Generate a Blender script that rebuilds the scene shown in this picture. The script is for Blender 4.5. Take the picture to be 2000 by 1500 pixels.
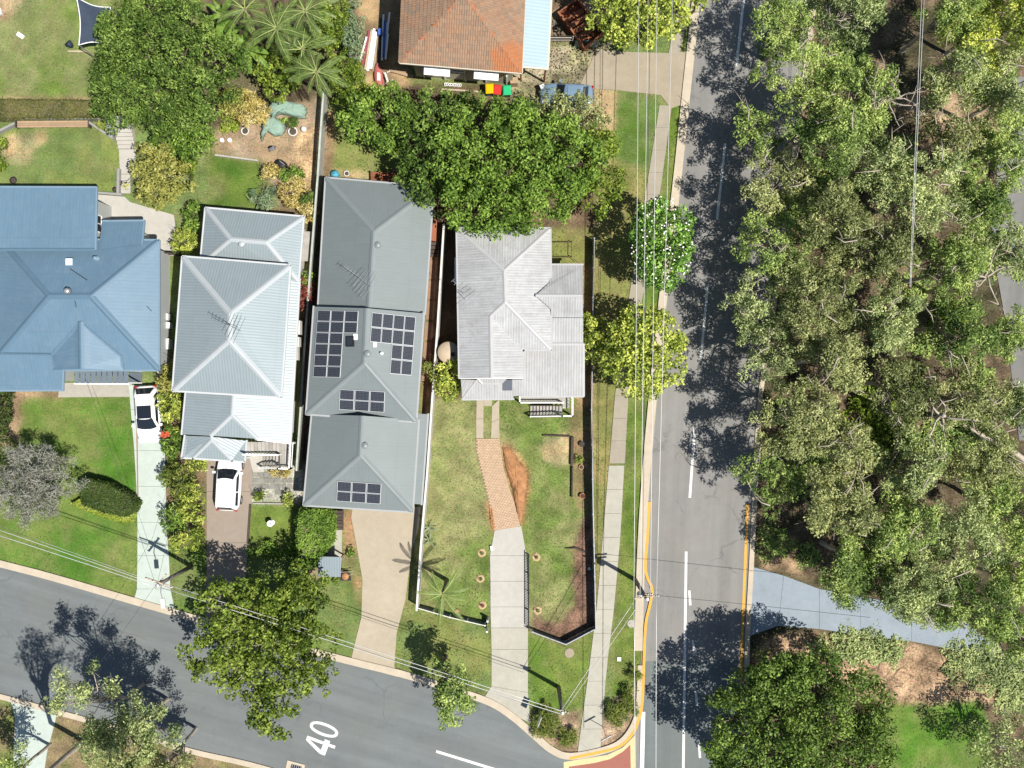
import bpy, bmesh, math, random
import numpy as np
from mathutils import Vector, Matrix

C = bpy.context.scene
for o in list(bpy.data.objects):
    bpy.data.objects.remove(o)
col = C.collection
H = 70.0            # drone height in metres
S = 26.0            # photo pixels per metre on the ground

# ------------------------------------------------------------------ camera, sky, sun, exposure
cam_d = bpy.data.cameras.new('camera')
cam = bpy.data.objects.new('camera', cam_d)
col.objects.link(cam)
cam.location = (0, 0, H)
cam.rotation_euler = (0, 0, 0)
cam_d.sensor_fit = 'HORIZONTAL'
cam_d.angle = 2 * math.atan(1000.0 / S / H)
cam_d.clip_start = 0.5
cam_d.clip_end = 3000
C.camera = cam

SUN = Vector((0.46, -0.262, 1.0)).normalized()          # direction towards the sun
world = bpy.data.worlds.new('World')
C.world = world
world.use_nodes = True
wn = world.node_tree
sky = wn.nodes.new('ShaderNodeTexSky')
sky.sky_type = 'NISHITA'
sky.sun_disc = False
sky.sun_elevation = math.asin(SUN.z)
sky.sun_rotation = math.atan2(SUN.x, SUN.y)
sky.air_density = 1.0
sky.dust_density = 0.6
bg = wn.nodes['Background']
bg.inputs['Strength'].default_value = 0.068
wn.links.new(sky.outputs[0], bg.inputs['Color'])
sl = bpy.data.lights.new('sun', 'SUN')
sl.energy = 5.0
sl.angle = math.radians(0.5)
sl.color = (1.0, 0.955, 0.88)
so = bpy.data.objects.new('sun', sl)
col.objects.link(so)
so.rotation_euler = SUN.to_track_quat('Z', 'Y').to_euler()
C.view_settings.view_transform = 'Standard'
C.view_settings.look = 'None'
C.view_settings.gamma = 1
C.view_settings.use_curve_mapping = False
C.view_settings.exposure = 0.60

# ------------------------------------------------------------------ helpers
def P(px, py, z=0.0):
    """ground truth position of the point of height z seen at photo pixel (px,py)"""
    f = (1 - z / H) / S
    return Vector(((px - 1000) * f, (750 - py) * f, z))

def PG(pts, z=0.0):
    return [P(x, y, z) for x, y in pts]

def on_plane(px, py, p0, n, off=0.0):
    d = Vector(((px - 1000) / S, (750 - py) / S, -H))
    c = Vector((0, 0, H))
    t = (n.dot(p0) + off - n.dot(c)) / n.dot(d)
    return c + d * t

def tag(o, label=None, cat=None, group=None, kind=None):
    if label: o['label'] = label
    if cat: o['category'] = cat
    if group: o['group'] = group
    if kind: o['kind'] = kind
    return o

def thing(name, label, cat, loc=(0, 0, 0), group=None, rz=0):
    o = bpy.data.objects.new(name, None)
    o.empty_display_size = 0.3
    col.objects.link(o)
    o.location = loc
    o.rotation_euler = (0, 0, rz)
    return tag(o, label, cat, group)

class MB:
    def __init__(self):
        self.v = []; self.f = []; self.uv = None
    def add(self, vs, fs):
        k = len(self.v)
        self.v += [tuple(a) for a in vs]
        self.f += [[i + k for i in f] for f in fs]
        return self
    def box(self, c, s, rz=0.0, m=None):
        hx, hy, hz = s[0] / 2, s[1] / 2, s[2] / 2
        ca, sa = math.cos(rz), math.sin(rz)
        vs = []
        for z in (-hz, hz):
            for x, y in ((-hx, -hy), (hx, -hy), (hx, hy), (-hx, hy)):
                p = Vector((x * ca - y * sa, x * sa + y * ca, z))
                if m is not None: p = m @ p
                vs.append((p.x + c[0], p.y + c[1], p.z + c[2]))
        return self.add(vs, [[3, 2, 1, 0], [4, 5, 6, 7], [0, 1, 5, 4], [1, 2, 6, 5], [2, 3, 7, 6], [3, 0, 4, 7]])
    def bar(self, a, b, w, h, up=Vector((0, 0, 1))):
        """box between a and b; w across, h along up, centred on the line"""
        a = Vector(a); b = Vector(b)
        d = (b - a).normalized()
        s = d.cross(up)
        s = s.normalized() if s.length > 1e-6 else Vector((1, 0, 0))
        u = s.cross(d).normalized()
        vs = []
        for p in (a, b):
            for x, y in ((-1, -1), (1, -1), (1, 1), (-1, 1)):
                vs.append(p + s * (x * w / 2) + u * (y * h / 2))
        return self.add(vs, [[3, 2, 1, 0], [4, 5, 6, 7], [0, 1, 5, 4], [1, 2, 6, 5], [2, 3, 7, 6], [3, 0, 4, 7]])
    def prism(self, poly, z0, z1):
        n = len(poly)
        vs = [(p[0], p[1], z0) for p in poly] + [(p[0], p[1], z1) for p in poly]
        a = sum(poly[i][0] * poly[(i + 1) % n][1] - poly[(i + 1) % n][0] * poly[i][1] for i in range(n))
        if a < 0:
            vs = vs[:n][::-1] + vs[n:][::-1]
        fs = [list(range(n - 1, -1, -1)), list(range(n, 2 * n))]
        fs += [[i, (i + 1) % n, n + (i + 1) % n, n + i] for i in range(n)]
        return self.add(vs, fs)
    def tube(self, pts, rad, n=6, cap=True):
        pts = [Vector(p) for p in pts]
        if not hasattr(rad, '__len__'): rad = [rad] * len(pts)
        vs = []; fs = []
        for i, p in enumerate(pts):
            d = (pts[min(i + 1, len(pts) - 1)] - pts[max(i - 1, 0)]).normalized()
            ref = Vector((0, 0, 1)) if abs(d.z) < 0.9 else Vector((1, 0, 0))
            s = d.cross(ref).normalized(); u = s.cross(d)
            for k in range(n):
                a = 2 * math.pi * k / n
                vs.append(p + (s * math.cos(a) + u * math.sin(a)) * rad[i])
        for i in range(len(pts) - 1):
            for k in range(n):
                k2 = (k + 1) % n
                fs.append([i * n + k2, i * n + k, (i + 1) * n + k, (i + 1) * n + k2])
        if cap:
            fs.append(list(range(n)))
            fs.append([(len(pts) - 1) * n + k for k in range(n - 1, -1, -1)])
        return self.add(vs, fs)
    def lathe(self, c, prof, n=16, cap=True):
        """profile list of (r,z) from bottom to top round a vertical axis at c"""
        vs = []; fs = []
        for r, z in prof:
            for k in range(n):
                a = 2 * math.pi * k / n
                vs.append((c[0] + r * math.cos(a), c[1] + r * math.sin(a), c[2] + z))
        for i in range(len(prof) - 1):
            for k in range(n):
                k2 = (k + 1) % n
                fs.append([i * n + k, i * n + k2, (i + 1) * n + k2, (i + 1) * n + k])
        if cap:
            fs.append([k for k in range(n - 1, -1, -1)])
            fs.append([(len(prof) - 1) * n + k for k in range(n)])
        return self.add(vs, fs)
    def loft(self, rings, cap=True, closed=True):
        n = len(rings[0]); vs = [p for r in rings for p in r]; fs = []
        for i in range(len(rings) - 1):
            for k in range(n if closed else n - 1):
                k2 = (k + 1) % n
                fs.append([i * n + k, i * n + k2, (i + 1) * n + k2, (i + 1) * n + k])
        if cap:
            fs.append(list(range(n - 1, -1, -1)))
            fs.append([(len(rings) - 1) * n + k for k in range(n)])
        return self.add(vs, fs)
    def mesh(self, name, mat, off=(0, 0, 0), smooth=False, slope_uv=False):
        me = bpy.data.meshes.new(name)
        o = Vector(off)
        me.from_pydata([(a[0] - o.x, a[1] - o.y, a[2] - o.z) for a in self.v], [], self.f)
        me.update()
        if mat: me.materials.append(mat)
        if smooth:
            me.polygons.foreach_set('use_smooth', [True] * len(me.polygons))
        if slope_uv:
            uvl = me.uv_layers.new(name='uv')
            for p in me.polygons:
                n = p.normal
                v = Vector((0, 0, 1)) - n * n.z
                v = v.normalized() if v.length > 1e-4 else Vector((0, 1, 0))
                u = n.cross(v)
                for li in p.loop_indices:
                    c = me.vertices[me.loops[li].vertex_index].co
                    uvl.data[li].uv = (c.dot(u) + o.dot(u), c.dot(v))
        return me

ROOT = {}
def obj(name, data, parent=None, loc=(0, 0, 0)):
    o = bpy.data.objects.new(name, data)
    col.objects.link(o)
    if parent is not None:
        o.parent = parent
    o.location = loc
    return o

def root_loc(o):
    while o.parent is not None: o = o.parent
    return Vector(o.location)

def part(name, mb, mat, parent, smooth=False, slope_uv=False, local=False):
    off = (0, 0, 0) if (local or parent is None) else root_loc(parent)
    return obj(name, mb.mesh(name, mat, off, smooth, slope_uv), parent)

def solo(name, mb, mat, label, cat, group=None, smooth=False, slope_uv=False):
    xs = np.array(mb.v)
    c = ((xs[:, 0].min() + xs[:, 0].max()) / 2, (xs[:, 1].min() + xs[:, 1].max()) / 2, xs[:, 2].min())
    o = obj(name, mb.mesh(name, mat, c, smooth, slope_uv), None, c)
    return tag(o, label, cat, group)

def struct(name, mb, mat, label=None, smooth=False, slope_uv=False):
    o = obj(name, mb.mesh(name, mat, (0, 0, 0), smooth, slope_uv))
    tag(o, label, None, None, 'structure')
    return o

def dup(root, loc, rz=0.0, label=None, scale=None):
    r = root.copy(); col.objects.link(r)
    r.location = loc; r.rotation_euler = (0, 0, rz)
    if scale: r.scale = (scale,) * 3 if not hasattr(scale, '__len__') else scale
    if label: r['label'] = label
    for ch in list(root.children):
        c = ch.copy(); col.objects.link(c); c.parent = r
        for g in list(ch.children):
            d = g.copy(); col.objects.link(d); d.parent = c
    return r

# ------------------------------------------------------------------ materials
def srgb(r, g, b):
    f = lambda c: (c / 12.92 if c <= 0.04045 else ((c + 0.055) / 1.055) ** 2.4)
    return (f(r / 255), f(g / 255), f(b / 255))

class NT:
    def __init__(self, name):
        self.m = bpy.data.materials.new(name)
        self.m.use_nodes = True
        self.t = self.m.node_tree
        self.b = self.t.nodes['Principled BSDF']
    def n(self, kind, **kw):
        nd = self.t.nodes.new(kind)
        for k, v in kw.items():
            if k.startswith('i_'):
                key = k[2:]
                nd.inputs[int(key) if key.isdigit() else key].default_value = v
            else:
                setattr(nd, k, v)
        return nd
    def l(self, a, b): self.t.links.new(a, b)
    def noise(self, scale, detail=4, rough=0.6, vec=None):
        nd = self.n('ShaderNodeTexNoise')
        nd.inputs['Scale'].default_value = scale
        nd.inputs['Detail'].default_value = detail
        nd.inputs['Roughness'].default_value = rough
        self.l(vec if vec is not None else self.pos(), nd.inputs['Vector'])
        return nd.outputs['Fac']
    def pos(self):
        if not hasattr(self, '_p'): self._p = self.n('ShaderNodeNewGeometry').outputs['Position']
        return self._p
    def objc(self):
        if not hasattr(self, '_o'): self._o = self.n('ShaderNodeTexCoord').outputs['Object']
        return self._o
    def uv(self):
        if not hasattr(self, '_u'): self._u = self.n('ShaderNodeTexCoord').outputs['UV']
        return self._u
    def ramp(self, fac, stops):
        r = self.n('ShaderNodeValToRGB')
        e = r.color_ramp.elements
        while len(e) < len(stops): e.new(0.5)
        for i, (p, c) in enumerate(stops):
            e[i].position = p
            e[i].color = (c[0], c[1], c[2], 1) if hasattr(c, '__len__') else (c, c, c, 1)
        self.l(fac, r.inputs[0])
        return r.outputs[0]
    def math(self, op, a, b=None, clamp=False):
        nd = self.n('ShaderNodeMath', operation=op, use_clamp=clamp)
        for i, x in enumerate((a, b)):
            if x is None: continue
            if isinstance(x, (int, float)): nd.inputs[i].default_value = x
            else: self.l(x, nd.inputs[i])
        return nd.outputs[0]
    def mix(self, fac, a, b, blend='MIX'):
        nd = self.n('ShaderNodeMix', data_type='RGBA', blend_type=blend)
        for s, x in ((nd.inputs[0], fac), (nd.inputs[6], a), (nd.inputs[7], b)):
            if isinstance(x, (int, float)): s.default_value = x
            elif isinstance(x, tuple): s.default_value = (x[0], x[1], x[2], 1)
            else: self.l(x, s)
        return nd.outputs[2]
    def bump(self, h, strength=0.5, dist=0.05):
        nd = self.n('ShaderNodeBump')
        nd.inputs['Strength'].default_value = strength
        nd.inputs['Distance'].default_value = dist
        self.l(h, nd.inputs['Height'])
        self.l(nd.outputs[0], self.b.inputs['Normal'])
    def base(self, c, rough=0.8, metal=0.0, spec=0.3):
        if isinstance(c, tuple): self.b.inputs['Base Color'].default_value = (c[0], c[1], c[2], 1)
        else: self.l(c, self.b.inputs['Base Color'])
        self.b.inputs['Roughness'].default_value = rough
        self.b.inputs['Metallic'].default_value = metal
        self.b.inputs['Specular IOR Level'].default_value = spec
        return self.m

_pm = {}
def pm(name, c, var=0.15, scale=2.0, rough=0.8, metal=0.0, spec=0.3, fine=0.1, bump=0.0, objv=False):
    """plain procedural material: colour varied by a broad and a fine noise"""
    if name in _pm: return _pm[name]
    t = NT(name)
    a = t.noise(scale, 5, 0.65)
    f = t.noise(scale * 14, 3, 0.7)
    k = t.math('ADD', t.math('MULTIPLY', t.math('SUBTRACT', a, 0.5), var * 4), 1.0)
    k = t.math('ADD', k, t.math('MULTIPLY', t.math('SUBTRACT', f, 0.5), fine * 4))
    if objv:
        rn = t.n('ShaderNodeObjectInfo').outputs['Random']
        k = t.math('MULTIPLY', k, t.math('ADD', t.math('MULTIPLY', rn, objv), 1 - objv / 2))
    c2 = t.mix(1.0, (c[0], c[1], c[2]), k, 'MULTIPLY')
    if bump: t.bump(f, bump, 0.02)
    _pm[name] = t.base(c2, rough, metal, spec)
    return _pm[name]

def concrete(name, c, stain=0.35, scale=0.5, fine=0.12):
    t = NT(name)
    big = t.noise(scale, 6, 0.7)
    mid = t.noise(2.2, 5, 0.7)
    fn = t.noise(26, 3, 0.8)
    k = t.math('ADD', 1.0 - stain * 0.5, t.math('MULTIPLY', big, stain))
    k = t.math('MULTIPLY', k, t.math('ADD', 0.85, t.math('MULTIPLY', mid, 0.3)))
    k = t.math('MULTIPLY', k, t.math('ADD', 1 - fine, t.math('MULTIPLY', fn, fine * 2)))
    cc = t.mix(1.0, c, k, 'MULTIPLY')
    spots = t.ramp(t.noise(5.5, 6, 0.75), [(0.62, 0.0), (0.72, 1.0)])
    cc = t.mix(t.math('MULTIPLY', spots, 0.35), cc, (c[0] * 0.55, c[1] * 0.53, c[2] * 0.48))
    t.bump(fn, 0.25, 0.01)
    return t.base(cc, 0.9, 0, 0.2)

def asphalt(name, c=(0.115, 0.118, 0.118), d=(1.0, 0.0)):
    """aggregate grain, broad bleaching and wheel-track wear running along direction d"""
    t = NT(name)
    mp0 = t.n('ShaderNodeMapping')
    mp0.inputs['Rotation'].default_value = (0, 0, -math.atan2(d[1], d[0]))
    t.l(t.pos(), mp0.inputs['Vector'])
    mp = t.n('ShaderNodeMapping')
    mp.inputs['Scale'].default_value = (0.03, 0.75, 1)
    t.l(mp0.outputs[0], mp.inputs['Vector'])
    tr = t.noise(1.0, 4, 0.6, mp.outputs[0])
    big = t.noise(0.12, 4, 0.6)
    mid = t.noise(1.1, 6, 0.72)
    fn = t.noise(38, 2, 0.8)
    k = t.math('ADD', 0.60, t.math('MULTIPLY', tr, 0.80))
    k = t.math('MULTIPLY', k, t.math('ADD', 0.8, t.math('MULTIPLY', big, 0.4)))
    k = t.math('MULTIPLY', k, t.math('ADD', 0.85, t.math('MULTIPLY', mid, 0.3)))
    k = t.math('MULTIPLY', k, t.math('ADD', 0.82, t.math('MULTIPLY', fn, 0.36)))
    cc = t.mix(1.0, c, k, 'MULTIPLY')
    warm = t.ramp(t.noise(0.3, 4, 0.6), [(0.45, 0.0), (0.7, 1.0)])
    cc = t.mix(t.math('MULTIPLY', warm, 0.4), cc, (c[0] * 1.12, c[1] * 1.05, c[2] * 0.92))
    # fine sealed cracks, a few dark drips
    wv = t.n('ShaderNodeVectorMath', operation='ADD')
    wn_ = t.n('ShaderNodeTexNoise'); wn_.inputs['Scale'].default_value = 0.6; wn_.inputs['Detail'].default_value = 5
    t.l(t.pos(), wn_.inputs['Vector'])
    ws = t.n('ShaderNodeVectorMath', operation='SCALE'); ws.inputs['Scale'].default_value = 2.2
    t.l(wn_.outputs['Color'], ws.inputs[0]); t.l(t.pos(), wv.inputs[0]); t.l(ws.outputs[0], wv.inputs[1])
    ve = t.n('ShaderNodeTexVoronoi', feature='DISTANCE_TO_EDGE'); ve.inputs['Scale'].default_value = 0.16
    t.l(wv.outputs[0], ve.inputs['Vector'])
    ck = t.ramp(ve.outputs['Distance'], [(0.004, 1.0), (0.010, 0.0)])
    ck = t.math('MULTIPLY', ck, t.ramp(t.noise(0.35, 3), [(0.48, 0.0), (0.6, 1.0)]))
    cc = t.mix(t.math('MULTIPLY', ck, 0.28), cc, (0.045, 0.045, 0.045))
    oil = t.ramp(t.noise(0.8, 5, 0.7), [(0.60, 0.0), (0.75, 1.0)])
    cc = t.mix(t.math('MULTIPLY', oil, 0.35), cc, (c[0] * 0.6, c[1] * 0.6, c[2] * 0.6))
    # sparse pale specks and chewing-gum dots
    vo = t.n('ShaderNodeTexVoronoi'); vo.inputs['Scale'].default_value = 1.1
    t.l(t.pos(), vo.inputs['Vector'])
    sp = t.ramp(vo.outputs['Distance'], [(0.03, 1.0), (0.05, 0.0)])
    cc = t.mix(t.math('MULTIPLY', sp, 0.35), cc, (0.3, 0.29, 0.27))
    t.bump(fn, 0.35, 0.012)
    return t.base(cc, 0.88, 0, 0.25)

def roofing(name, c, period=0.2, line=0.25, rough=0.45, metal=0.0, dirt=0.25, speck=0.0, bump=0.5, dirtc=(0.12, 0.11, 0.1)):
    t = NT(name)
    sx = t.n('ShaderNodeSeparateXYZ'); t.l(t.uv(), sx.inputs[0])
    w = t.math('SINE', t.math('MULTIPLY', sx.outputs[0], 2 * math.pi / period))
    w01 = t.math('ADD', t.math('MULTIPLY', w, 0.5), 0.5)
    mp = t.n('ShaderNodeMapping'); mp.inputs['Scale'].default_value = (6.0, 0.5, 1)
    t.l(t.uv(), mp.inputs['Vector'])
    streak = t.noise(1.0, 5, 0.65, mp.outputs[0])
    big = t.noise(0.35, 5, 0.65)
    mid = t.noise(1.7, 6, 0.7)
    k = t.math('ADD', 1 - line, t.math('MULTIPLY', w01, line))
    k = t.math('MULTIPLY', k, t.math('ADD', 1 - dirt * 0.45, t.math('MULTIPLY', streak, dirt * 0.9)))
    k = t.math('MULTIPLY', k, t.math('ADD', 1 - dirt * 0.5, t.math('MULTIPLY', big, dirt)))
    cc = t.mix(1.0, c, k, 'MULTIPLY')
    # sheet laps across the fall
    lap = t.math('FRACT', t.math('MULTIPLY', sx.outputs[1], 1 / 4.3))
    lapm = t.ramp(lap, [(0.0, 1.0), (0.006, 1.0), (0.012, 0.0)])
    cc = t.mix(t.math('MULTIPLY', lapm, 0.16), cc, (c[0] * 0.4, c[1] * 0.4, c[2] * 0.4))
    st = t.ramp(mid, [(0.5, 0.0), (0.75, 1.0)])
    cc = t.mix(t.math('MULTIPLY', st, dirt * 0.7), cc, dirtc)
    if speck:
        mp2 = t.n('ShaderNodeMapping'); mp2.inputs['Scale'].default_value = (9.0, 3.5, 1)
        t.l(t.uv(), mp2.inputs['Vector'])
        s1 = t.ramp(t.noise(1.0, 4, 0.75, mp2.outputs[0]), [(0.60, 0.0), (0.68, 1.0)])
        cc = t.mix(t.math('MULTIPLY', s1, speck), cc, dirtc)
    t.bump(w01, bump, 0.02)
    return t.base(cc, rough, metal, 0.35)

def foliage(name, cols, trans=0.35, rough=0.5):
    trans *= 0.75
    """leaf colours ramped by a per-leaf tint"""
    t = NT(name)
    at = t.n('ShaderNodeAttribute', attribute_name='tint')
    n = len(cols)
    cc = t.ramp(at.outputs['Fac'], [(i / (n - 1), c) for i, c in enumerate(cols)])
    t.base(cc, rough, 0, 0.14)
    tr = t.n('ShaderNodeBsdfTranslucent')
    t.l(t.mix(1.0, cc, (1.25, 1.35, 0.6), 'MULTIPLY'), tr.inputs['Color'])
    mx = t.n('ShaderNodeMixShader'); mx.inputs[0].default_value = trans
    t.l(t.b.outputs[0], mx.inputs[1]); t.l(tr.outputs[0], mx.inputs[2])
    t.l(mx.outputs[0], t.t.nodes['Material Output'].inputs['Surface'])
    return t.m

def metal_paint(name, c, rough=0.4): return pm(name, c, 0.06, 1.5, rough, 0.0, 0.4, 0.03)

M = {}
M['kerb'] = concrete('kerb_concrete', (0.40, 0.345, 0.265), 0.45, 0.8)
def worn_paint(name, c, wear=0.5):
    t = NT(name)
    w = t.ramp(t.noise(7, 6, 0.8), [(0.50, 0.0), (0.66, 1.0)])
    g = t.ramp(t.noise(0.9, 4, 0.6), [(0.35, 0.25), (0.7, 1.0)])
    k = t.math('ADD', 0.86, t.math('MULTIPLY', t.noise(2.5, 4), 0.28))
    cc = t.mix(1.0, c, k, 'MULTIPLY')
    cc = t.mix(t.math('MULTIPLY', t.math('MULTIPLY', w, g), wear), cc, (0.15, 0.148, 0.14))
    return t.base(cc, 0.75, 0, 0.25)
M['white_line'] = worn_paint('road_paint_white', (0.60, 0.60, 0.58), 0.75)
M['yellow_line'] = worn_paint('road_paint_yellow', (0.58, 0.30, 0.04), 0.7)
M['cream_line'] = worn_paint('road_paint_cream', (0.56, 0.42, 0.22), 0.6)
M['red_seal'] = worn_paint('red_threshold_seal', (0.26, 0.095, 0.07), 0.6)
M['asphalt_main'] = asphalt('asphalt_main_road', (0.180, 0.176, 0.168), (0.06, 1.0))
M['asphalt_side'] = asphalt('asphalt_side_street', (0.126, 0.138, 0.140), (1.0, -0.3))
M['conc_white'] = concrete('pale_concrete', (0.36, 0.41, 0.37), 0.22, 0.5)
M['conc_grey'] = concrete('grey_concrete', (0.36, 0.345, 0.31), 0.35, 0.4)
M['conc_beige'] = concrete('beige_concrete', (0.33, 0.285, 0.215), 0.4, 0.35, 0.2)
M['conc_brown'] = concrete('brown_concrete', (0.235, 0.195, 0.16), 0.3, 0.4)
M['conc_old'] = concrete('old_concrete', (0.27, 0.23, 0.17), 0.5, 0.4, 0.2)
M['conc_path'] = concrete('footpath_concrete', (0.33, 0.315, 0.265), 0.4, 0.6, 0.2)
M['conc_pathold'] = concrete('footpath_old', (0.27, 0.24, 0.19), 0.4, 0.6, 0.2)
M['conc_blue'] = concrete('blue_grey_concrete', (0.21, 0.245, 0.28), 0.45, 0.4, 0.2)
M['dark'] = pm('dark_gap', (0.02, 0.02, 0.022), 0.1, 2, 0.8)
M['timber_dark'] = pm('dark_timber', (0.06, 0.045, 0.035), 0.25, 2, 0.85, fine=0.2, objv=0.4)
M['timber_red'] = pm('red_brown_timber', (0.2, 0.075, 0.035), 0.2, 2, 0.8, fine=0.15, objv=0.3)
M['timber_grey'] = pm('weathered_grey_timber', (0.30, 0.285, 0.26), 0.2, 2, 0.9, fine=0.15, objv=0.3)
M['timber_pale'] = pm('pale_timber', (0.34, 0.28, 0.2), 0.2, 2, 0.9, fine=0.15, objv=0.4)
M['timber_tan'] = pm('tan_timber', (0.3, 0.21, 0.13), 0.2, 2, 0.85, fine=0.15, objv=0.25)
M['white'] = pm('white_paint', (0.78, 0.78, 0.76), 0.05, 2, 0.5, fine=0.04)
M['offwhite'] = pm('offwhite_paint', (0.55, 0.54, 0.5), 0.1, 2, 0.6, fine=0.06)
M['steel'] = pm('galvanised_steel', (0.42, 0.43, 0.44), 0.1, 3, 0.4, 0.6, fine=0.06)
M['black'] = pm('black_plastic', (0.018, 0.018, 0.02), 0.1, 3, 0.45)
M['glass'] = pm('dark_window_glass', (0.025, 0.03, 0.035), 0.1, 1, 0.08, 0, 0.6)
M['wire'] = pm('bare_aluminium_wire', (0.55, 0.55, 0.53), 0.05, 1, 0.45, 0.3)
M['wire_dark'] = pm('dark_service_wire', (0.05, 0.05, 0.05), 0.05, 1, 0.6)
M['pole_wood'] = pm('pole_timber', (0.16, 0.145, 0.12), 0.2, 3, 0.85, fine=0.15)
M['terracotta'] = pm('terracotta', (0.36, 0.14, 0.07), 0.15, 4, 0.8)
M['sand'] = pm('orange_sand', (0.31, 0.155, 0.07), 0.5, 1.6, 0.95, fine=0.5, bump=1.0)
M['bark'] = pm('pale_gum_bark', (0.36, 0.31, 0.25), 0.25, 1.5, 0.85, fine=0.15)
M['bark_dark'] = pm('dark_bark', (0.13, 0.10, 0.075), 0.25, 1.5, 0.9, fine=0.2)
M['bark_grey'] = pm('silvery_twigs', (0.30, 0.29, 0.27), 0.2, 1.5, 0.9, fine=0.15)
# ------------------------------------------------------------------ the ground: one fine sheet split into lawns, beds and dirt
rngG = np.random.default_rng(11)
_perm = rngG.random((256, 256))
def vnoise(x, y, s, off=0):
    x = x * s + off * 17.3; y = y * s + off * 9.1
    xi = np.floor(x).astype(int); yi = np.floor(y).astype(int)
    fx = x - xi; fy = y - yi
    fx = fx * fx * (3 - 2 * fx); fy = fy * fy * (3 - 2 * fy)
    g = lambda a, b: _perm[a & 255, b & 255]
    return (g(xi, yi) * (1 - fx) + g(xi + 1, yi) * fx) * (1 - fy) + (g(xi, yi + 1) * (1 - fx) + g(xi + 1, yi + 1) * fx) * fy
def fbm(x, y, s, off=0, oct=4):
    r = 0; a = 0.5; t = 0
    for k in range(oct):
        r = r + a * vnoise(x, y, s * 2 ** k, off + k * 3); t += a; a *= 0.55
    return r / t
def inpoly(x, y, poly):
    r = np.zeros(x.shape, bool); n = len(poly); j = n - 1
    for i in range(n):
        xi, yi = poly[i]; xj, yj = poly[j]
        if yi != yj:
            c = ((yi > y) != (yj > y)) & (x < (xj - xi) * (y - yi) / (yj - yi) + xi)
            r ^= c
        j = i
    return r

G_DRY = (0.215, 0.212, 0.112); G_LUSH = (0.095, 0.165, 0.038); G_MID = (0.138, 0.178, 0.072); G_DEEP = (0.06, 0.115, 0.022)
TAN = (0.32, 0.23, 0.14); BROWN = (0.17, 0.12, 0.075); DKBROWN = (0.085, 0.06, 0.042); BARK = (0.18, 0.105, 0.075); STRAW = (0.42, 0.31, 0.17)
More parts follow.
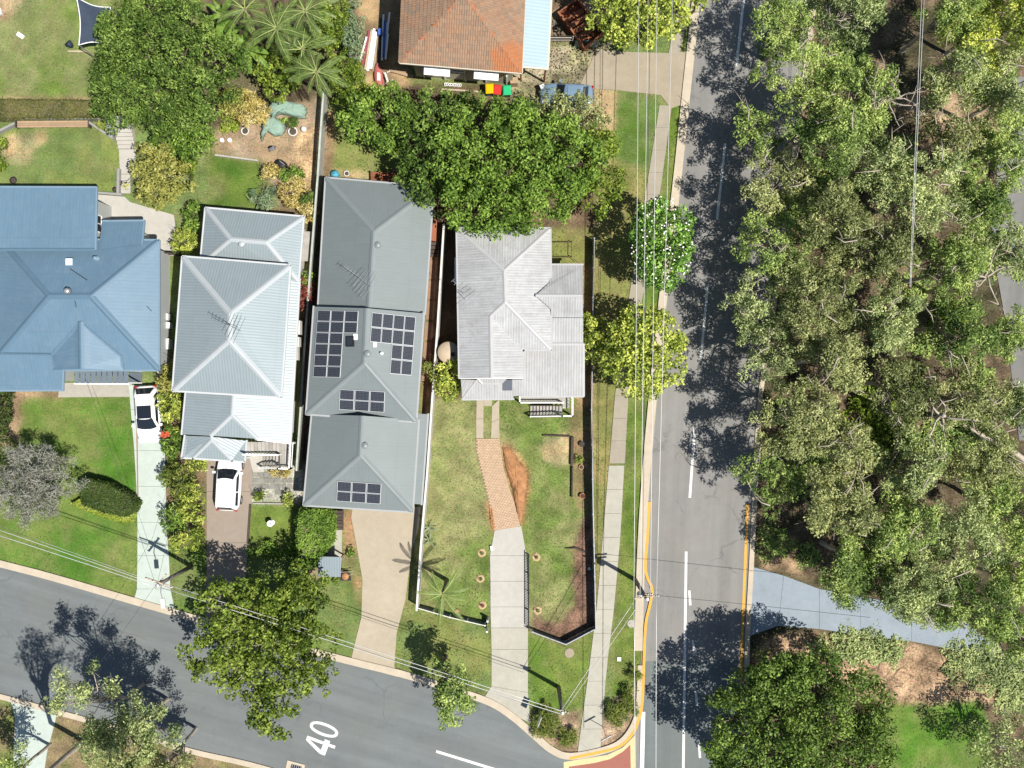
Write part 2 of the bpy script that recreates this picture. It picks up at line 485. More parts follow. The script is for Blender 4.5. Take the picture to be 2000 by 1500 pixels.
# (name, label, polygon in photo pixels at ground level, colour a, colour b, patch scale 1/m, bias, grain, ragged edge px)
REG = [
 ('ground', None, None, (0.17, 0.165, 0.075), G_MID, 0.25, 0.5, 0.5, 0),
 # lot one
 ('lawn', 'sunlit pale lawn beside the trampoline at the back of the blue roofed house', [(-120, -90), (215, -90), (212, 197), (-120, 197)], G_DRY, (0.145, 0.20, 0.05), 0.22, 0.42, 0.35, 2),
 ('dirt', 'bare tan dirt in the corner of the trampoline lawn', [(-120, -90), (62, -90), (44, 8), (8, 40), (-120, 55)], TAN, G_DRY, 0.5, 0.3, 0.5, 6),
 ('garden_bed', 'dirt strip along the foot of the clipped brown green hedge', [(-120, 190), (222, 190), (222, 232), (-120, 232)], TAN, BROWN, 0.5, 0.5, 0.5, 3),
 ('lawn', 'small terrace lawn between the hedge bench and the blue roof', [(-120, 238), (232, 244), (237, 372), (-120, 372)], (0.20, 0.225, 0.075), G_MID, 0.25, 0.55, 0.35, 2),
 ('dirt', 'worn tan patch in the left corner of the terrace lawn', [(8, 262), (100, 256), (80, 285), (62, 300), (70, 318), (25, 322), (6, 300)], STRAW, G_DRY, 0.7, 0.35, 0.5, 8),
 ('lawn', 'dry grass under the big dark tree and the autumn tree', [(262, 225), (405, 225), (405, 470), (330, 470), (262, 380)], G_DRY, G_MID, 0.3, 0.45, 0.5, 4),
 ('lawn', 'front lawn of the blue roofed house with faint worn patches', [(22, 768), (258, 772), (268, 950), (268, 1168), (180, 1145), (-120, 1085), (-120, 870), (20, 870)], (0.16, 0.19, 0.062), (0.075, 0.165, 0.026), 0.18, 0.78, 0.3, 2),
 ('dirt', 'bare tan dirt along the front wall of the blue roofed house', [(-20, 758), (130, 762), (118, 778), (45, 778), (38, 860), (18, 872), (-20, 870)], TAN, BROWN, 0.5, 0.4, 0.5, 3),
 # lot two
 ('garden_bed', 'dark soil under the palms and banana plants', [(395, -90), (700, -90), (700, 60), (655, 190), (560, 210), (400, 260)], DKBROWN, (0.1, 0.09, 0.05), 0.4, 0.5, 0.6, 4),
 ('dirt', 'tan dirt yard with green shade cloth heaps behind the white roofs', [(418, 262), (500, 225), (600, 195), (632, 190), (628, 300), (622, 430), (560, 430), (512, 318), (418, 305)], TAN, (0.26, 0.20, 0.145), 0.4, 0.5, 0.5, 3),
 ('dirt', 'straw coloured mulch scattered along the pale garden fence', [(580, 262), (632, 240), (624, 420), (588, 420), (565, 330)], (0.42, 0.29, 0.17), TAN, 0.9, 0.55, 0.9, 7),
 ('lawn', 'deep green back lawn behind the white roofed house', [(404, 298), (512, 314), (508, 408), (396, 404), (440, 380), (440, 360), (404, 340)], (0.12, 0.16, 0.04), G_DEEP, 0.3, 0.6, 0.3, 3),
 ('garden_bed', 'planted bed along the right side of the white roofed house', [(500, 400), (625, 400), (600, 640), (575, 640), (590, 430), (505, 420)], BROWN, (0.11, 0.12, 0.05), 0.5, 0.5, 0.6, 3),
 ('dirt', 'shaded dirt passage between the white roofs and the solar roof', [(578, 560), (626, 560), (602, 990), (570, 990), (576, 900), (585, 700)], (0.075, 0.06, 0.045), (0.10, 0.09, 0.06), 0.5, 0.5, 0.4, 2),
 ('garden_bed', 'long planted bed between the two driveways', [(305, 690), (352, 690), (362, 850), (408, 860), (406, 1075), (322, 1075)], BROWN, (0.11, 0.11, 0.05), 0.5, 0.5, 0.6, 3),
 ('lawn', 'green verge strip between the two driveways', [(326, 1065), (408, 1060), (404, 1230), (340, 1200)], G_MID, (0.11, 0.165, 0.035), 0.3, 0.55, 0.35, 3),
 ('pebbles', 'pale pebble bed below the stepping pavers', [(490, 905), (592, 900), (590, 985), (489, 985)], (0.42, 0.41, 0.37), (0.3, 0.3, 0.25), 1.5, 0.5, 0.8, 2),
 ('lawn', 'small square front lawn round the white bird bath', [(488, 984), (580, 982), (577, 1078), (484, 1062)], (0.15, 0.18, 0.05), (0.085, 0.15, 0.03), 0.3, 0.55, 0.3, 1),
 ('lawn', 'verge lawn under the bright green street tree', [(405, 1165), (484, 1062), (577, 1080), (640, 1120), (708, 1120), (708, 1200), (688, 1290), (560, 1270), (405, 1220)], (0.185, 0.19, 0.07), G_MID, 0.25, 0.5, 0.4, 3),
 # lot three
 ('path', 'bare brown path along the pale garden fence', [(638, 215), (653, 215), (651, 350), (630, 350)], (0.27, 0.18, 0.11), BROWN, 0.6, 0.4, 0.4, 1),
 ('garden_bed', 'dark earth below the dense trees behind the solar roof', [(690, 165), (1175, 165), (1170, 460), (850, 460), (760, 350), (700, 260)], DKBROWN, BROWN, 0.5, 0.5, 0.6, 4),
 ('lawn', 'pale square back lawn behind the solar roof', [(652, 250), (800, 245), (800, 334), (651, 334)], (0.21, 0.215, 0.085), (0.155, 0.19, 0.06), 0.3, 0.45, 0.3, 1),
 ('dirt', 'gravelly strip between the back lawn and the solar roof', [(651, 334), (725, 334), (725, 352), (648, 352)], STRAW, G_DRY, 0.8, 0.45, 0.6, 2),
 ('dirt', 'reddish earth passage beside the left fence of the corner lot', [(828, 440), (872, 440), (856, 640), (850, 820), (822, 820), (838, 620)], (0.23, 0.14, 0.085), BROWN, 0.6, 0.4, 0.5, 2),
 ('dirt', 'orange earth strip beside the timber steps', [(668, 998), (692, 998), (696, 1040), (706, 1120), (700, 1185), (690, 1120), (672, 1085)], (0.36, 0.2, 0.11), (0.28, 0.19, 0.11), 0.6, 0.4, 0.5, 2),
 ('dirt', 'trodden earth round the small blue roofed shelter', [(600, 1080), (706, 1085), (708, 1130), (600, 1130)], (0.2, 0.16, 0.1), (0.15, 0.16, 0.06), 0.6, 0.5, 0.5, 5),
 # top lot
 ('dirt', 'tan earth yard left of the tiled roof', [(690, -90), (800, -90), (800, 175), (715, 175), (700, 60)], (0.36, 0.25, 0.14), BROWN, 0.4, 0.35, 0.4, 2),
 ('dirt', 'leaf littered forecourt right of the blue lean-to roof', [(985, 95), (1195, 85), (1195, 215), (985, 215)], (0.30, 0.26, 0.185), (0.2, 0.19, 0.1), 0.7, 0.45, 0.9, 3),
 ('dirt', 'grey gravel yard round the rusty skip', [(1060, -90), (1200, -90), (1195, 88), (1060, 80)], (0.22, 0.2, 0.165), BROWN, 0.7, 0.5, 0.7, 3),
 # the street corner lot
 ('dirt', 'bare side passage with shade put into its colour left of the weathered iron roof', [(866, 440), (905, 440), (905, 790), (845, 790), (850, 640)], (0.075, 0.052, 0.035), (0.11, 0.075, 0.05), 0.5, 0.5, 0.4, 1),  # the shadow strip beside the house is painted into this near-black earth colour
 ('lawn', 'small back yard grass right of the weathered iron roof', [(1066, 445), (1162, 445), (1162, 522), (1066, 522)], (0.2, 0.19, 0.075), (0.2, 0.155, 0.085), 0.5, 0.4, 0.4, 2),
 ('lawn', 'wide patchy front lawn of the corner lot', [(842, 776), (1162, 776), (1165, 1228), (1100, 1262), (1030, 1235), (950, 1222), (816, 1186)], (0.25, 0.225, 0.125), (0.125, 0.165, 0.048), 0.17, 0.42, 0.5, 0),
 ('dirt', 'reddish dirt strip inside the roadside fence', [(1132, 515), (1163, 515), (1160, 1000), (1138, 1000), (1120, 985), (1118, 900), (1112, 848), (1112, 800), (1132, 776)], (0.27, 0.18, 0.1), (0.17, 0.15, 0.07), 0.5, 0.45, 0.6, 4),
 ('dirt', 'worn straw coloured square inside the dark timber edging', [(1064, 852), (1114, 853), (1114, 908), (1086, 914), (1060, 890)], (0.38, 0.29, 0.16), G_DRY, 0.9, 0.45, 0.6, 5),
 ('garden_bed', 'red brown bark mulch bed in the fenced corner', [(1137, 1010), (1152, 998), (1160, 1040), (1166, 1226), (1100, 1260), (1042, 1230), (1044, 1195), (1062, 1212), (1092, 1218), (1120, 1180), (1118, 1100), (1124, 1050)], (0.2, 0.12, 0.085), (0.13, 0.08, 0.06), 0.9, 0.5, 0.9, 4),
 ('dirt', 'orange sand scattered on the grass beside the brick path', [(976, 862), (996, 866), (1016, 890), (1034, 924), (1033, 968), (1026, 1006), (1020, 1032), (1006, 1010), (998, 970), (986, 920)], (0.31, 0.16, 0.075), (0.34, 0.21, 0.115), 1.0, 0.5, 0.9, 4),
 ('dirt', 'orange sand at the left of the lower end of the brick path', [(950, 980), (964, 975), (970, 1036), (966, 1044), (956, 1024)], (0.31, 0.16, 0.075), (0.34, 0.21, 0.115), 1.0, 0.5, 0.9, 3),
 ('lawn', 'street verge lawn below the front fence and gate', [(805, 1190), (960, 1224), (960, 1345), (880, 1340), (770, 1300), (772, 1240)], (0.2, 0.2, 0.075), G_MID, 0.25, 0.5, 0.4, 1),
 ('lawn', 'green corner verge between driveway and footpath', [(1030, 1236), (1100, 1262), (1168, 1226), (1172, 1180), (1160, 1260), (1132, 1390), (1090, 1395), (1040, 1385)], (0.16, 0.19, 0.055), (0.095, 0.15, 0.03), 0.3, 0.6, 0.35, 1),
 ('garden_bed', 'pinkish gravel bed with grassy shrubs left of the footpath', [(1035, 1385), (1090, 1396), (1136, 1385), (1130, 1475), (1092, 1470), (1052, 1440)], (0.36, 0.26, 0.19), BROWN, 1.0, 0.4, 0.9, 3),
 ('garden_bed', 'pinkish gravel bed with grassy shrubs right of the footpath', [(1176, 1400), (1196, 1365), (1225, 1330), (1246, 1280), (1246, 1400), (1215, 1455), (1170, 1478)], (0.36, 0.26, 0.19), BROWN, 1.0, 0.4, 0.9, 3),
 # main road verge
 ('lawn', 'green verge lawn left of the upper footpath', [(1205, 196), (1292, 186), (1285, 250), (1262, 340), (1212, 340), (1196, 260)], G_MID, (0.09, 0.145, 0.03), 0.3, 0.6, 0.4, 4),
 ('dirt', 'bare sandy strip beside the parked blue car', [(1160, 176), (1204, 178), (1198, 270), (1166, 275)], STRAW, TAN, 0.5, 0.4, 0.4, 5),
 ('verge', 'dry trampled verge outside the roadside fence', [(1164, 300), (1264, 330), (1232, 560), (1210, 700), (1196, 900), (1168, 1180), (1166, 1228), (1160, 800)], (0.26, 0.20, 0.10), (0.19, 0.185, 0.075), 0.22, 0.45, 0.4, 3),
 ('lawn', 'narrow grass strip between footpath and main road kerb', [(1312, 90), (1345, 90), (1330, 370), (1285, 700), (1262, 1000), (1254, 1330), (1196, 1370), (1222, 900), (1226, 740), (1296, 370)], (0.17, 0.19, 0.06), (0.10, 0.15, 0.03), 0.35, 0.55, 0.4, 1),
 # lower left
 ('dirt', 'shaded leaf litter below the street gum', [(-120, 1362), (110, 1388), (370, 1463), (620, 1530), (620, 1600), (-120, 1600)], (0.2, 0.15, 0.09), (0.14, 0.17, 0.05), 0.35, 0.5, 0.6, 3),
 # bushland
 ('forest_floor', 'brown leaf litter floor of the gum woodland, darkened for shade under the crowns', [(1590, -90), (2120, -90), (2120, 1600), (1452, 1600), (1465, 1100), (1480, 800), (1505, 600), (1540, 370)], (0.12, 0.088, 0.058), (0.062, 0.058, 0.032), 0.3, 0.55, 0.9, 0),  # litter colour darkened to paint in the black shade between crowns
 ('dirt', 'sunny tan clearing under the upper gums', [(1700, 110), (1745, 130), (1735, 200), (1820, 160), (1900, 190), (1960, 260), (1930, 330), (1850, 330), (1790, 230), (1710, 210)], (0.34, 0.25, 0.16), BROWN, 0.6, 0.45, 0.8, 9),
 ('dirt', 'tan bank beside the blue grey driveway mouth', [(1480, 1030), (1560, 1050), (1570, 1130), (1540, 1118), (1486, 1108)], (0.34, 0.235, 0.15), BROWN, 0.6, 0.4, 0.7, 4),
 ('dirt', 'sandy pink mulch slope above the lower lawn', [(1500, 1245), (1590, 1240), (1700, 1242), (1800, 1262), (1900, 1302), (2010, 1330), (2010, 1375), (1900, 1372), (1735, 1388), (1640, 1330), (1560, 1290), (1470, 1290)], (0.37, 0.255, 0.165), (0.26, 0.175, 0.11), 0.7, 0.45, 0.95, 6),
 ('lawn', 'bright green lawn at the lower right edge', [(1730, 1382), (1830, 1374), (1915, 1372), (1935, 1420), (1930, 1600), (1730, 1600)], (0.15, 0.195, 0.055), (0.08, 0.17, 0.025), 0.35, 0.6, 0.35, 6),
]
ROADPX = []       # road outlines, filled in below: ground cells well inside them are left out

MAIN_L = [(1372, -90), (1365, 0), (1345, 190), (1326, 370), (1303, 560), (1284, 740), (1268, 920), (1259, 1060), (1254, 1200), (1251, 1330), (1247, 1390), (1236, 1424), (1214, 1452), (1180, 1468), (1115, 1480), (1078, 1468), (1040, 1436), (1000, 1402), (955, 1374), (870, 1345), (780, 1318), (690, 1296), (560, 1262), (370, 1208), (265, 1178), (100, 1130), (0, 1104), (-120, 1072)]
SIDE_B = [(-120, 1325), (0, 1356), (110, 1386), (240, 1422), (370, 1462), (480, 1487), (560, 1512), (640, 1560), (700, 1650)]
MAIN_R = [(1446, 1650), (1449, 1500), (1454, 1260), (1462, 1100), (1470, 940), (1480, 770), (1505, 600), (1536, 370), (1562, 180), (1585, 0), (1596, -90)]
# one asphalt outline: the main road and the street that joins it at the bottom
ROAD_MAIN = [(1372, -90)] + MAIN_L[1:12] + [(1247, 1650)] + MAIN_R
ROAD_SIDE = MAIN_L[10:] + SIDE_B + [(1247, 1650)]

def build_ground():
    x0, x1, y0, y1 = -41.5, 41.5, -31.5, 31.5
    st = 0.14
    nx = int((x1 - x0) / st) + 1; ny = int((y1 - y0) / st) + 1
    gx, gy = np.meshgrid(np.linspace(x0, x1, nx), np.linspace(y0, y1, ny))
    fx = (gx[:-1, :-1] + gx[1:, 1:]) / 2; fy = (gy[:-1, :-1] + gy[1:, 1:]) / 2
    px = fx * S + 1000; py = 750 - fy * S
    n1 = fbm(fx, fy, 1.1, 1) - 0.5; n2 = fbm(fx, fy, 1.1, 2) - 0.5
    m1 = fbm(fx, fy, 6.0, 5, 2) - 0.5; m2 = fbm(fx, fy, 6.0, 8, 2) - 0.5
    reg = np.zeros(fx.shape, int)
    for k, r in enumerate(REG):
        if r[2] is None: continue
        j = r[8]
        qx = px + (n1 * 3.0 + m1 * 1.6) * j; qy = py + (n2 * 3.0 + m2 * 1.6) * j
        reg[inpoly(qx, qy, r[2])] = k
    keep = np.ones(fx.shape, bool)
    for poly in (ROAD_MAIN, ROAD_SIDE):
        ins = np.ones(fx.shape, bool)
        for dx, dy in ((7, 0), (-7, 0), (0, 7), (0, -7)):
            ins &= inpoly(px + dx, py + dy, poly)
        keep &= ~ins
    reg[~keep] = -1
    zz = (fbm(gx, gy, 0.5, 9) - 0.5) * 0.04 + (fbm(gx, gy, 3.2, 12, 2) - 0.5) * 0.016
    t = NT('ground_cover')
    at = t.n('ShaderNodeAttribute', attribute_name='Col')
    gr = t.n('ShaderNodeAttribute', attribute_name='grain')
    f1 = t.noise(7, 5, 0.75); f2 = t.noise(34, 3, 0.8); f3 = t.noise(2.2, 5, 0.7)
    k = t.math('ADD', t.math('MULTIPLY', t.math('SUBTRACT', f1, 0.5), 4.2), t.math('MULTIPLY', t.math('SUBTRACT', f2, 0.5), 2.5))
    k = t.math('ADD', k, t.math('MULTIPLY', t.math('SUBTRACT', f3, 0.5), 1.8))
    k = t.math('ADD', 1.0, t.math('MULTIPLY', k, gr.outputs['Fac']))
    k = t.math('MAXIMUM', k, 0.25)
    cc = t.mix(1.0, at.outputs['Color'], k, 'MULTIPLY')
    hue = t.ramp(t.noise(4.5, 5, 0.75), [(0.36, (0.80, 1.0, 0.75)), (0.64, (1.25, 1.04, 1.2))])
    cc = t.mix(0.9, cc, hue, 'MULTIPLY')
    t.bump(t.math('ADD', f1, f2), 0.8, 0.08)
    gm = t.base(cc, 0.95, 0, 0.1)
    idx = np.arange(nx * ny).reshape(ny, nx)
    quad = np.stack([idx[:-1, :-1], idx[:-1, 1:], idx[1:, 1:], idx[1:, :-1]], -1)
    # albedo of every cell from its own cover, then feathered across the edges as grass and soil mix
    cell = np.zeros(fx.shape + (3,)); grain = np.zeros(fx.shape)
    cell[:] = (0.17, 0.16, 0.08); grain[:] = 0.5
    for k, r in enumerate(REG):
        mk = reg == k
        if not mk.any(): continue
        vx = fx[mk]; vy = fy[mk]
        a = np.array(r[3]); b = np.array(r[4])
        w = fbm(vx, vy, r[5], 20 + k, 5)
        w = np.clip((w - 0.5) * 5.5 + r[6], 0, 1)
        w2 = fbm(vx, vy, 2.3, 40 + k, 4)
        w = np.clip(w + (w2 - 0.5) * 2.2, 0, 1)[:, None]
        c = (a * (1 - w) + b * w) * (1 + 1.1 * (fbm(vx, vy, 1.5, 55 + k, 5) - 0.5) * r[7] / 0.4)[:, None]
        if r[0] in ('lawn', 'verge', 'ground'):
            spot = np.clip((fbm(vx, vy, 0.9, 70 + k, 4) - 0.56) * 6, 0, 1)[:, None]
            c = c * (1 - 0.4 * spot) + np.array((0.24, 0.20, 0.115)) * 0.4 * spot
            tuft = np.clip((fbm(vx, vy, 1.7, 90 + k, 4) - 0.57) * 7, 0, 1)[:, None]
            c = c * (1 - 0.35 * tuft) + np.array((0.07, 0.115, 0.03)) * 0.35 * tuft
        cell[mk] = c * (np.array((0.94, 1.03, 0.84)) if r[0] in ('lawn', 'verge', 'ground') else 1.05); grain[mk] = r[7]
    def blur(A, n):
        for ax in (0, 1):
            acc = 0
            for d in range(-n, n + 1): acc = acc + np.roll(A, d, ax)
            A = acc / (2 * n + 1)
        return A
    soft = blur(blur(cell, 1), 1)
    vc = np.zeros((ny, nx, 3)); vg = np.zeros((ny, nx))
    pad = np.pad(soft, ((1, 1), (1, 1), (0, 0)), 'edge'); vc = (pad[:-1, :-1] + pad[1:, :-1] + pad[:-1, 1:] + pad[1:, 1:]) / 4
    gpad = np.pad(blur(grain, 2), 1, 'edge'); vg = (gpad[:-1, :-1] + gpad[1:, :-1] + gpad[:-1, 1:] + gpad[1:, 1:]) / 4
    gxf = gx.ravel(); gyf = gy.ravel(); zf = zz.ravel(); vcf = vc.reshape(-1, 3); vgf = vg.ravel()
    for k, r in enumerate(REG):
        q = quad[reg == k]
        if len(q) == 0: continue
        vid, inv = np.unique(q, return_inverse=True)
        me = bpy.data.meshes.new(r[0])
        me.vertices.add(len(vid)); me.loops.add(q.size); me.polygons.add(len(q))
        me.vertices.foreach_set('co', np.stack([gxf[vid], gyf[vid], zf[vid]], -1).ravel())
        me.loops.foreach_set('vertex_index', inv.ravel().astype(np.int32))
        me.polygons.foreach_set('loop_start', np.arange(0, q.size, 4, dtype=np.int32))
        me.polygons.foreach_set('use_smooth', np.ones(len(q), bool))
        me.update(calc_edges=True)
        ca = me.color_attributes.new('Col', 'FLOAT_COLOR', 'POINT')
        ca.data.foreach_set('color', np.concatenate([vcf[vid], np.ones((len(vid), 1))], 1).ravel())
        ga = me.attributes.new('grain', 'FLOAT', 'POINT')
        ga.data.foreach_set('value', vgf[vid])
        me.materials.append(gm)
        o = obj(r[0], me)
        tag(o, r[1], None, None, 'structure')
    # far ground beyond the drone's view
    f = MB(); R = 600
    f.add([(-R, -R, 0), (R, -R, 0), (R, R, 0), (-R, R, 0), (x0, y0, 0), (x1, y0, 0), (x1, y1, 0), (x0, y1, 0)],
          [[0, 1, 5, 4], [1, 2, 6, 5], [2, 3, 7, 6], [3, 0, 4, 7]])
    FARG = pm('far_ground', (0.13, 0.14, 0.06), 0.3, 0.08, 0.95, fine=0.2)
    struct('terrain', f, FARG)
    return reg, x0, y0, st
REGMAP = build_ground()
EXCL = [ROAD_MAIN, ROAD_SIDE]

# ------------------------------------------------------------------ roads, kerbs, paint
def sheet(name, poly_px, z, mat, label=None, thick=0.06):
    b = MB(); b.prism([tuple(P(x, y)[:2]) for x, y in poly_px], z - thick, z)
    EXCL.append(poly_px)
    return struct(name, b, mat, label)

def strip(pts, w, z0, z1, mb=None):
    """ribbon of width w along a polyline (world xy) as a closed solid"""
    mb = mb or MB()
    pts = [Vector((p[0], p[1], 0)) for p in pts]
    L = []; Rr = []
    for i, p in enumerate(pts):
        d = (pts[min(i + 1, len(pts) - 1)] - pts[max(i - 1, 0)]).normalized()
        s = Vector((-d.y, d.x, 0))
        L.append(p + s * w / 2); Rr.append(p - s * w / 2)
    rings = [[(l.x, l.y, z0), (r.x, r.y, z0), (r.x, r.y, z1), (l.x, l.y, z1)] for l, r in zip(L, Rr)]
    return mb.loft(rings)

def smooth_px(pts, n=4):
    out = []
    for i in range(len(pts) - 1):
        p0 = pts[max(i - 1, 0)]; p1 = pts[i]; p2 = pts[i + 1]; p3 = pts[min(i + 2, len(pts) - 1)]
        for k in range(n):
            t = k / n
            f = lambda a, b, c, d: 0.5 * ((2 * b) + (-a + c) * t + (2 * a - 5 * b + 4 * c - d) * t * t + (-a + 3 * b - 3 * c + d) * t ** 3)
            out.append((f(p0[0], p1[0], p2[0], p3[0]), f(p0[1], p1[1], p2[1], p3[1])))
    out.append(pts[-1])
    return out

sheet('road', ROAD_MAIN, 0.040, M['asphalt_main'], 'grey asphalt main road running down the frame')
sheet('side_street', ROAD_SIDE, 0.036, M['asphalt_side'], 'blue grey asphalt side street with the painted number')
kl = smooth_px(MAIN_L)
struct('kerb', strip([P(x - 6, y) for x, y in kl if x > 1252 and y < 1392], 0.62, -0.05, 0.14), M['kerb'], 'pale kerb on the left side of the main road')
struct('kerb', strip([P(x, y - 4) for x, y in kl if not (x > 1252 and y < 1392)], 0.52, -0.05, 0.135), M['kerb'], 'kerb round the corner and along the upper side of the side street')
struct('kerb', strip([P(x + 5, y) for x, y in smooth_px(MAIN_R)], 0.36, -0.05, 0.14), M['kerb'], 'kerb along the woodland side of the main road')
struct('kerb', strip([P(x, y + 3) for x, y in smooth_px(SIDE_B)], 0.4, -0.05, 0.14), M['kerb'], 'kerb along the lower side of the side street')

sheet('road', [(1250, 1292), (1300, 1289), (1380, 1291), (1453, 1288), (1449, 1500), (1446, 1640), (1247, 1640)], 0.0415, asphalt('asphalt_newer_seal', (0.118, 0.134, 0.134), (0.02, 1.0)), 'darker blue grey seal on the lower end of the main road', 0.05)
def paint(pts_px, w, z, mat, label, name='road_marking'):
    return struct(name, strip([P(x, y) for x, y in pts_px], w, z - 0.012, z), mat, label)
Z = 0.0475
for a, b, lb in (((1453, -10), (1438, 130), 'topmost white centre dash of the main road'), ((1416, 280), (1400, 430), 'white centre dash level with the flowering tree top'),
                 ((1382, 555), (1369, 697), 'white centre dash beside the yellow green verge tree'), ((1357, 833), (1347, 972), 'lowest white centre dash of the main road'),
                 ((1340, 1077), (1334, 1520), 'long solid white centre line at the bottom of the main road')):
    paint([a, b], 0.19, Z, M['white_line'], lb)
for k, (a, b) in enumerate((((1346, 1153), (1348, 1182)), ((1353, 1250), (1355, 1278)), ((1359, 1350), (1361, 1378)), ((1365, 1450), (1367, 1480)))):
    paint([a, b], 0.17, Z, M['white_line'], ('first', 'second', 'third', 'lowest')[k] + ' short white dash right of the solid centre line')
paint([(1256, 1390), (1253, 1530)], 0.32, Z, M['white_line'], 'thick white edge line below the corner kerb')
paint(smooth_px([(1268, 980), (1264, 1050), (1260, 1100), (1263, 1125), (1273, 1150), (1269, 1180), (1260, 1225), (1256, 1330), (1253, 1380), (1246, 1408), (1232, 1436), (1206, 1458), (1160, 1470), (1112, 1480)], 5), 0.2, 0.143, M['yellow_line'], 'yellow no parking line bulging round the power pole')
paint([(1460, 985), (1449, 1250), (1443, 1420)], 0.2, Z, M['yellow_line'], 'straight yellow line on the woodland side of the main road')
paint([(852, 1467), (985, 1508)], 0.2, Z, M['white_line'], 'white line on the side street near the corner')
b = MB(); b.prism([tuple(P(x, y)[:2]) for x, y in ((1101, 1488), (1150, 1480), (1186, 1474), (1216, 1460), (1240, 1436), (1242, 1560), (1101, 1560))], 0.030, 0.044)
struct('road_marking', b, M['cream_line'], 'cream border of the red threshold patch')
b = MB(); b.prism([tuple(P(x, y)[:2]) for x, y in ((1111, 1497), (1160, 1490), (1192, 1482), (1216, 1468), (1231, 1454), (1233, 1560), (1111, 1560))], 0.036, 0.049)
struct('road_marking', b, M['red_seal'], 'red threshold patch at the street corner')

# painted number 40, read from the right; glyph up points left, text runs up the picture
def glyph_poly(mb, pts, o, ex, ey, z):
    mb.prism([(o.x + ex.x * x + ey.x * y, o.y + ex.y * x + ey.y * y) for x, y in pts], z - 0.012, z)
p40 = P(657, 1470); upv = (P(592, 1446) - P(657, 1470)); rtv = (P(664, 1419) - P(658, 1443))
LU = upv.normalized(); LR = Vector((-LU.y, LU.x, 0)) * -1
if LR.y < 0: LR = -LR
b = MB()
o4 = P(648, 1477); W4, H4 = 0.93, 2.25
for poly in ([(0.62, 0), (0.84, 0), (0.84, 2.25), (0.62, 2.25)],
             [(-0.12, 0.5), (0.61, 0.5), (0.61, 0.92), (-0.12, 0.92)], [(0.85, 0.5), (1.04, 0.5), (1.04, 0.92), (0.85, 0.92)],
             [(-0.12, 0.93), (0.17, 0.93), (0.61, 2.0), (0.61, 2.25), (0.5, 2.25)]):
    glyph_poly(b, poly, o4, LR, LU, Z)
o0 = P(656, 1446)
N = 28
for i in range(N):
    a0 = 2 * math.pi * i / N; a1 = 2 * math.pi * (i + 1) / N
    q = lambda a, s, t: (0.48 + 0.48 * s * math.copysign(abs(math.cos(a)) ** 0.85, math.cos(a)), 1.12 + 1.12 * t * math.sin(a))
    glyph_poly(b, [q(a0, 1, 1), q(a1, 1, 1), q(a1, .56, .80), q(a0, .56, .80)], o0, LR, LU, Z)
struct('road_marking', b, M['white_line'], 'white number 40 painted on the side street')

# ------------------------------------------------------------------ driveways and paths made of separate slabs
def slabs(name, label, left, right, mat, z=0.055, gap=0.018, sub='slab', mats=None):
    """left/right: matching polylines in photo pixels, one slab between each pair"""
    root = thing(name, label, None, P(*left[0]))
    EXCL.append(list(left) + list(right)[::-1])
    root['kind'] = 'structure'
    for i in range(len(left) - 1):
        a, bb, c, d = P(*left[i]), P(*right[i]), P(*right[i + 1]), P(*left[i + 1])
        v = ((d - a) + (c - bb)) / 2
        g = v.normalized() * gap / 2
        mb = MB(); mb.prism([(a + g)[:2], (bb + g)[:2], (c - g)[:2], (d - g)[:2]], z - 0.09, z + 0.003 * (i % 3))
        part(sub, mb, mats[i] if mats else mat, root)
    return root
def lerp(a, b, t): return (a[0] + (b[0] - a[0]) * t, a[1] + (b[1] - a[1]) * t)
def resample(pts, n):
    L = [0]
    for i in range(1, len(pts)): L.append(L[-1] + math.dist(pts[i], pts[i - 1]))
    out = []
    for k in range(n + 1):
        s = L[-1] * k / n
        for i in range(1, len(pts)):
            if s <= L[i] + 1e-6:
                out.append(lerp(pts[i - 1], pts[i], (s - L[i - 1]) / max(L[i] - L[i - 1], 1e-6))); break
    return out
slabs('driveway', 'pale concrete driveway under the white sedan', [(252, 752), (256, 800), (263, 880), (267, 950), (269, 1020), (269, 1085), (268, 1150), (262, 1172)],
      [(318, 752), (320, 800), (322, 880), (324, 950), (325, 1020), (330, 1085), (333, 1150), (342, 1192)], M['conc_white'])
slabs('driveway', 'brown concrete driveway under the white hatchback', [(404, 862), (404, 960), (404, 1060), (404, 1130), (402, 1216)],
      [(494, 862), (492, 960), (486, 1060), (480, 1130), (470, 1236)], M['conc_brown'])
sheet('driveway', [(690, 985), (822, 990), (818, 1030), (806, 1070), (800, 1105), (792, 1170), (775, 1235), (770, 1300), (778, 1322), (684, 1296), (690, 1270), (706, 1205), (708, 1130), (700, 1085), (694, 1050), (686, 1010)], 0.055, M['conc_beige'], 'wide beige concrete driveway below the solar roof')
slabs('driveway', 'grey concrete driveway of the corner lot through the gate gap', [(966, 1036), (957, 1085), (958, 1135), (958, 1185), (959, 1226), (960, 1268), (960, 1340), (942, 1368)],
      [(1018, 1027), (1028, 1085), (1030, 1135), (1031, 1185), (1031, 1226), (1031, 1268), (1031, 1352), (1036, 1412)], M['conc_grey'], gap=0.02,
      mats=[M['conc_grey']] * 4 + [M['conc_path']] * 3)
sheet('driveway', [(1166, 96), (1230, 102), (1306, 104), (1352, 100), (1344, 200), (1310, 212), (1290, 186), (1200, 176), (1130, 172)], 0.05, M['conc_old'], 'stained old concrete driveway crossing at the top')
slabs('driveway', 'blue grey concrete driveway leading into the woodland', [(1466, 1106), (1530, 1124), (1600, 1150), (1680, 1165), (1780, 1183), (1880, 1212), (1955, 1265)], [(1462, 1242), (1520, 1222), (1600, 1228), (1680, 1240), (1780, 1252), (1860, 1268), (1950, 1287)], M['conc_blue'])
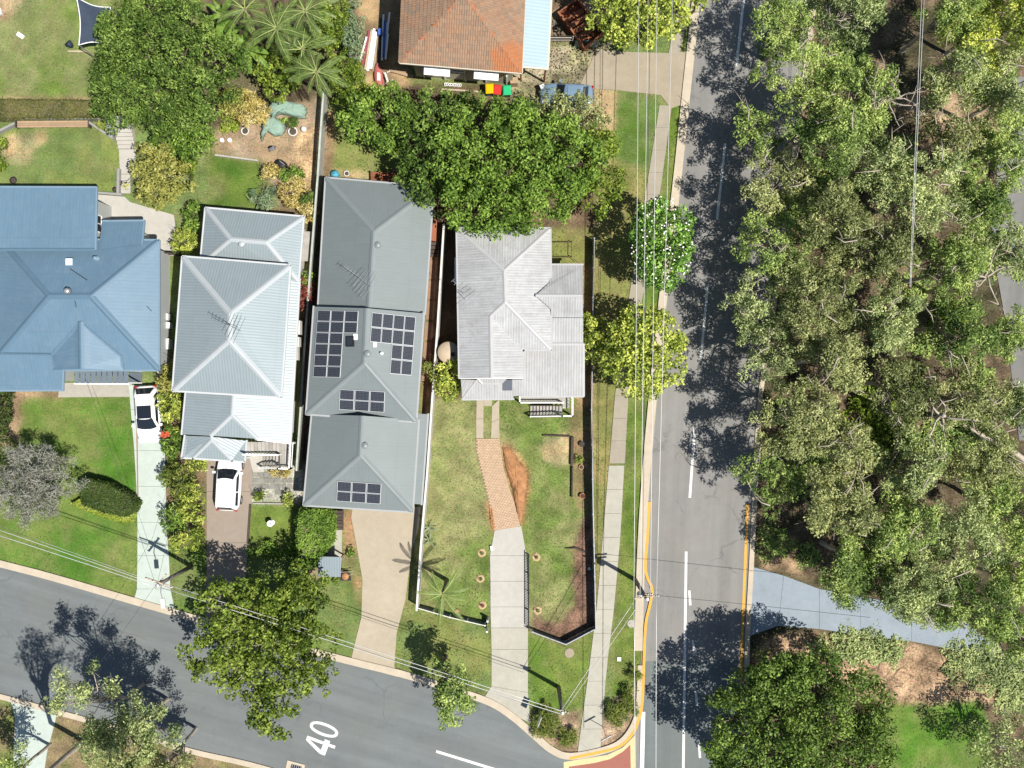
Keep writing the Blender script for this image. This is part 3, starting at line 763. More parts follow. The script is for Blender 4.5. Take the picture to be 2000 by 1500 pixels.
sheet('driveway', [(20, 1364), (112, 1388), (108, 1410), (92, 1470), (74, 1600), (10, 1600), (28, 1470), (30, 1400)], 0.055, M['conc_white'], 'pale concrete driveway in the lower left corner')
sheet('track', [(1962, 150), (2030, 150), (2060, 400), (2060, 860), (1990, 860), (1962, 620), (1935, 470), (1950, 300)], 0.045, asphalt('asphalt_track', (0.15, 0.15, 0.145), (0.1, 1)), 'grey bitumen track along the right edge behind the woodland')
# footpaths
fl = resample([(1330, -20), (1305, 108)], 3); fr = resample([(1352, -20), (1328, 108)], 3)
slabs('footpath', 'grey footpath above the top driveway crossing', fl, fr, M['conc_pathold'])
fl = resample([(1288, 206), (1262, 370), (1222, 620), (1202, 760), (1190, 905)], 16); fr = resample([(1312, 206), (1290, 370), (1248, 620), (1228, 760), (1220, 905)], 16)
slabs('footpath', 'weathered beige footpath passing under the verge trees', fl, fr, M['conc_pathold'])
fl = resample([(1189, 909), (1178, 1040), (1166, 1180), (1150, 1310), (1128, 1470)], 12); fr = resample([(1219, 909), (1212, 1040), (1200, 1180), (1184, 1310), (1172, 1470)], 12)
slabs('footpath', 'pale newer footpath running down to the street corner', fl, fr, M['conc_path'])
sheet('patio', [(190, 376), (243, 384), (255, 395), (340, 420), (350, 498), (338, 500), (188, 470)], 0.06, M['conc_grey'], 'grey concrete yard behind the blue roof')
sheet('patio', [(118, 748), (258, 746), (258, 775), (114, 776)], 0.05, concrete('exposed_aggregate', (0.31, 0.29, 0.25), 0.4, 1.0, 0.35), 'exposed aggregate path below the pergola')
sheet('path', [(640, 1032), (668, 1032), (668, 1095), (628, 1110), (624, 1085)], 0.05, M['conc_path'], 'short concrete path below the timber steps')
slabs('path', 'narrow slab path between the blue roof and the white roofs', [(312, 500), (312, 540), (314, 580), (314, 620), (312, 660), (310, 700), (308, 730)], [(330, 498), (331, 540), (332, 580), (332, 620), (330, 660), (328, 700), (322, 730)], M['conc_grey'])
# front path of the corner lot: two strips, then bricks
slabs('path', 'left concrete wheel strip of the front path', [(931, 780), (930, 818), (930, 856)], [(945, 780), (944, 818), (944, 856)], M['conc_beige'], z=0.05)
slabs('path', 'right concrete wheel strip of the front path', [(961, 793), (960, 825), (959, 856)], [(975, 780), (975, 818), (975, 856)], M['conc_beige'], z=0.05)
sheet('path', [(945, 780), (961, 780), (961, 793), (945, 793)], 0.049, M['conc_beige'], 'concrete piece joining the two wheel strips')
PAV_L = [(930, 857), (930, 880), (937, 910), (946, 945), (953, 975), (959, 1005), (966, 1038)]
PAV_R = [(976, 857), (978, 880), (984, 915), (994, 950), (1004, 980), (1011, 1005), (1017, 1030)]
rp = random.Random(5)
b = MB()
n_r = 58
pl = resample(PAV_L, n_r); pr = resample(PAV_R, n_r)
for i in range(n_r):
    k = 8
    for j in range(k):
        off = 0.5 / k if i % 2 else 0
        t0 = j / k + off; t1 = min((j + 1) / k + off, 1.0)
        if t1 - t0 < 0.02: continue
        g = 0.06
        a = lerp(pl[i], pr[i], t0 + g / k); bb = lerp(pl[i], pr[i], t1 - g / k)
        c = lerp(pl[i + 1], pr[i + 1], t1 - g / k); d = lerp(pl[i + 1], pr[i + 1], t0 + g / k)
        qa = lerp(a, d, 0.08); qb = lerp(bb, c, 0.08); qc = lerp(bb, c, 0.92); qd = lerp(a, d, 0.92)
        b.prism([P(*qa)[:2], P(*qb)[:2], P(*qc)[:2], P(*qd)[:2]], 0.0, 0.055 + rp.uniform(-0.008, 0.01))
root = thing('paved_path', 'curving path of cream brick pavers with open joints', None, P(960, 940)); root['kind'] = 'structure'
o = part('brick', b, pm('cream_brick', (0.42, 0.30, 0.20), 0.15, 3, 0.9, fine=0.2), root); o['kind'] = 'stuff'
b = MB(); b.prism([P(*p)[:2] for p in PAV_L + PAV_R[::-1]], -0.05, 0.036)
part('bedding_sand', b, pm('bedding_sand', (0.22, 0.15, 0.095), 0.2, 3, 0.95, fine=0.2), root)
# ------------------------------------------------------------------ houses
R_BLUE = roofing('blue_grey_roof_sheet', (0.098, 0.166, 0.228), 0.25, 0.03, 0.5, 0, 0.32, 0.15, 0.06, (0.2, 0.24, 0.27))
R_WHITE = roofing('pale_corrugated_iron', (0.24, 0.285, 0.30), 0.2, 0.12, 0.45, 0.1, 0.24, 0.15, 0.3, (0.3, 0.32, 0.33))
R_GREY = roofing('grey_roof_sheet', (0.150, 0.174, 0.174), 0.25, 0.025, 0.5, 0, 0.22, 0.12, 0.05, (0.2, 0.21, 0.21))
R_OLD = roofing('weathered_iron', (0.325, 0.33, 0.332), 0.19, 0.14, 0.55, 0.0, 0.8, 0.9, 0.32, (0.21, 0.19, 0.17))
R_OLDC = roofing('weathered_iron_porch', (0.315, 0.317, 0.315), 0.19, 0.12, 0.55, 0.0, 0.7, 0.8, 0.32, (0.21, 0.19, 0.17))
R_PALEBLUE = roofing('pale_blue_roof_sheet', (0.30, 0.39, 0.43), 0.25, 0.08, 0.4, 0, 0.12, 0.3, 0.3, (0.2, 0.23, 0.25))
CAP_GREY = metal_paint('grey_ridge_cap', (0.172, 0.195, 0.195))
CAP_WHITE = metal_paint('pale_ridge_cap', (0.34, 0.365, 0.375))
CAP_BLUE = metal_paint('blue_ridge_cap', (0.085, 0.145, 0.20))
CAP_OLD = metal_paint('weathered_ridge_cap', (0.36, 0.36, 0.36))
GUT_WHITE = metal_paint('white_gutter', (0.42, 0.43, 0.43))
GUT_BLUE = metal_paint('blue_gutter', (0.15, 0.22, 0.28))
GUT_GREY = metal_paint('grey_gutter', (0.29, 0.3, 0.3))
GUT_CREAM = metal_paint('cream_gutter', (0.50, 0.45, 0.36))
def wallmat(name, c):
    """painted weatherboards: shadow gap every 15 cm"""
    t = NT(name)
    sx = t.n('ShaderNodeSeparateXYZ'); t.l(t.pos(), sx.inputs[0])
    fr = t.math('FRACT', t.math('MULTIPLY', sx.outputs[2], 1 / 0.15))
    k = t.ramp(fr, [(0.0, 0.6), (0.08, 1.0), (1.0, 0.94)])
    cc = t.mix(1.0, c, k, 'MULTIPLY')
    cc = t.mix(t.math('MULTIPLY', t.noise(1.2, 5), 0.25), cc, (c[0] * .7, c[1] * .68, c[2] * .62))
    t.bump(fr, 0.4, 0.02)
    return t.base(cc, 0.7, 0, 0.3)
W_CREAM = wallmat('cream_weatherboard', (0.46, 0.43, 0.34))
W_GREY = wallmat('grey_weatherboard', (0.42, 0.44, 0.44))
W_WHITE = wallmat('white_weatherboard', (0.6, 0.6, 0.57))
W_BRICK = pm('red_brick_wall', (0.24, 0.12, 0.08), 0.15, 2, 0.9, fine=0.2)

def house(name, label, roofs, walls, gut, wallm, cat='house'):
    """roofs: list of dict(v={key:(px,py,z)}, f=[keys...], caps=[(a,b)], gut=[(a,b)], mat, cap)"""
    ps = [P(*p) for r in roofs for p in r['v'].values()]
    cx = sum(p.x for p in ps) / len(ps); cy = sum(p.y for p in ps) / len(ps)
    root = thing(name, label, cat, (cx, cy, 0))
    planes = []
    out = {'root': root, 'planes': {}, 'roofs': []}
    for r in roofs:
        V = {k: P(*p) for k, p in r['v'].items()}
        b = MB()
        for f in r['f']:
            pts = [V[k] for k in f]
            n = Vector((0, 0, 0))
            for i in range(len(pts)):
                a, c = pts[i], pts[(i + 1) % len(pts)]
                n += a.cross(c)
            if n.z < 0: pts = pts[::-1]; n = -n
            n.normalize()
            low = [p - Vector((0, 0, 0.06)) for p in pts]
            k = len(pts)
            b.add(pts + low, [list(range(k)), list(range(2 * k - 1, k - 1, -1))] + [[(i + 1) % k, i, k + i, k + (i + 1) % k] for i in range(k)])
            out['planes'][''.join(str(q) for q in f) if 'id' not in r else (r['id'], tuple(f))] = (sum(pts, Vector()) / k, n)
        ro = part('roof', b, r['mat'], root, slope_uv=True)
        out['roofs'].append(ro)
        for a, c in r.get('caps', []):
            cb = MB(); w = r.get('capw', 0.22)
            A, B = V[a] + Vector((0, 0, 0.02)), V[c] + Vector((0, 0, 0.02))
            d = (B - A).normalized(); s = d.cross(Vector((0, 0, 1))).normalized()
            dz = r.get('capdrop', 0.35)
            rings = []
            for p in (A, B):
                rings.append([p - s * w - Vector((0, 0, w * dz)), p - s * w * .25 + Vector((0, 0, 0.025)), p + s * w * .25 + Vector((0, 0, 0.025)), p + s * w - Vector((0, 0, w * dz)), p - Vector((0, 0, 0.05))])
            cb.loft(rings)
            part('ridge_cap', cb, r['cap'], ro)
        for a, c in r.get('gut', []):
            gb = MB()
            A, B = V[a].copy(), V[c].copy()
            d = (B - A).normalized(); s = d.cross(Vector((0, 0, 1))).normalized()
            cen = sum(V.values(), Vector()) / len(V)
            if (A - cen).dot(s) < 0: s = -s
            q = s * 0.055 - Vector((0, 0, 0.07))
            gb.bar(A + q - d * .06, B + q + d * .06, 0.13, 0.13)
            part('gutter', gb, gut, ro)
    for w in walls:
        poly = [P(x, y, w['z'])[:2] for x, y in w['p']]
        n = len(poly)
        area = sum(poly[i][0] * poly[(i + 1) % n][1] - poly[(i + 1) % n][0] * poly[i][1] for i in range(n))
        if area < 0: poly = poly[::-1]
        ins = []
        o = w.get('in', 0.45)
        for i in range(n):
            p0, p1, p2 = Vector(poly[i - 1]), Vector(poly[i]), Vector(poly[(i + 1) % n])
            e0 = (p1 - p0).normalized(); e1 = (p2 - p1).normalized()
            n0 = Vector((-e0.y, e0.x)); n1 = Vector((-e1.y, e1.x))
            m = (n0 + n1); m = m / max(m.dot(n0), 0.3)
            ins.append(p1 + m * o)
        b = MB(); b.prism([tuple(p) for p in ins], -0.05, w['z'] - 0.09)
        part('wall', b, w.get('mat', wallm), root)
        out.setdefault('walls', []).append(ins)
        # windows along each wall face
        for i in range(n):
            a, c = ins[i], ins[(i + 1) % n]
            L = (c - a).length
            if w.get('nowin') or L < 2.2: continue
            k = max(1, int(L / 3.2)); e = (c - a).normalized(); nn = Vector((e.y, -e.x))
            zc = w['z'] - 1.45
            if zc < 0.9: continue
            for j in range(k):
                m = a + e * L * (j + 0.5) / k
                fb = MB(); ang = math.atan2(e.y, e.x)
                for dx, dz, ww, hh in ((0, .58, 1.3, .09), (0, -.58, 1.3, .09), (-.61, 0, .08, 1.07), (.61, 0, .08, 1.07), (0, 0, .05, 1.07)):
                    fb.box((m.x + e.x * dx + nn.x * .03, m.y + e.y * dx + nn.y * .03, zc + dz), (ww, .1, hh), ang)
                fo = part('window', fb, M['white'], root)
                gb = MB(); gb.box((m.x + nn.x * .012, m.y + nn.y * .012, zc), (1.14, .03, 1.07), ang)
                part('pane', gb, M['glass'], fo)
    return out

# --- lot one: blue roof
H1 = house('blue_roofed_house', 'big house under the blue grey sheet roofs at the left edge', [
    dict(id='m', v=dict(TL=(0, 468, 3.5), TR=(309, 470, 3.5), BR=(309, 722, 3.5), BL=(-27, 722, 3.5), r1=(95, 578, 5.5), r2=(177, 578, 5.5)),
         f=[('TL', 'r1', 'BL'), ('TL', 'TR', 'r2', 'r1'), ('TR', 'BR', 'r2'), ('BL', 'BR', 'r2', 'r1')],
         caps=[('TL', 'r1'), ('r1', 'r2'), ('r1', 'BL'), ('r2', 'TR'), ('r2', 'BR')], gut=[('TR', 'BR'), ('TL', 'BL'), ('BL', 'BR'), ('TL', 'TR')], mat=R_BLUE, cap=CAP_BLUE),
    dict(id='s', v=dict(a=(-60, 366, 4.0), b=(187, 367, 4.0), c=(185, 487, 4.55), d=(-60, 487, 4.55)), f=[('a', 'b', 'c', 'd')], caps=[('c', 'd')], capw=0.12, gut=[('a', 'b'), ('b', 'c')], mat=R_BLUE, cap=CAP_BLUE),
    dict(id='e', v=dict(a=(200, 433, 3.05), b=(280, 432, 3.05), c=(276, 476, 3.78), d=(192, 488, 3.95)), f=[('a', 'b', 'c', 'd')], gut=[('a', 'b'), ('b', 'c')], mat=R_BLUE, cap=CAP_BLUE),
    dict(id='g', v=dict(t=(157, 628, 4.9), e=(158, 720, 4.9), l=(97, 694, 4.0), lb=(102, 723, 3.72), r=(238, 696, 4.0), rb=(242, 723, 3.72)),
         f=[('t', 'l', 'lb', 'e'), ('t', 'e', 'rb', 'r')], caps=[('t', 'e')], mat=R_BLUE, cap=CAP_BLUE, gut=[]),
    dict(id='b', v=dict(a=(-60, 690, 4.02), b=(98, 692, 4.02), c=(104, 716, 3.75), c2=(122, 722, 3.68), d=(121, 761, 3.2), e=(-60, 762, 3.2)), f=[('a', 'b', 'c', 'c2', 'd', 'e')], gut=[('d', 'e'), ('c2', 'd')], caps=[('a', 'b')], capw=0.08, mat=R_BLUE, cap=CAP_BLUE)],
    [dict(p=[(0, 468), (309, 470), (309, 722), (-27, 722)], z=3.5, nowin=1), dict(p=[(-60, 372), (185, 372), (185, 487), (-60, 487)], z=3.9), dict(p=[(204, 436), (276, 436), (274, 476), (204, 486)], z=3.0, nowin=1), dict(p=[(-60, 690), (116, 690), (116, 756), (-60, 756)], z=3.2)],
    GUT_BLUE, W_GREY)
R1 = H1['root']; pl = H1['planes']
def vent(root, px, py, plane, r, kind, mat):
    p = on_plane(px, py, plane[0], plane[1], 0.0)
    b = MB()
    if kind == 'whirly':
        b.lathe(p, [(r * .75, -.25), (r * .75, .12), (r, .18), (r * 1.05, .3), (r * .8, .42), (r * .3, .47)], 14)
        o = part('whirlybird_vent', b, mat, root, True)
        fb = MB()
        for k in range(12):
            a = k * math.pi / 6
            fb.bar(p + Vector((math.cos(a) * r * 1.02, math.sin(a) * r * 1.02, .18)), p + Vector((math.cos(a + .3) * r * .8, math.sin(a + .3) * r * .8, .44)), .03, .05)
        part('vane', fb, M['black'], o)
    elif kind == 'dome':
        b.lathe(p, [(r, -.2), (r, .12), (r * 1.12, .13), (r * 1.12, .17), (r * .9, .2), (r * .4, .26), (0.01, .27)], 18)
        part('roof_vent', b, mat, root, True)
    elif kind == 'pipe':
        b.lathe(p, [(r * 1.6, -.15), (r * 1.6, .05), (r, .07), (r, .42)], 10)
        part('vent_pipe', b, mat, root, True)
vent(R1, 135, 569, pl[('m', ('TL', 'TR', 'r2', 'r1'))], 0.23, 'whirly', M['steel'])
vent(R1, 189, 505, pl[('m', ('TL', 'TR', 'r2', 'r1'))], 0.13, 'pipe', GUT_BLUE)
b = MB(); p = on_plane(137, 512, *pl[('m', ('TL', 'TR', 'r2', 'r1'))]); 
b.box((p.x, p.y, p.z + .05), (.55, .55, .22)); o = part('skylight', b, GUT_BLUE, R1)
b = MB(); b.box((p.x, p.y, p.z + .17), (.44, .44, .05)); part('dome', b, M['white'], o)
for (x0, y0, x1, y1) in ((137, 525, 170, 547), (146, 587, 149, 600), (287, 598, 296, 608)):
    pn = pl[('m', ('TL', 'TR', 'r2', 'r1'))] if y0 < 575 else (pl[('m', ('BL', 'BR', 'r2', 'r1'))] if x0 < 200 else pl[('m', ('TR', 'BR', 'r2'))])
    b = MB(); b.tube([on_plane(x0, y0, pn[0], pn[1], .04), on_plane(x1, y1, pn[0], pn[1], .06)], .022, 6); part('pipe', b, M['black'], R1)
# pergola beside the front door: frame, roof panels
pg = thing('pergola', 'slatted dark pergola between the blue roof and the sedan driveway', 'pergola', P(198, 736, 0))
b = MB()
for (x, y) in ((147, 748), (250, 748), (147, 724), (250, 724)):
    b.box((*P(x, y, 2.5)[:2], 1.25), (.1, .1, 2.5))
for y in (723, 749):
    b.bar(P(145, y, 2.52), P(253, y + 1, 2.52), .1, .14)
part('frame', b, M['white'], pg)
for i in range(10):
    x0 = 146 + i * 10.6
    b = MB(); a, c = P(x0, 724, 2.66), P(x0 + 9.2, 749, 2.62)
    b.add([P(x0, 724, 2.64), P(x0 + 9.4, 724, 2.64), P(x0 + 9.4, 749, 2.60), P(x0, 749, 2.60), P(x0, 724, 2.69), P(x0 + 9.4, 724, 2.69), P(x0 + 9.4, 749, 2.65), P(x0, 749, 2.65)],
          [[0, 1, 2, 3], [7, 6, 5, 4], [1, 0, 4, 5], [2, 1, 5, 6], [3, 2, 6, 7], [0, 3, 7, 4]])
    part('roof_sheet', b, pm('pergola_panel', (0.13, 0.16, 0.19), 0.12, 1, 0.35, 0.1, 0.4), pg)
b = MB(); b.prism([P(254, 727)[:2], P(278, 727)[:2], P(278, 748)[:2], P(254, 748)[:2]], 0.02, 0.075)
solo('door_mat', b, pm('blue_grey_mat', (0.085, 0.105, 0.125), 0.1, 3, 0.9), 'dark blue grey mat on the concrete in front of the white sedan', 'mat')

# --- lot two: pale corrugated roofs
H2 = house('white_roofed_house', 'two storey house under pale corrugated iron beside the white hatchback', [
    dict(id='k', v=dict(TL=(402, 407, 3.4), TR=(592, 424, 3.4), BR=(582, 549, 3.4), BL=(392, 516, 3.4), r1=(450, 467, 4.7), r2=(520, 473, 4.7)),
         f=[('TL', 'TR', 'r2', 'r1'), ('TL', 'r1', 'BL'), ('BL', 'r1', 'r2', 'BR'), ('TR', 'BR', 'r2')], caps=[('TL', 'r1'), ('r1', 'r2'), ('r2', 'TR'), ('r2', 'BR'), ('r1', 'BL')],
         gut=[('TL', 'TR'), ('TL', 'BL'), ('TR', 'BR')], mat=R_WHITE, cap=CAP_WHITE, capw=.18),
    dict(id='m', v=dict(TL=(357, 502, 5.0), TR=(566, 519, 5.0), BR=(548, 775, 5.0), BL=(338, 762, 5.0), r1=(449, 612, 7.0), r2=(447, 664, 7.0)),
         f=[('TL', 'TR', 'r1'), ('TL', 'r1', 'r2', 'BL'), ('BL', 'r2', 'BR'), ('TR', 'BR', 'r2', 'r1')], caps=[('TL', 'r1'), ('TR', 'r1'), ('r1', 'r2'), ('r2', 'BL'), ('r2', 'BR')],
         gut=[('TL', 'TR'), ('TL', 'BL'), ('TR', 'BR'), ('BL', 'BR')], mat=R_WHITE, cap=CAP_WHITE),
    dict(id='l', v=dict(a=(365, 752, 3.2), q1=(457, 752, 4.5), q2=(453, 810, 4.5), h1=(410, 851, 3.9), b=(356, 848, 3.2), h2=(503, 857, 3.92), R2=(566, 864, 3.2), R1=(584, 545, 3.2), i1=(556, 543, 3.55), i2=(536, 752, 3.62)),
         f=[('a', 'q1', 'q2', 'h1', 'b'), ('q2', 'h2', 'h1'), ('q1', 'i2', 'R2', 'h2', 'q2'), ('i1', 'R1', 'R2', 'i2')], caps=[('q1', 'q2'), ('q2', 'h1'), ('q2', 'h2')], gut=[('a', 'b'), ('R1', 'R2'), ('h2', 'R2')], mat=R_WHITE, cap=CAP_WHITE, capw=.18),
    dict(id='p', v=dict(TL=(362, 851, 3.1), TR=(480, 861, 3.1), BR=(477, 901, 3.1), BL=(356, 893, 3.1), p1=(413, 853, 3.8), p2=(413, 859, 3.8), f1=(377, 894, 3.1), f2=(453, 899, 3.1)),
         f=[('TL', 'p1', 'p2', 'f1', 'BL'), ('p2', 'f2', 'f1'), ('p1', 'TR', 'BR', 'f2', 'p2')], caps=[('p1', 'p2'), ('p2', 'f1'), ('p2', 'f2')], gut=[('TL', 'BL'), ('BL', 'f1'), ('f1', 'f2'), ('f2', 'BR'), ('TR', 'BR')], mat=R_WHITE, cap=CAP_WHITE, capw=.15)],
    [dict(p=[(402, 407), (592, 424), (582, 549), (392, 516)], z=3.4), dict(p=[(357, 502), (566, 519), (548, 775), (338, 762)], z=5.0), dict(p=[(365, 752), (572, 700), (566, 862), (360, 848)], z=3.2)],
    GUT_WHITE, W_WHITE)
R2_ = H2['root']; pl2 = H2['planes']
vent(R2_, 473, 477, pl2[('k', ('BL', 'r1', 'r2', 'BR'))], .2, 'dome', CAP_WHITE)
b = MB()
for (x, y) in ((360, 888), (474, 896)): b.box((*P(x, y, 3.0)[:2], 1.5), (.12, .12, 3.0))
part('post', b, M['white'], R2_)
for (a, c, w) in (((573, 690), (584, 692), 90), ((570, 700), (586, 735), 0)):
    pass
# air conditioner boxes and hoods along the side wall
for k, (x, y) in enumerate(((580, 668), (582, 640), (577, 690))):
    b = MB(); b.box((*P(x, y, 2.4)[:2], 2.3), (.4, 1.0 if k else .7, .7)); part('window_hood', b, M['offwhite'], R2_)

# --- lot three: grey roofs
H3 = house('grey_roofed_house', 'long low house in three grey sheet roofs carrying solar panels', [
    dict(id='k', v=dict(TL=(637, 348, 3.0), TR=(846, 366, 3.0), BR=(829, 613, 3.0), BL=(622, 602, 3.0), r1=(731, 452, 4.9), r2=(721, 605, 4.9)),
         f=[('TL', 'TR', 'r1'), ('TL', 'r1', 'r2', 'BL'), ('r1', 'TR', 'BR', 'r2')], caps=[('TL', 'r1'), ('TR', 'r1'), ('r1', 'r2')], gut=[('TL', 'BL'), ('TR', 'BR'), ('TL', 'TR')], mat=R_GREY, cap=CAP_GREY),
    dict(id='m', v=dict(TL=(614, 599, 3.75), TR=(827, 612, 3.75), BR=(812, 823, 3.75), BL=(599, 808, 3.75), m1=(717, 602, 5.6), m2=(712, 709, 5.6)),
         f=[('TL', 'm1', 'm2', 'BL'), ('m1', 'TR', 'BR', 'm2'), ('BL', 'm2', 'BR')], caps=[('m1', 'm2'), ('m2', 'BL'), ('m2', 'BR')], gut=[('TL', 'BL'), ('TR', 'BR'), ('BL', 'BR')], mat=R_GREY, cap=CAP_GREY),
    dict(id='f', v=dict(TL=(610, 809, 3.1), TR=(817, 820, 3.1), BR=(805, 999, 3.1), BL=(594, 986, 3.1), f1=(708, 812, 4.9), f2=(704, 889, 4.9)),
         f=[('TL', 'f1', 'f2', 'BL'), ('f1', 'TR', 'BR', 'f2'), ('BL', 'f2', 'BR')], caps=[('f1', 'f2'), ('f2', 'BL'), ('f2', 'BR')], gut=[('TL', 'BL'), ('TR', 'BR'), ('BL', 'BR')], mat=R_GREY, cap=CAP_GREY),
    dict(id='s', v=dict(a=(816, 808, 3.08), b=(835, 809, 2.7), c=(822, 985, 2.7), d=(804, 984, 3.08)), f=[('a', 'b', 'c', 'd')], gut=[('b', 'c')], mat=R_GREY, cap=CAP_GREY)],
    [dict(p=[(637, 348), (846, 366), (829, 613), (622, 602)], z=3.0), dict(p=[(614, 599), (827, 612), (812, 823), (599, 808)], z=3.75), dict(p=[(610, 809), (817, 820), (805, 999), (594, 986)], z=3.1)],
    GUT_GREY, W_BRICK)
R3 = H3['root']; pl3 = H3['planes']
KR = pl3[('k', ('r1', 'TR', 'BR', 'r2'))]; KL = pl3[('k', ('TL', 'r1', 'r2', 'BL'))]
ML = pl3[('m', ('TL', 'm1', 'm2', 'BL'))]; MR = pl3[('m', ('m1', 'TR', 'BR', 'm2'))]; MF = pl3[('m', ('BL', 'm2', 'BR'))]; FF = pl3[('f', ('BL', 'f2', 'BR'))]; FR = pl3[('f', ('f1', 'TR', 'BR', 'f2'))]
vent(R3, 738, 479, KR, .21, 'dome', CAP_GREY); vent(R3, 718, 691, MR, .22, 'dome', CAP_GREY); vent(R3, 713, 870, FR, .21, 'dome', CAP_GREY)
vent(R3, 746, 690, MR, .07, 'pipe', M['white'])
def flatbox(root, name, px, py, plane, sx, sy, h, mat):
    p = on_plane(px, py, plane[0], plane[1], h / 2)
    b = MB(); b.box((0, 0, 0), (sx, sy, h))
    q = Vector((0, 0, 1)).rotation_difference(plane[1]).to_matrix()
    b.v = [tuple(q @ Vector(v) + p) for v in b.v]
    return part(name, b, mat, root)
o = flatbox(R3, 'skylight', 684, 667, ML, .62, .72, .14, M['black']); flatbox(o, 'glazing', 683.6, 666.6, ML, .46, .56, .17, M['glass'])
flatbox(R3, 'junction_box', 694, 658, ML, .3, .42, .1, M['white']); flatbox(R3, 'junction_box', 732, 673, MR, .25, .34, .1, M['white'])
# solar panels
def solar_mat():
    t = NT('solar_cells')
    sx = t.n('ShaderNodeSeparateXYZ'); t.l(t.uv(), sx.inputs[0])
    def line(c, n, w):
        f = t.math('FRACT', t.math('MULTIPLY', c, n))
        d = t.math('ABSOLUTE', t.math('SUBTRACT', f, 0.5))
        return t.math('GREATER_THAN', d, 0.5 - w)
    l = t.math('MAXIMUM', line(sx.outputs[0], 10, .06), line(sx.outputs[1], 6, .05))
    bus = t.math('MULTIPLY', line(sx.outputs[1], 18, .09), 0.25)
    l = t.math('MAXIMUM', l, bus)
    cell = t.mix(t.noise(9, 2), (0.010, 0.013, 0.020), (0.026, 0.03, 0.042))
    cc = t.mix(t.math('MULTIPLY', l, 0.55), cell, (0.16, 0.18, 0.20))
    return t.base(cc, 0.5, 0.0, 0.08)
SOL = solar_mat()
FRAME = metal_paint('aluminium_frame', (0.55, 0.56, 0.58), 0.35)
def solar(root, quad, plane, nc, nr, skip=(), lift=.1):
    """quad: TL,TR,BR,BL photo pixels of the whole array on the roof plane"""
    TL, TR, BR, BL = quad
    n = plane[1]
    for r in range(nr):
        for c in range(nc):
            if (r, c) in skip: continue
            def at(u, v):
                a = lerp(TL, TR, u); d = lerp(BL, BR, u); q = lerp(a, d, v)
                return on_plane(q[0], q[1], plane[0], plane[1], lift)
            g = 0.012
            u0, u1, v0, v1 = c / nc + g / nc * 2, (c + 1) / nc - g / nc * 2, r / nr + g / nr * 2, (r + 1) / nr - g / nr * 2
            q = [at(u0, v0), at(u1, v0), at(u1, v1), at(u0, v1)]
            b = MB(); b.add([p - n * .04 for p in q] + q, [[0, 1, 2, 3], [7, 6, 5, 4], [1, 0, 4, 5], [2, 1, 5, 6], [3, 2, 6, 7], [0, 3, 7, 4]])
            o = part('solar_panel', b, FRAME, root)
            m = 0.05
            cen = sum(q, Vector()) / 4
            q2 = [cen + (p - cen) * 0.945 + n * .004 for p in q]
            me = bpy.data.meshes.new('cell_sheet')
            off = root_loc(root)
            me.from_pydata([tuple(p - off) for p in q2], [], [[3, 2, 1, 0]])
            uvl = me.uv_layers.new(name='uv')
            wide = (q[1] - q[0]).length > (q[3] - q[0]).length
            uvs = [(0, 0), (1, 0), (1, 1), (0, 1)] if wide else [(0, 0), (0, 1), (1, 1), (1, 0)]
            for li, vi in enumerate([3, 2, 1, 0]): uvl.data[li].uv = uvs[vi]
            me.materials.append(SOL); me.update()
            obj('cell_sheet', me, o)
solar(R3, [(620, 605.5), (700.5, 607.5), (692, 738.5), (610.5, 736.5)], ML, 3, 6, skip=[(r, 2) for r in (2, 3, 4, 5)])
solar(R3, [(726.5, 609.5), (812.5, 618.5), (804, 734), (718.5, 726.5)], MR, 4, 4, skip=[(2, 0), (2, 1), (3, 0), (3, 1)])
solar(R3, [(663, 760), (752.5, 765), (751, 806), (661.5, 800)], MF, 3, 2)
solar(R3, [(658.3, 939.5), (745.5, 945), (743.3, 985), (656.7, 979)], FF, 3, 2)

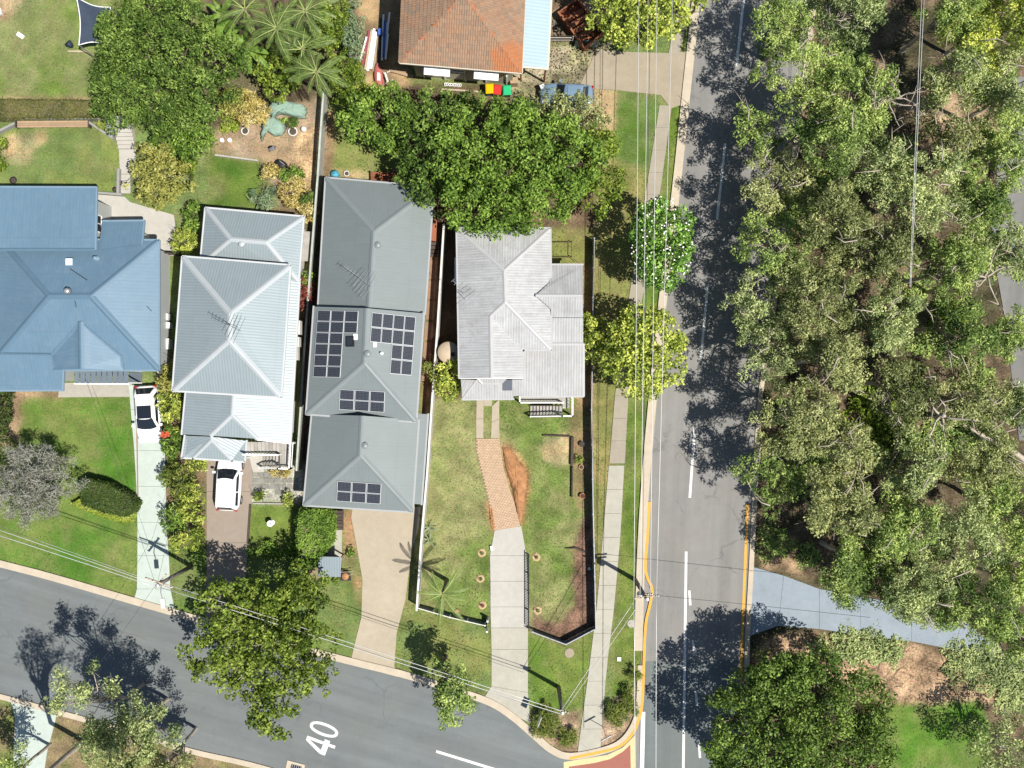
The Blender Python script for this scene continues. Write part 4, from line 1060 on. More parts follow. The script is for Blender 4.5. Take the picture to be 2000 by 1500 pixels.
# --- lot four: weathered iron cottage
H4 = house('weatherboard_cottage', 'cottage under weathered pale iron roofs with a stair and deck in front', [
    dict(id='m', v=dict(TL=(893, 445, 3.5), TR=(1074, 447, 3.5), BR=(1076, 683, 3.5), r1=(985, 528, 4.5), r2=(987, 590, 4.5), s1=(958, 617, 4.2), s2=(960, 738, 4.2), v2=(1021, 683, 3.5), WL=(898, 738, 3.5), WR=(1021, 738, 3.5)),
         f=[('TL', 'TR', 'r1'), ('TL', 'r1', 'r2', 's1', 's2', 'WL'), ('TR', 'BR', 'r2', 'r1'), ('r2', 'BR', 'v2', 's1'), ('s1', 'v2', 'WR', 's2')],
         caps=[('TL', 'r1'), ('TR', 'r1'), ('r1', 'r2'), ('r2', 's1'), ('s1', 's2'), ('r2', 'BR')], capw=.15, gut=[('TL', 'WL'), ('TR', 'BR'), ('BR', 'v2'), ('v2', 'WR'), ('TL', 'TR')], mat=R_OLD, cap=CAP_OLD),
    dict(id='g', v=dict(g1=(1046, 577, 4.05), g2=(1138, 577, 4.05), k=(1073, 552, 3.62), a=(1075, 518, 3.15), b=(1138, 518, 3.15), m=(1076, 604, 3.66), c=(1139, 620, 3.45), d=(1076, 620, 3.45)),
         f=[('g1', 'k', 'a', 'b', 'g2'), ('g1', 'g2', 'c', 'd', 'm')], caps=[('g1', 'g2')], capw=.12, gut=[('a', 'b')], mat=R_OLD, cap=CAP_OLD),
    dict(id='j', v=dict(a=(1076, 621, 3.40), b=(1139, 621, 3.40), c=(1139, 672, 3.05), d=(1076, 672, 3.05)), f=[('a', 'b', 'c', 'd')], gut=[], mat=R_OLD, cap=CAP_OLD),
    dict(id='d', v=dict(a=(1077, 672, 3.1), b=(1139, 672, 3.1), c=(1139, 773, 2.75), d=(1021, 773, 2.75), e=(1021, 685, 3.05), f=(1077, 685, 3.05)), f=[('a', 'b', 'c', 'd', 'e', 'f')], caps=[('a', 'b')], capw=.1, capdrop=.1, gut=[('b', 'c'), ('c', 'd')], mat=R_OLDC, cap=CAP_OLD),
    dict(id='p', v=dict(a=(900, 741, 3.0), h=(931, 742, 3.12), b=(1021, 741, 3.12), c=(1021, 773, 2.72), c2=(1003, 774, 2.7), d=(1003, 778, 2.66), e=(903, 779, 2.66)), f=[('a', 'h', 'e'), ('h', 'b', 'c', 'c2', 'd', 'e')], caps=[('h', 'e')], capw=.06, gut=[('d', 'e')], mat=R_OLDC, cap=CAP_OLD),
    dict(id='b', v=dict(a=(932, 736, 3.45), b=(989, 736, 3.45), c=(978, 748, 3.25), d=(943, 748, 3.25)), f=[('a', 'b', 'c', 'd')], gut=[('c', 'd'), ('b', 'c'), ('a', 'd')], mat=R_OLDC, cap=CAP_OLD)],
    [dict(p=[(893, 445), (1074, 447), (1076, 683), (1021, 690), (1021, 738), (898, 738)], z=3.5), dict(p=[(1062, 518), (1138, 518), (1139, 680), (1062, 680)], z=3.05, **{'in': .25})],
    metal_paint('weathered_gutter', (0.33, 0.33, 0.33)), W_CREAM)
R4 = H4['root']; pl4 = H4['planes']
flatbox(R4, 'roof_sheet', 991, 752, pl4[('p', ('h', 'b', 'c', 'c2', 'd', 'e'))], .68, .82, .04, pm('slate_blue_sheet', (0.075, 0.085, 0.105), 0.1, 2, 0.5))  # thin dark slate sheet lying flat on the porch roof
# gable bargeboard, side awning
b = MB(); b.bar(P(898, 739, 3.42), P(960, 739, 4.12), .05, .18); b.bar(P(960, 739, 4.12), P(1021, 739, 3.42), .05, .18); part('bargeboard', b, M['white'], R4)
b = MB()
V = [P(888, 503, 2.6), P(895, 503, 2.85), P(895, 551, 2.85), P(888, 551, 2.6)]
b.add(V + [p - Vector((0, 0, .04)) for p in V], [[3, 2, 1, 0], [4, 5, 6, 7], [0, 1, 5, 4], [1, 2, 6, 5], [2, 3, 7, 6], [3, 0, 4, 7]]); part('awning', b, M['white'], R4)
# deck, stair, handrails
deck = thing('front_deck', 'grey boarded deck with white railings and a stair below the iron roof', 'deck', P(1075, 790))
DZ = 1.55
for i in range(7):
    b = MB(); y0 = 772 + i * 3.7
    b.prism([P(1016, y0, DZ)[:2], P(1112, y0, DZ)[:2], P(1112, y0 + 3.3, DZ)[:2], P(1016, y0 + 3.3, DZ)[:2]] if i < 4 else
            [P(1099, y0, DZ)[:2], P(1112, y0, DZ)[:2], P(1112, y0 + 3.3, DZ)[:2], P(1099, y0 + 3.3, DZ)[:2]], DZ - .04, DZ)
    part('board', b, M['timber_grey'], deck)
for i in range(10):
    z = DZ - (i + 1) * DZ / 11
    x1 = 1098 - i * 6.3
    b = MB(); b.prism([P(x1 - 5.6, 793, z)[:2], P(x1, 793, z)[:2], P(x1, 812, z)[:2], P(x1 - 5.6, 812, z)[:2]], z - .045, z)
    part('tread', b, M['timber_grey'], deck)
b = MB()
for y in (792, 813): b.bar(P(1099, y, DZ - .1), P(1034, y, .05), .06, .24)
part('stringer', b, M['timber_dark'], deck)
def railing(root, pts, mat, h=.85, post=.1, bal=.22, rail=.09):
    """pts: world points along the floor line; posts, a top rail and balusters"""
    rb = MB(); bb = MB()
    for i in range(len(pts) - 1):
        a, c = pts[i], pts[i + 1]
        up = Vector((0, 0, h))
        rb.bar(a + up, c + up, rail, .07)
        rb.bar(a + Vector((0, 0, .12)), c + Vector((0, 0, .12)), .05, .05)
        for p in (a, c): rb.box((p.x, p.y, p.z + h / 2 + .02), (post, post, h + .06))
        n = max(2, int((c - a).length / bal))
        for k in range(1, n):
            p = a.lerp(c, k / n); bb.box((p.x, p.y, p.z + h / 2), (.022, .022, h - .1))
    part('handrail', rb, mat, root); o = part('balusters', bb, mat, root); o['kind'] = 'stuff'
railing(deck, [P(1015, 775, DZ), P(1015, 786, DZ), P(1098, 786, DZ)], M['white'])
railing(deck, [P(1036, 813, .1), P(1097, 812, DZ), P(1117, 812, DZ), P(1117, 774, DZ)], M['white'])
b = MB()
for x, y in ((1017, 786), (1098, 786), (1116, 811), (1116, 776), (1060, 774), (1112, 774)): b.box((*P(x, y, DZ)[:2], DZ / 2 - .05), (.12, .12, DZ - .05))
for x, y in ((1040, 771), (1136, 771)): b.box((*P(x, y, 2.6)[:2], 1.32), (.1, .1, 2.64))
part('post', b, M['white'], deck)

# --- stair and landing of lot two
st2 = thing('front_stairs', 'grey timber double stair with white rails beside the white hatchback', 'stairs', P(525, 888))
L2 = 1.7
for i in range(9):
    z = L2 + (8 - i) * .16; x0 = 482 + i * 7.2
    b = MB(); b.prism([P(x0, 863, z)[:2], P(x0 + 6.5, 863.4, z)[:2], P(x0 + 6.5, 884.4, z)[:2], P(x0, 884, z)[:2]], z - .045, z); part('tread', b, M['timber_grey'], st2)
for i in range(6):
    z = L2 - (6 - i) * L2 / 7; x0 = 514 + i * 6.2
    b = MB(); b.prism([P(x0, 888, z)[:2], P(x0 + 5.6, 888.3, z)[:2], P(x0 + 5.6, 911.3, z)[:2], P(x0, 911, z)[:2]], z - .045, z); part('tread', b, M['timber_grey'], st2)
for i in range(7):
    x0 = 546.6 + i * 3.1
    b = MB(); b.prism([P(x0, 865, L2)[:2], P(x0 + 2.7, 865, L2)[:2], P(x0 + 2.7, 911, L2)[:2], P(x0, 911, L2)[:2]], L2 - .04, L2); part('board', b, M['timber_grey'], st2)
railing(st2, [P(481, 886, L2 + 1.3), P(548, 887, L2)], M['white'])
railing(st2, [P(513, 912, .1), P(548, 913, L2), P(570, 914, L2), P(573, 864, L2)], M['white'])
b = MB()
for x, y in ((549, 887), (569, 912), (572, 866), (549, 912)): b.box((*P(x, y, L2)[:2], L2 / 2), (.1, .1, L2))
part('post', b, M['white'], st2)
sheet('landing', [(486, 888), (516, 889), (516, 922), (495, 922)], 0.09, M['conc_grey'], 'grey concrete landing below the timber stair')

# --- top lot: terracotta tiles and pale blue lean-to
TM = NT('old_clay_tile')
rn = TM.n('ShaderNodeObjectInfo').outputs['Random']
gt = TM.n('ShaderNodeAttribute', attribute_name='tint').outputs['Fac']
c0 = TM.ramp(TM.math('FRACT', TM.math('ADD', rn, TM.math('MULTIPLY', gt, 1.0))), [(0, (0.19, 0.14, 0.10)), (0.35, (0.25, 0.165, 0.11)), (0.7, (0.265, 0.16, 0.10)), (1, (0.21, 0.13, 0.088))])
vd = TM.n('ShaderNodeVectorMath', operation='DISTANCE'); TM.l(TM.pos(), vd.inputs[0]); vd.inputs[1].default_value = P(1003, 128, 5.2)
newer = TM.ramp(TM.math('ADD', TM.math('MULTIPLY', vd.outputs['Value'], 0.28), TM.math('MULTIPLY', TM.noise(1.1, 5), 0.9)), [(0.75, 1.0), (1.0, 0.0)])
c0 = TM.mix(TM.math('MULTIPLY', newer, 0.75), c0, (0.36, 0.12, 0.04))      # relaid newer tiles in one corner
c0 = TM.mix(TM.math('MULTIPLY', TM.ramp(TM.noise(0.55, 5), [(0.5, 0.0), (0.7, 1.0)]), 0.3), c0, (0.25, 0.11, 0.055))
c0 = TM.mix(TM.math('MULTIPLY', TM.ramp(TM.noise(3, 6, .75), [(0.5, 0.0), (0.7, 1.0)]), 0.5), c0, (0.16, 0.13, 0.085))
TM.bump(TM.noise(20, 3), .4, .02)
TILE = TM.base(c0, 0.85, 0, 0.25)
ROOFBASE = pm('roof_batten_board', (0.13, 0.07, 0.04), 0.1, 2, 0.9)
CAPT = pm('clay_ridge_tile', (0.30, 0.13, 0.065), 0.2, 2, 0.85, fine=0.15)
H5 = house('tiled_house', 'raised cream house under an old terracotta tiled roof at the top', [
    dict(id='t', v=dict(BL=(782, 121, 4.8), BR=(1018, 141, 4.8), TL=(792, -150, 4.8), TR=(1028, -130, 4.8), a=(905, -12, 7.0), c=(910, -60, 7.0)),
         f=[('BL', 'a', 'BR'), ('TL', 'c', 'a', 'BL'), ('BR', 'a', 'c', 'TR'), ('TL', 'TR', 'c')], caps=[('BL', 'a'), ('BR', 'a'), ('a', 'c'), ('TL', 'c'), ('TR', 'c')], capw=.17, gut=[('BL', 'BR'), ('TL', 'BL'), ('BR', 'TR')], mat=ROOFBASE, cap=CAPT),
    dict(id='l', v=dict(a=(1012, -130, 4.3), b=(1082, -130, 3.7), c=(1069, 133, 3.7), d=(1012, 128, 4.3)), f=[('a', 'b', 'c', 'd')], gut=[('b', 'c'), ('c', 'd')], mat=R_PALEBLUE, cap=CAP_WHITE)],
    [dict(p=[(782, 121), (1018, 141), (1028, -130), (792, -150)], z=4.8, nowin=1, **{'in': .62})], GUT_CREAM, W_CREAM)
R5 = H5['root']; pl5 = H5['planes']
tm = MB()
for (x0, x1) in ((-.165, .165),):
    pts = []
    for v in (-.17, .17):
        zc = .055 if v < 0 else .02
        for u, dz in ((-.165, 0), (-.10, .03), (-.03, .0), (.04, .03), (.10, .03), (.165, 0.0)):
            pts.append((u, v, zc + dz))
    tm.add(pts, [[i, i + 1, 7 + i, 6 + i] for i in range(5)])
    tm.add([(-.165, -.17, 0), (.165, -.17, 0)], [])
    k = len(tm.v)
    tm.f += [[12, 13, 5, 4, 3, 2, 1, 0]]
tile_me = tm.mesh('roof_tile', TILE)
tiles = []
for key in (('BL', 'a', 'BR'), ('TL', 'c', 'a', 'BL'), ('BR', 'a', 'c', 'TR')):
    cen, n = pl5[('t', key)]
    VV = dict(BL=(782, 121, 4.8), BR=(1018, 141, 4.8), TL=(792, -150, 4.8), TR=(1028, -130, 4.8), a=(905, -12, 7.0), c=(910, -60, 7.0))
    pts = [P(*VV[k]) for k in key]
    v = (Vector((0, 0, 1)) - n * n.z).normalized(); u = v.cross(n)
    uv = [((p - cen).dot(u), (p - cen).dot(v)) for p in pts]
    vmin = min(q[1] for q in uv); vmax = max(q[1] for q in uv); umin = min(q[0] for q in uv); umax = max(q[0] for q in uv)
    r = 0; vv = vmin + .14
    while vv < vmax:
        uu = umin + (.165 if r % 2 else 0)
        while uu < umax:
            ok = inpoly(np.array([uu]), np.array([vv]), uv)[0]
            p = cen + u * uu + v * vv
            if ok and 750 - p.y * S / (1 - p.z / H) > -14:
                tiles.append((p, u, v, n))
            uu += .33
        vv += .315; r += 1
rr = random.Random(4); rr.shuffle(tiles)
off = root_loc(R5)
tiles.sort(key=lambda q: q[0].y)
roof5 = H5['roofs'][0]
for p, u, v, n in tiles[:300]:
    o = obj('roof_tile', tile_me, roof5)
    m = Matrix((u, v, n)).transposed().to_4x4(); m.translation = p - off + n * (.004 + rr.random() * .012)
    m = m @ Matrix.Rotation(rr.uniform(-.02, .02), 4, 'Z')
    o.matrix_local = m
sb = MB(); tint = []
for p, u, v, n in tiles[300:]:
    m = Matrix((u, v, n)).transposed(); q = p + n * (.004 + rr.random() * .012)
    sb.add([m @ Vector(a) + q for a in tm.v], tm.f); tint += [rr.random()] * len(tm.f)
if sb.v:
    o = part('roof_tile', sb, TILE, roof5); o['kind'] = 'stuff'
    at = o.data.attributes.new('tint', 'FLOAT', 'FACE'); at.data.foreach_set('value', tint)
# front wall windows, white hoods
ins = H5['walls'][0]
A, B = P(782, 121, 4.8), P(1018, 141, 4.8); e = (B - A).normalized(); nn = Vector((e.y, -e.x, 0))
base = A - nn * .62
for (px, w) in ((851, 1.85), (949, 1.75)):
    t = (px - 782) / 236 * (B - A).length
    m = base + e * t
    b = MB()
    a0 = m - e * w / 2; a1 = m + e * w / 2
    hi = 4.0; lo = 3.55; out = .95
    q = [Vector((*a0[:2], hi)), Vector((*a1[:2], hi)), Vector((*(a1 + nn * out)[:2], lo)), Vector((*(a0 + nn * out)[:2], lo))]
    b.add(q + [x - Vector((0, 0, .05)) for x in q], [[0, 3, 2, 1], [4, 5, 6, 7], [1, 2, 6, 5], [2, 3, 7, 6], [3, 0, 4, 7], [0, 1, 5, 4]])
    part('awning', b, M['white'], R5)
ang = math.atan2(e.y, e.x)
for px, w in ((851, 1.6), (890, 1.0), (949, 1.5)):
    m = base + e * ((px - 782) / 236 * (B - A).length) + nn * .03
    zc = 2.7
    b = MB()
    for dx, dz, ww, hh in ((0, .58, w, .1), (0, -.58, w, .1), (-w / 2 + .05, 0, .1, 1.2), (w / 2 - .05, 0, .1, 1.2)):
        b.box((m.x + e.x * dx + nn.x * .04, m.y + e.y * dx + nn.y * .04, zc + dz), (ww, .14, hh), ang)
    o = part('window', b, M['white'], R5)
    b = MB(); b.box((m.x + nn.x * .01, m.y + nn.y * .01, zc), (w - .1, .04, 1.1), ang); part('pane', b, M['glass'], o)
b = MB()
for k in range(5):
    b.box((*(base + e * (1.2 + k * 1.55) + nn * .05)[:2], 1.0), (.1, .1, 2.0), ang)
part('stump', b, M['offwhite'], R5)
# porch posts under the lean-to
b = MB()
for x, y in ((1066, 128), (1018, 124), (1072, 40)): b.box((*P(x, y, 3.6)[:2], 1.8), (.12, .12, 3.6))
part('post', b, M['timber_red'], R5)
# ------------------------------------------------------------------ vegetation
rngV = np.random.default_rng(77)
def np_mesh(name, V, nper, tint, mat, smooth=False):
    """mesh of len(V)//nper separate faces with nper corners each"""
    n = len(V) // nper
    me = bpy.data.meshes.new(name)
    me.vertices.add(len(V)); me.loops.add(len(V)); me.polygons.add(n)
    me.vertices.foreach_set('co', np.ascontiguousarray(V, dtype=np.float32).ravel())
    me.loops.foreach_set('vertex_index', np.arange(len(V), dtype=np.int32))
    me.polygons.foreach_set('loop_start', np.arange(0, len(V), nper, dtype=np.int32))
    me.update(calc_edges=True)
    a = me.attributes.new('tint', 'FLOAT', 'FACE')
    a.data.foreach_set('value', np.clip(tint, 0, 1).astype(np.float32))
    me.materials.append(mat)
    return me
def unit(a): return a / np.maximum(np.linalg.norm(a, axis=-1, keepdims=True), 1e-9)
def leaf_quads(c, n, L, W, rng, axis=None):
    m = len(c)
    t = rng.normal(size=(m, 3)) if axis is None else axis + rng.normal(size=(m, 3)) * 0.35
    t = t - (t * n).sum(1, keepdims=True) * n
    t = unit(t); b = np.cross(n, t)
    l = (L * rng.uniform(0.7, 1.25, (m, 1))) / 2; w = (W * rng.uniform(0.75, 1.25, (m, 1))) / 2
    v0 = c - t * l; v1 = c + b * w + n * (w * 0.25) - t * l * .1; v2 = c + t * l - n * (l * 0.25); v3 = c - b * w + n * (w * 0.25) - t * l * .1
    return np.stack([v0, v1, v2, v3], 1).reshape(-1, 3)

FOL = {
 'gum':   foliage('gum_leaves', [(0.103, 0.148, 0.055), (0.217, 0.272, 0.107), (0.370, 0.429, 0.180), (0.580, 0.626, 0.284)], 0.3),
 'gumg':  foliage('green_gum_leaves', [(0.071, 0.124, 0.032), (0.161, 0.239, 0.062), (0.301, 0.391, 0.109), (0.492, 0.575, 0.181)], 0.3),
 'gumy':  foliage('olive_gum_leaves', [(0.100, 0.124, 0.043), (0.207, 0.236, 0.092), (0.348, 0.373, 0.152), (0.528, 0.546, 0.243)], 0.3),
 'dark':  foliage('dense_dark_leaves', [(0.029, 0.055, 0.011), (0.067, 0.118, 0.022), (0.129, 0.206, 0.039), (0.256, 0.349, 0.079)], 0.25),
 'green': foliage('mid_green_leaves', [(0.040, 0.076, 0.013), (0.088, 0.158, 0.024), (0.169, 0.272, 0.043), (0.293, 0.414, 0.079)], 0.3),
 'bright':foliage('bright_green_leaves', [(0.054, 0.089, 0.011), (0.114, 0.177, 0.023), (0.214, 0.290, 0.041), (0.353, 0.420, 0.076)], 0.35),
 'leafy': foliage('street_tree_leaves', [(0.038, 0.064, 0.008), (0.092, 0.140, 0.018), (0.181, 0.247, 0.039), (0.319, 0.385, 0.081)], 0.35),
 'lime':  foliage('lime_leaves', [(0.144, 0.204, 0.024), (0.228, 0.300, 0.036), (0.300, 0.372, 0.054), (0.360, 0.408, 0.096)], 0.35),
 'ygreen':foliage('yellow_green_leaves', [(0.105, 0.149, 0.026), (0.232, 0.298, 0.052), (0.432, 0.489, 0.093), (0.710, 0.736, 0.173)], 0.35),
 'autumn':foliage('yellowing_leaves', [(0.174, 0.181, 0.045), (0.274, 0.284, 0.068), (0.375, 0.371, 0.098), (0.462, 0.430, 0.152)], 0.35),
 'gold':  foliage('golden_foliage', [(0.302, 0.246, 0.074), (0.454, 0.370, 0.104), (0.605, 0.493, 0.188), (0.688, 0.616, 0.355)], 0.35),
 'magn':  foliage('glossy_dark_green_leaves', [(0.037, 0.084, 0.016), (0.091, 0.191, 0.032), (0.179, 0.337, 0.056), (0.334, 0.550, 0.106)], 0.2, 0.35),
 'hedge': foliage('clipped_hedge_leaves', [(0.062, 0.072, 0.022), (0.103, 0.108, 0.035), (0.144, 0.138, 0.045), (0.179, 0.165, 0.062)], 0.25),
 'hedged':foliage('dark_hedge_leaves', [(0.028, 0.050, 0.012), (0.044, 0.075, 0.017), (0.066, 0.099, 0.023), (0.089, 0.123, 0.033)], 0.2),
 'silver':foliage('silvery_sparse_leaves', [(0.142, 0.149, 0.114), (0.206, 0.213, 0.169), (0.270, 0.270, 0.223), (0.340, 0.333, 0.284)], 0.2),
 'red':   foliage('red_cordyline_leaves', [(0.110, 0.020, 0.020), (0.220, 0.055, 0.044), (0.330, 0.110, 0.083), (0.396, 0.220, 0.154)], 0.3),
 'palm':  foliage('palm_leaflets', [(0.036, 0.066, 0.017), (0.082, 0.131, 0.033), (0.165, 0.228, 0.062), (0.314, 0.372, 0.127)], 0.3, 0.4),
 'banana':foliage('broad_leaf', [(0.075, 0.149, 0.023), (0.128, 0.224, 0.035), (0.179, 0.276, 0.052), (0.239, 0.314, 0.082)], 0.35, 0.4),
 'strap': foliage('strappy_leaves', [(0.057, 0.100, 0.019), (0.111, 0.156, 0.029), (0.184, 0.216, 0.045), (0.276, 0.276, 0.072)], 0.25),
 'agave': foliage('blue_green_leaves', [(0.099, 0.165, 0.088), (0.154, 0.220, 0.114), (0.220, 0.286, 0.158), (0.286, 0.330, 0.194)], 0.25),
}

def crown(name, mat, rx, ry, rz, zc, parent, rng, L=.28, W=.13, lai=4.0, clump=.7, irr=.18, up=.5, lobes=None, solid=.45, droop=0.0, gaps=0.0, cov=1.3, tvar=.04, heads=0):
    """leaf quads grouped in clumps over an uneven dome centred zc above the root; returns clump centres"""
    area = math.pi * rx * ry
    ncl = max(5, int(area / (clump * clump) * cov))
    ph = rng.uniform(0, 6.28, 4)
    lobes = lobes or (3, 5, 8)
    th = rng.uniform(0, 2 * math.pi, ncl * 4)
    rr = np.sqrt(rng.uniform(0.0, 1, ncl * 4))
    out = 1 + irr * (np.sin(lobes[0] * th + ph[0]) * .5 + np.sin(lobes[1] * th + ph[1]) * .35 + np.sin(lobes[2] * th + ph[2]) * .35)
    if gaps:
        gg = np.sin(th * 4 + ph[3]) * np.sin(rr * 9 + ph[0])
        keepm = gg < 1 - gaps * 1.4
        th, rr, out = th[keepm], rr[keepm], out[keepm]
    th, rr, out = th[:ncl], rr[:ncl], out[:ncl]
    ncl = len(th)
    x = np.cos(th) * rr * out * (rx - clump * .4); y = np.sin(th) * rr * out * (ry - clump * .4)
    top = np.sqrt(np.clip(1 - (rr * 0.96) ** 2, 0.02, 1))
    lev = rng.uniform(-solid, 1, ncl)
    z = top * rz * lev + rng.normal(0, .12 * rz, ncl)
    if heads:
        # foliage carried in separate heads at the branch ends, gaps between them
        ha = np.arange(heads) * 2.39996 + ph[1]; hq = np.sqrt((np.arange(heads) + .5) / heads) * rng.uniform(.75, 1.12, heads)
        hx = np.cos(ha) * hq * rx * .8; hy = np.sin(ha) * hq * ry * .8
        hz = rz * (np.sqrt(np.clip(1 - (hq * .8) ** 2, .05, 1)) * rng.uniform(.1, 1.0, heads) - .1)
        hr = .36 * min(rx, ry) * rng.uniform(.65, 1.35, heads)
        pick = rng.choice(heads, ncl, p=hr ** 2 / (hr ** 2).sum())
        dv = unit(rng.normal(size=(ncl, 3)) + np.array([0, 0, .5])) * (rng.uniform(.1, 1, (ncl, 1)) ** .45)
        x = hx[pick] + dv[:, 0] * hr[pick]; y = hy[pick] + dv[:, 1] * hr[pick]; z = hz[pick] + dv[:, 2] * hr[pick] * .75
        htint = rng.normal(0, .09, heads)[pick]
    cen = np.stack([x, y, zc + z], 1)
    crad = clump * rng.uniform(.6, 1.2, ncl)
    nl = int(lai * area / (L * W * .5))
    per = crad ** 2; per = np.maximum((per / per.sum() * nl).astype(int), 6)
    ci = np.repeat(np.arange(ncl), per)
    d = unit(rng.normal(size=(len(ci), 3)) + np.array([0, 0, .35]))
    rad = crad[ci][:, None] * (rng.uniform(.25, 1.0, (len(ci), 1)) ** .5)
    pos = cen[ci] + d * rad * np.array([1, 1, .72])
    nrm = unit(d * .6 + np.array([0, 0, up * .75]) + rng.normal(size=d.shape) * .62)
    ax = None
    if droop: ax = d * .5 + np.array([0, 0, -droop])
    V = leaf_quads(pos, nrm, L, W, rng, ax)
    ctint = rng.normal(.5 + rng.normal(0, tvar), .19, ncl)
    if heads: ctint = ctint + htint
    tint = ctint[ci] + rng.normal(0, .22, len(ci))
    me = np_mesh(name, V, 4, tint, mat)
    o = obj(name, me, parent)
    return o, cen, crad

def limbs(parent, base, cen, rng, mat, r0, n=14, forkz=.35, wig=.25, name='trunk', base_z=-.05, rmin=.012):
    """trunk from the root up and limbs reaching some of the clump centres"""
    b = MB()
    zc = cen[:, 2].mean()
    fork = Vector((base[0], base[1], zc * forkz))
    mid = Vector((cen[:, 0].mean() * .5 + base[0] * .5, cen[:, 1].mean() * .5 + base[1] * .5, zc * .75))
    b.tube([Vector((base[0], base[1], base_z)), Vector((base[0], base[1], base_z + .15)), fork.lerp(Vector((base[0], base[1], 0)), .4) + Vector((rng.normal(0, .05), rng.normal(0, .05), 0)), fork, mid], [r0 * 1.35, r0 * 1.05, r0 * .92, r0 * .8, r0 * .5], 8)
    ids = rng.permutation(len(cen))[:n]
    for i in ids:
        e = Vector(cen[i])
        s = fork.lerp(mid, rng.uniform(0, 1))
        m1 = s.lerp(e, .35) + Vector((rng.normal(0, wig), rng.normal(0, wig), rng.uniform(.0, .35)))
        m2 = s.lerp(e, .7) + Vector((rng.normal(0, wig), rng.normal(0, wig), rng.uniform(-.05, .3)))
        r = r0 * rng.uniform(.28, .5)
        b.tube([s, m1, m2, e], [r, r * .75, r * .5, rmin], 5)
        for k in range(2):
            q = m2.lerp(e, rng.uniform(0, .6)); w = q + Vector((rng.normal(0, .5), rng.normal(0, .5), rng.uniform(.0, .5)))
            b.tube([q, q.lerp(w, .5) + Vector((0, 0, .05)), w], [r * .4, r * .28, rmin * .7], 4)
    return part(name, b, mat, parent, True, local=True)

def tree(name, label, cat, px, py, rpx, h, fol, seed, group=None, rpy=None, flat=.55, trunk_off=(0, 0), bark='bark_dark', r0=.16, nlimb=14, zc=None, **kw):
    """px,py,rpx: where the crown shows in the photo; h: height of the crown top in metres"""
    rng = np.random.default_rng(seed)
    rz = kw.pop('rz', None)
    zc = zc if zc is not None else h * .62
    c = P(px, py, zc); f = (1 - zc / H) / S
    rx = rpx * f; ry = (rpy or rpx) * f
    rz = rz or (h - zc)
    root = thing(name, label, cat, (c.x + trunk_off[0], c.y + trunk_off[1], 0), group)
    o, cen, cr = crown('crown', FOL[fol], rx, ry, rz, zc, root, rng, **kw)
    if trunk_off != (0, 0):
        sh = np.array([-trunk_off[0], -trunk_off[1], 0]); 
        o.location = tuple(sh); cen = cen + sh
    limbs(root, (0, 0), cen, rng, M[bark], r0, nlimb)
    return root, cen, rng

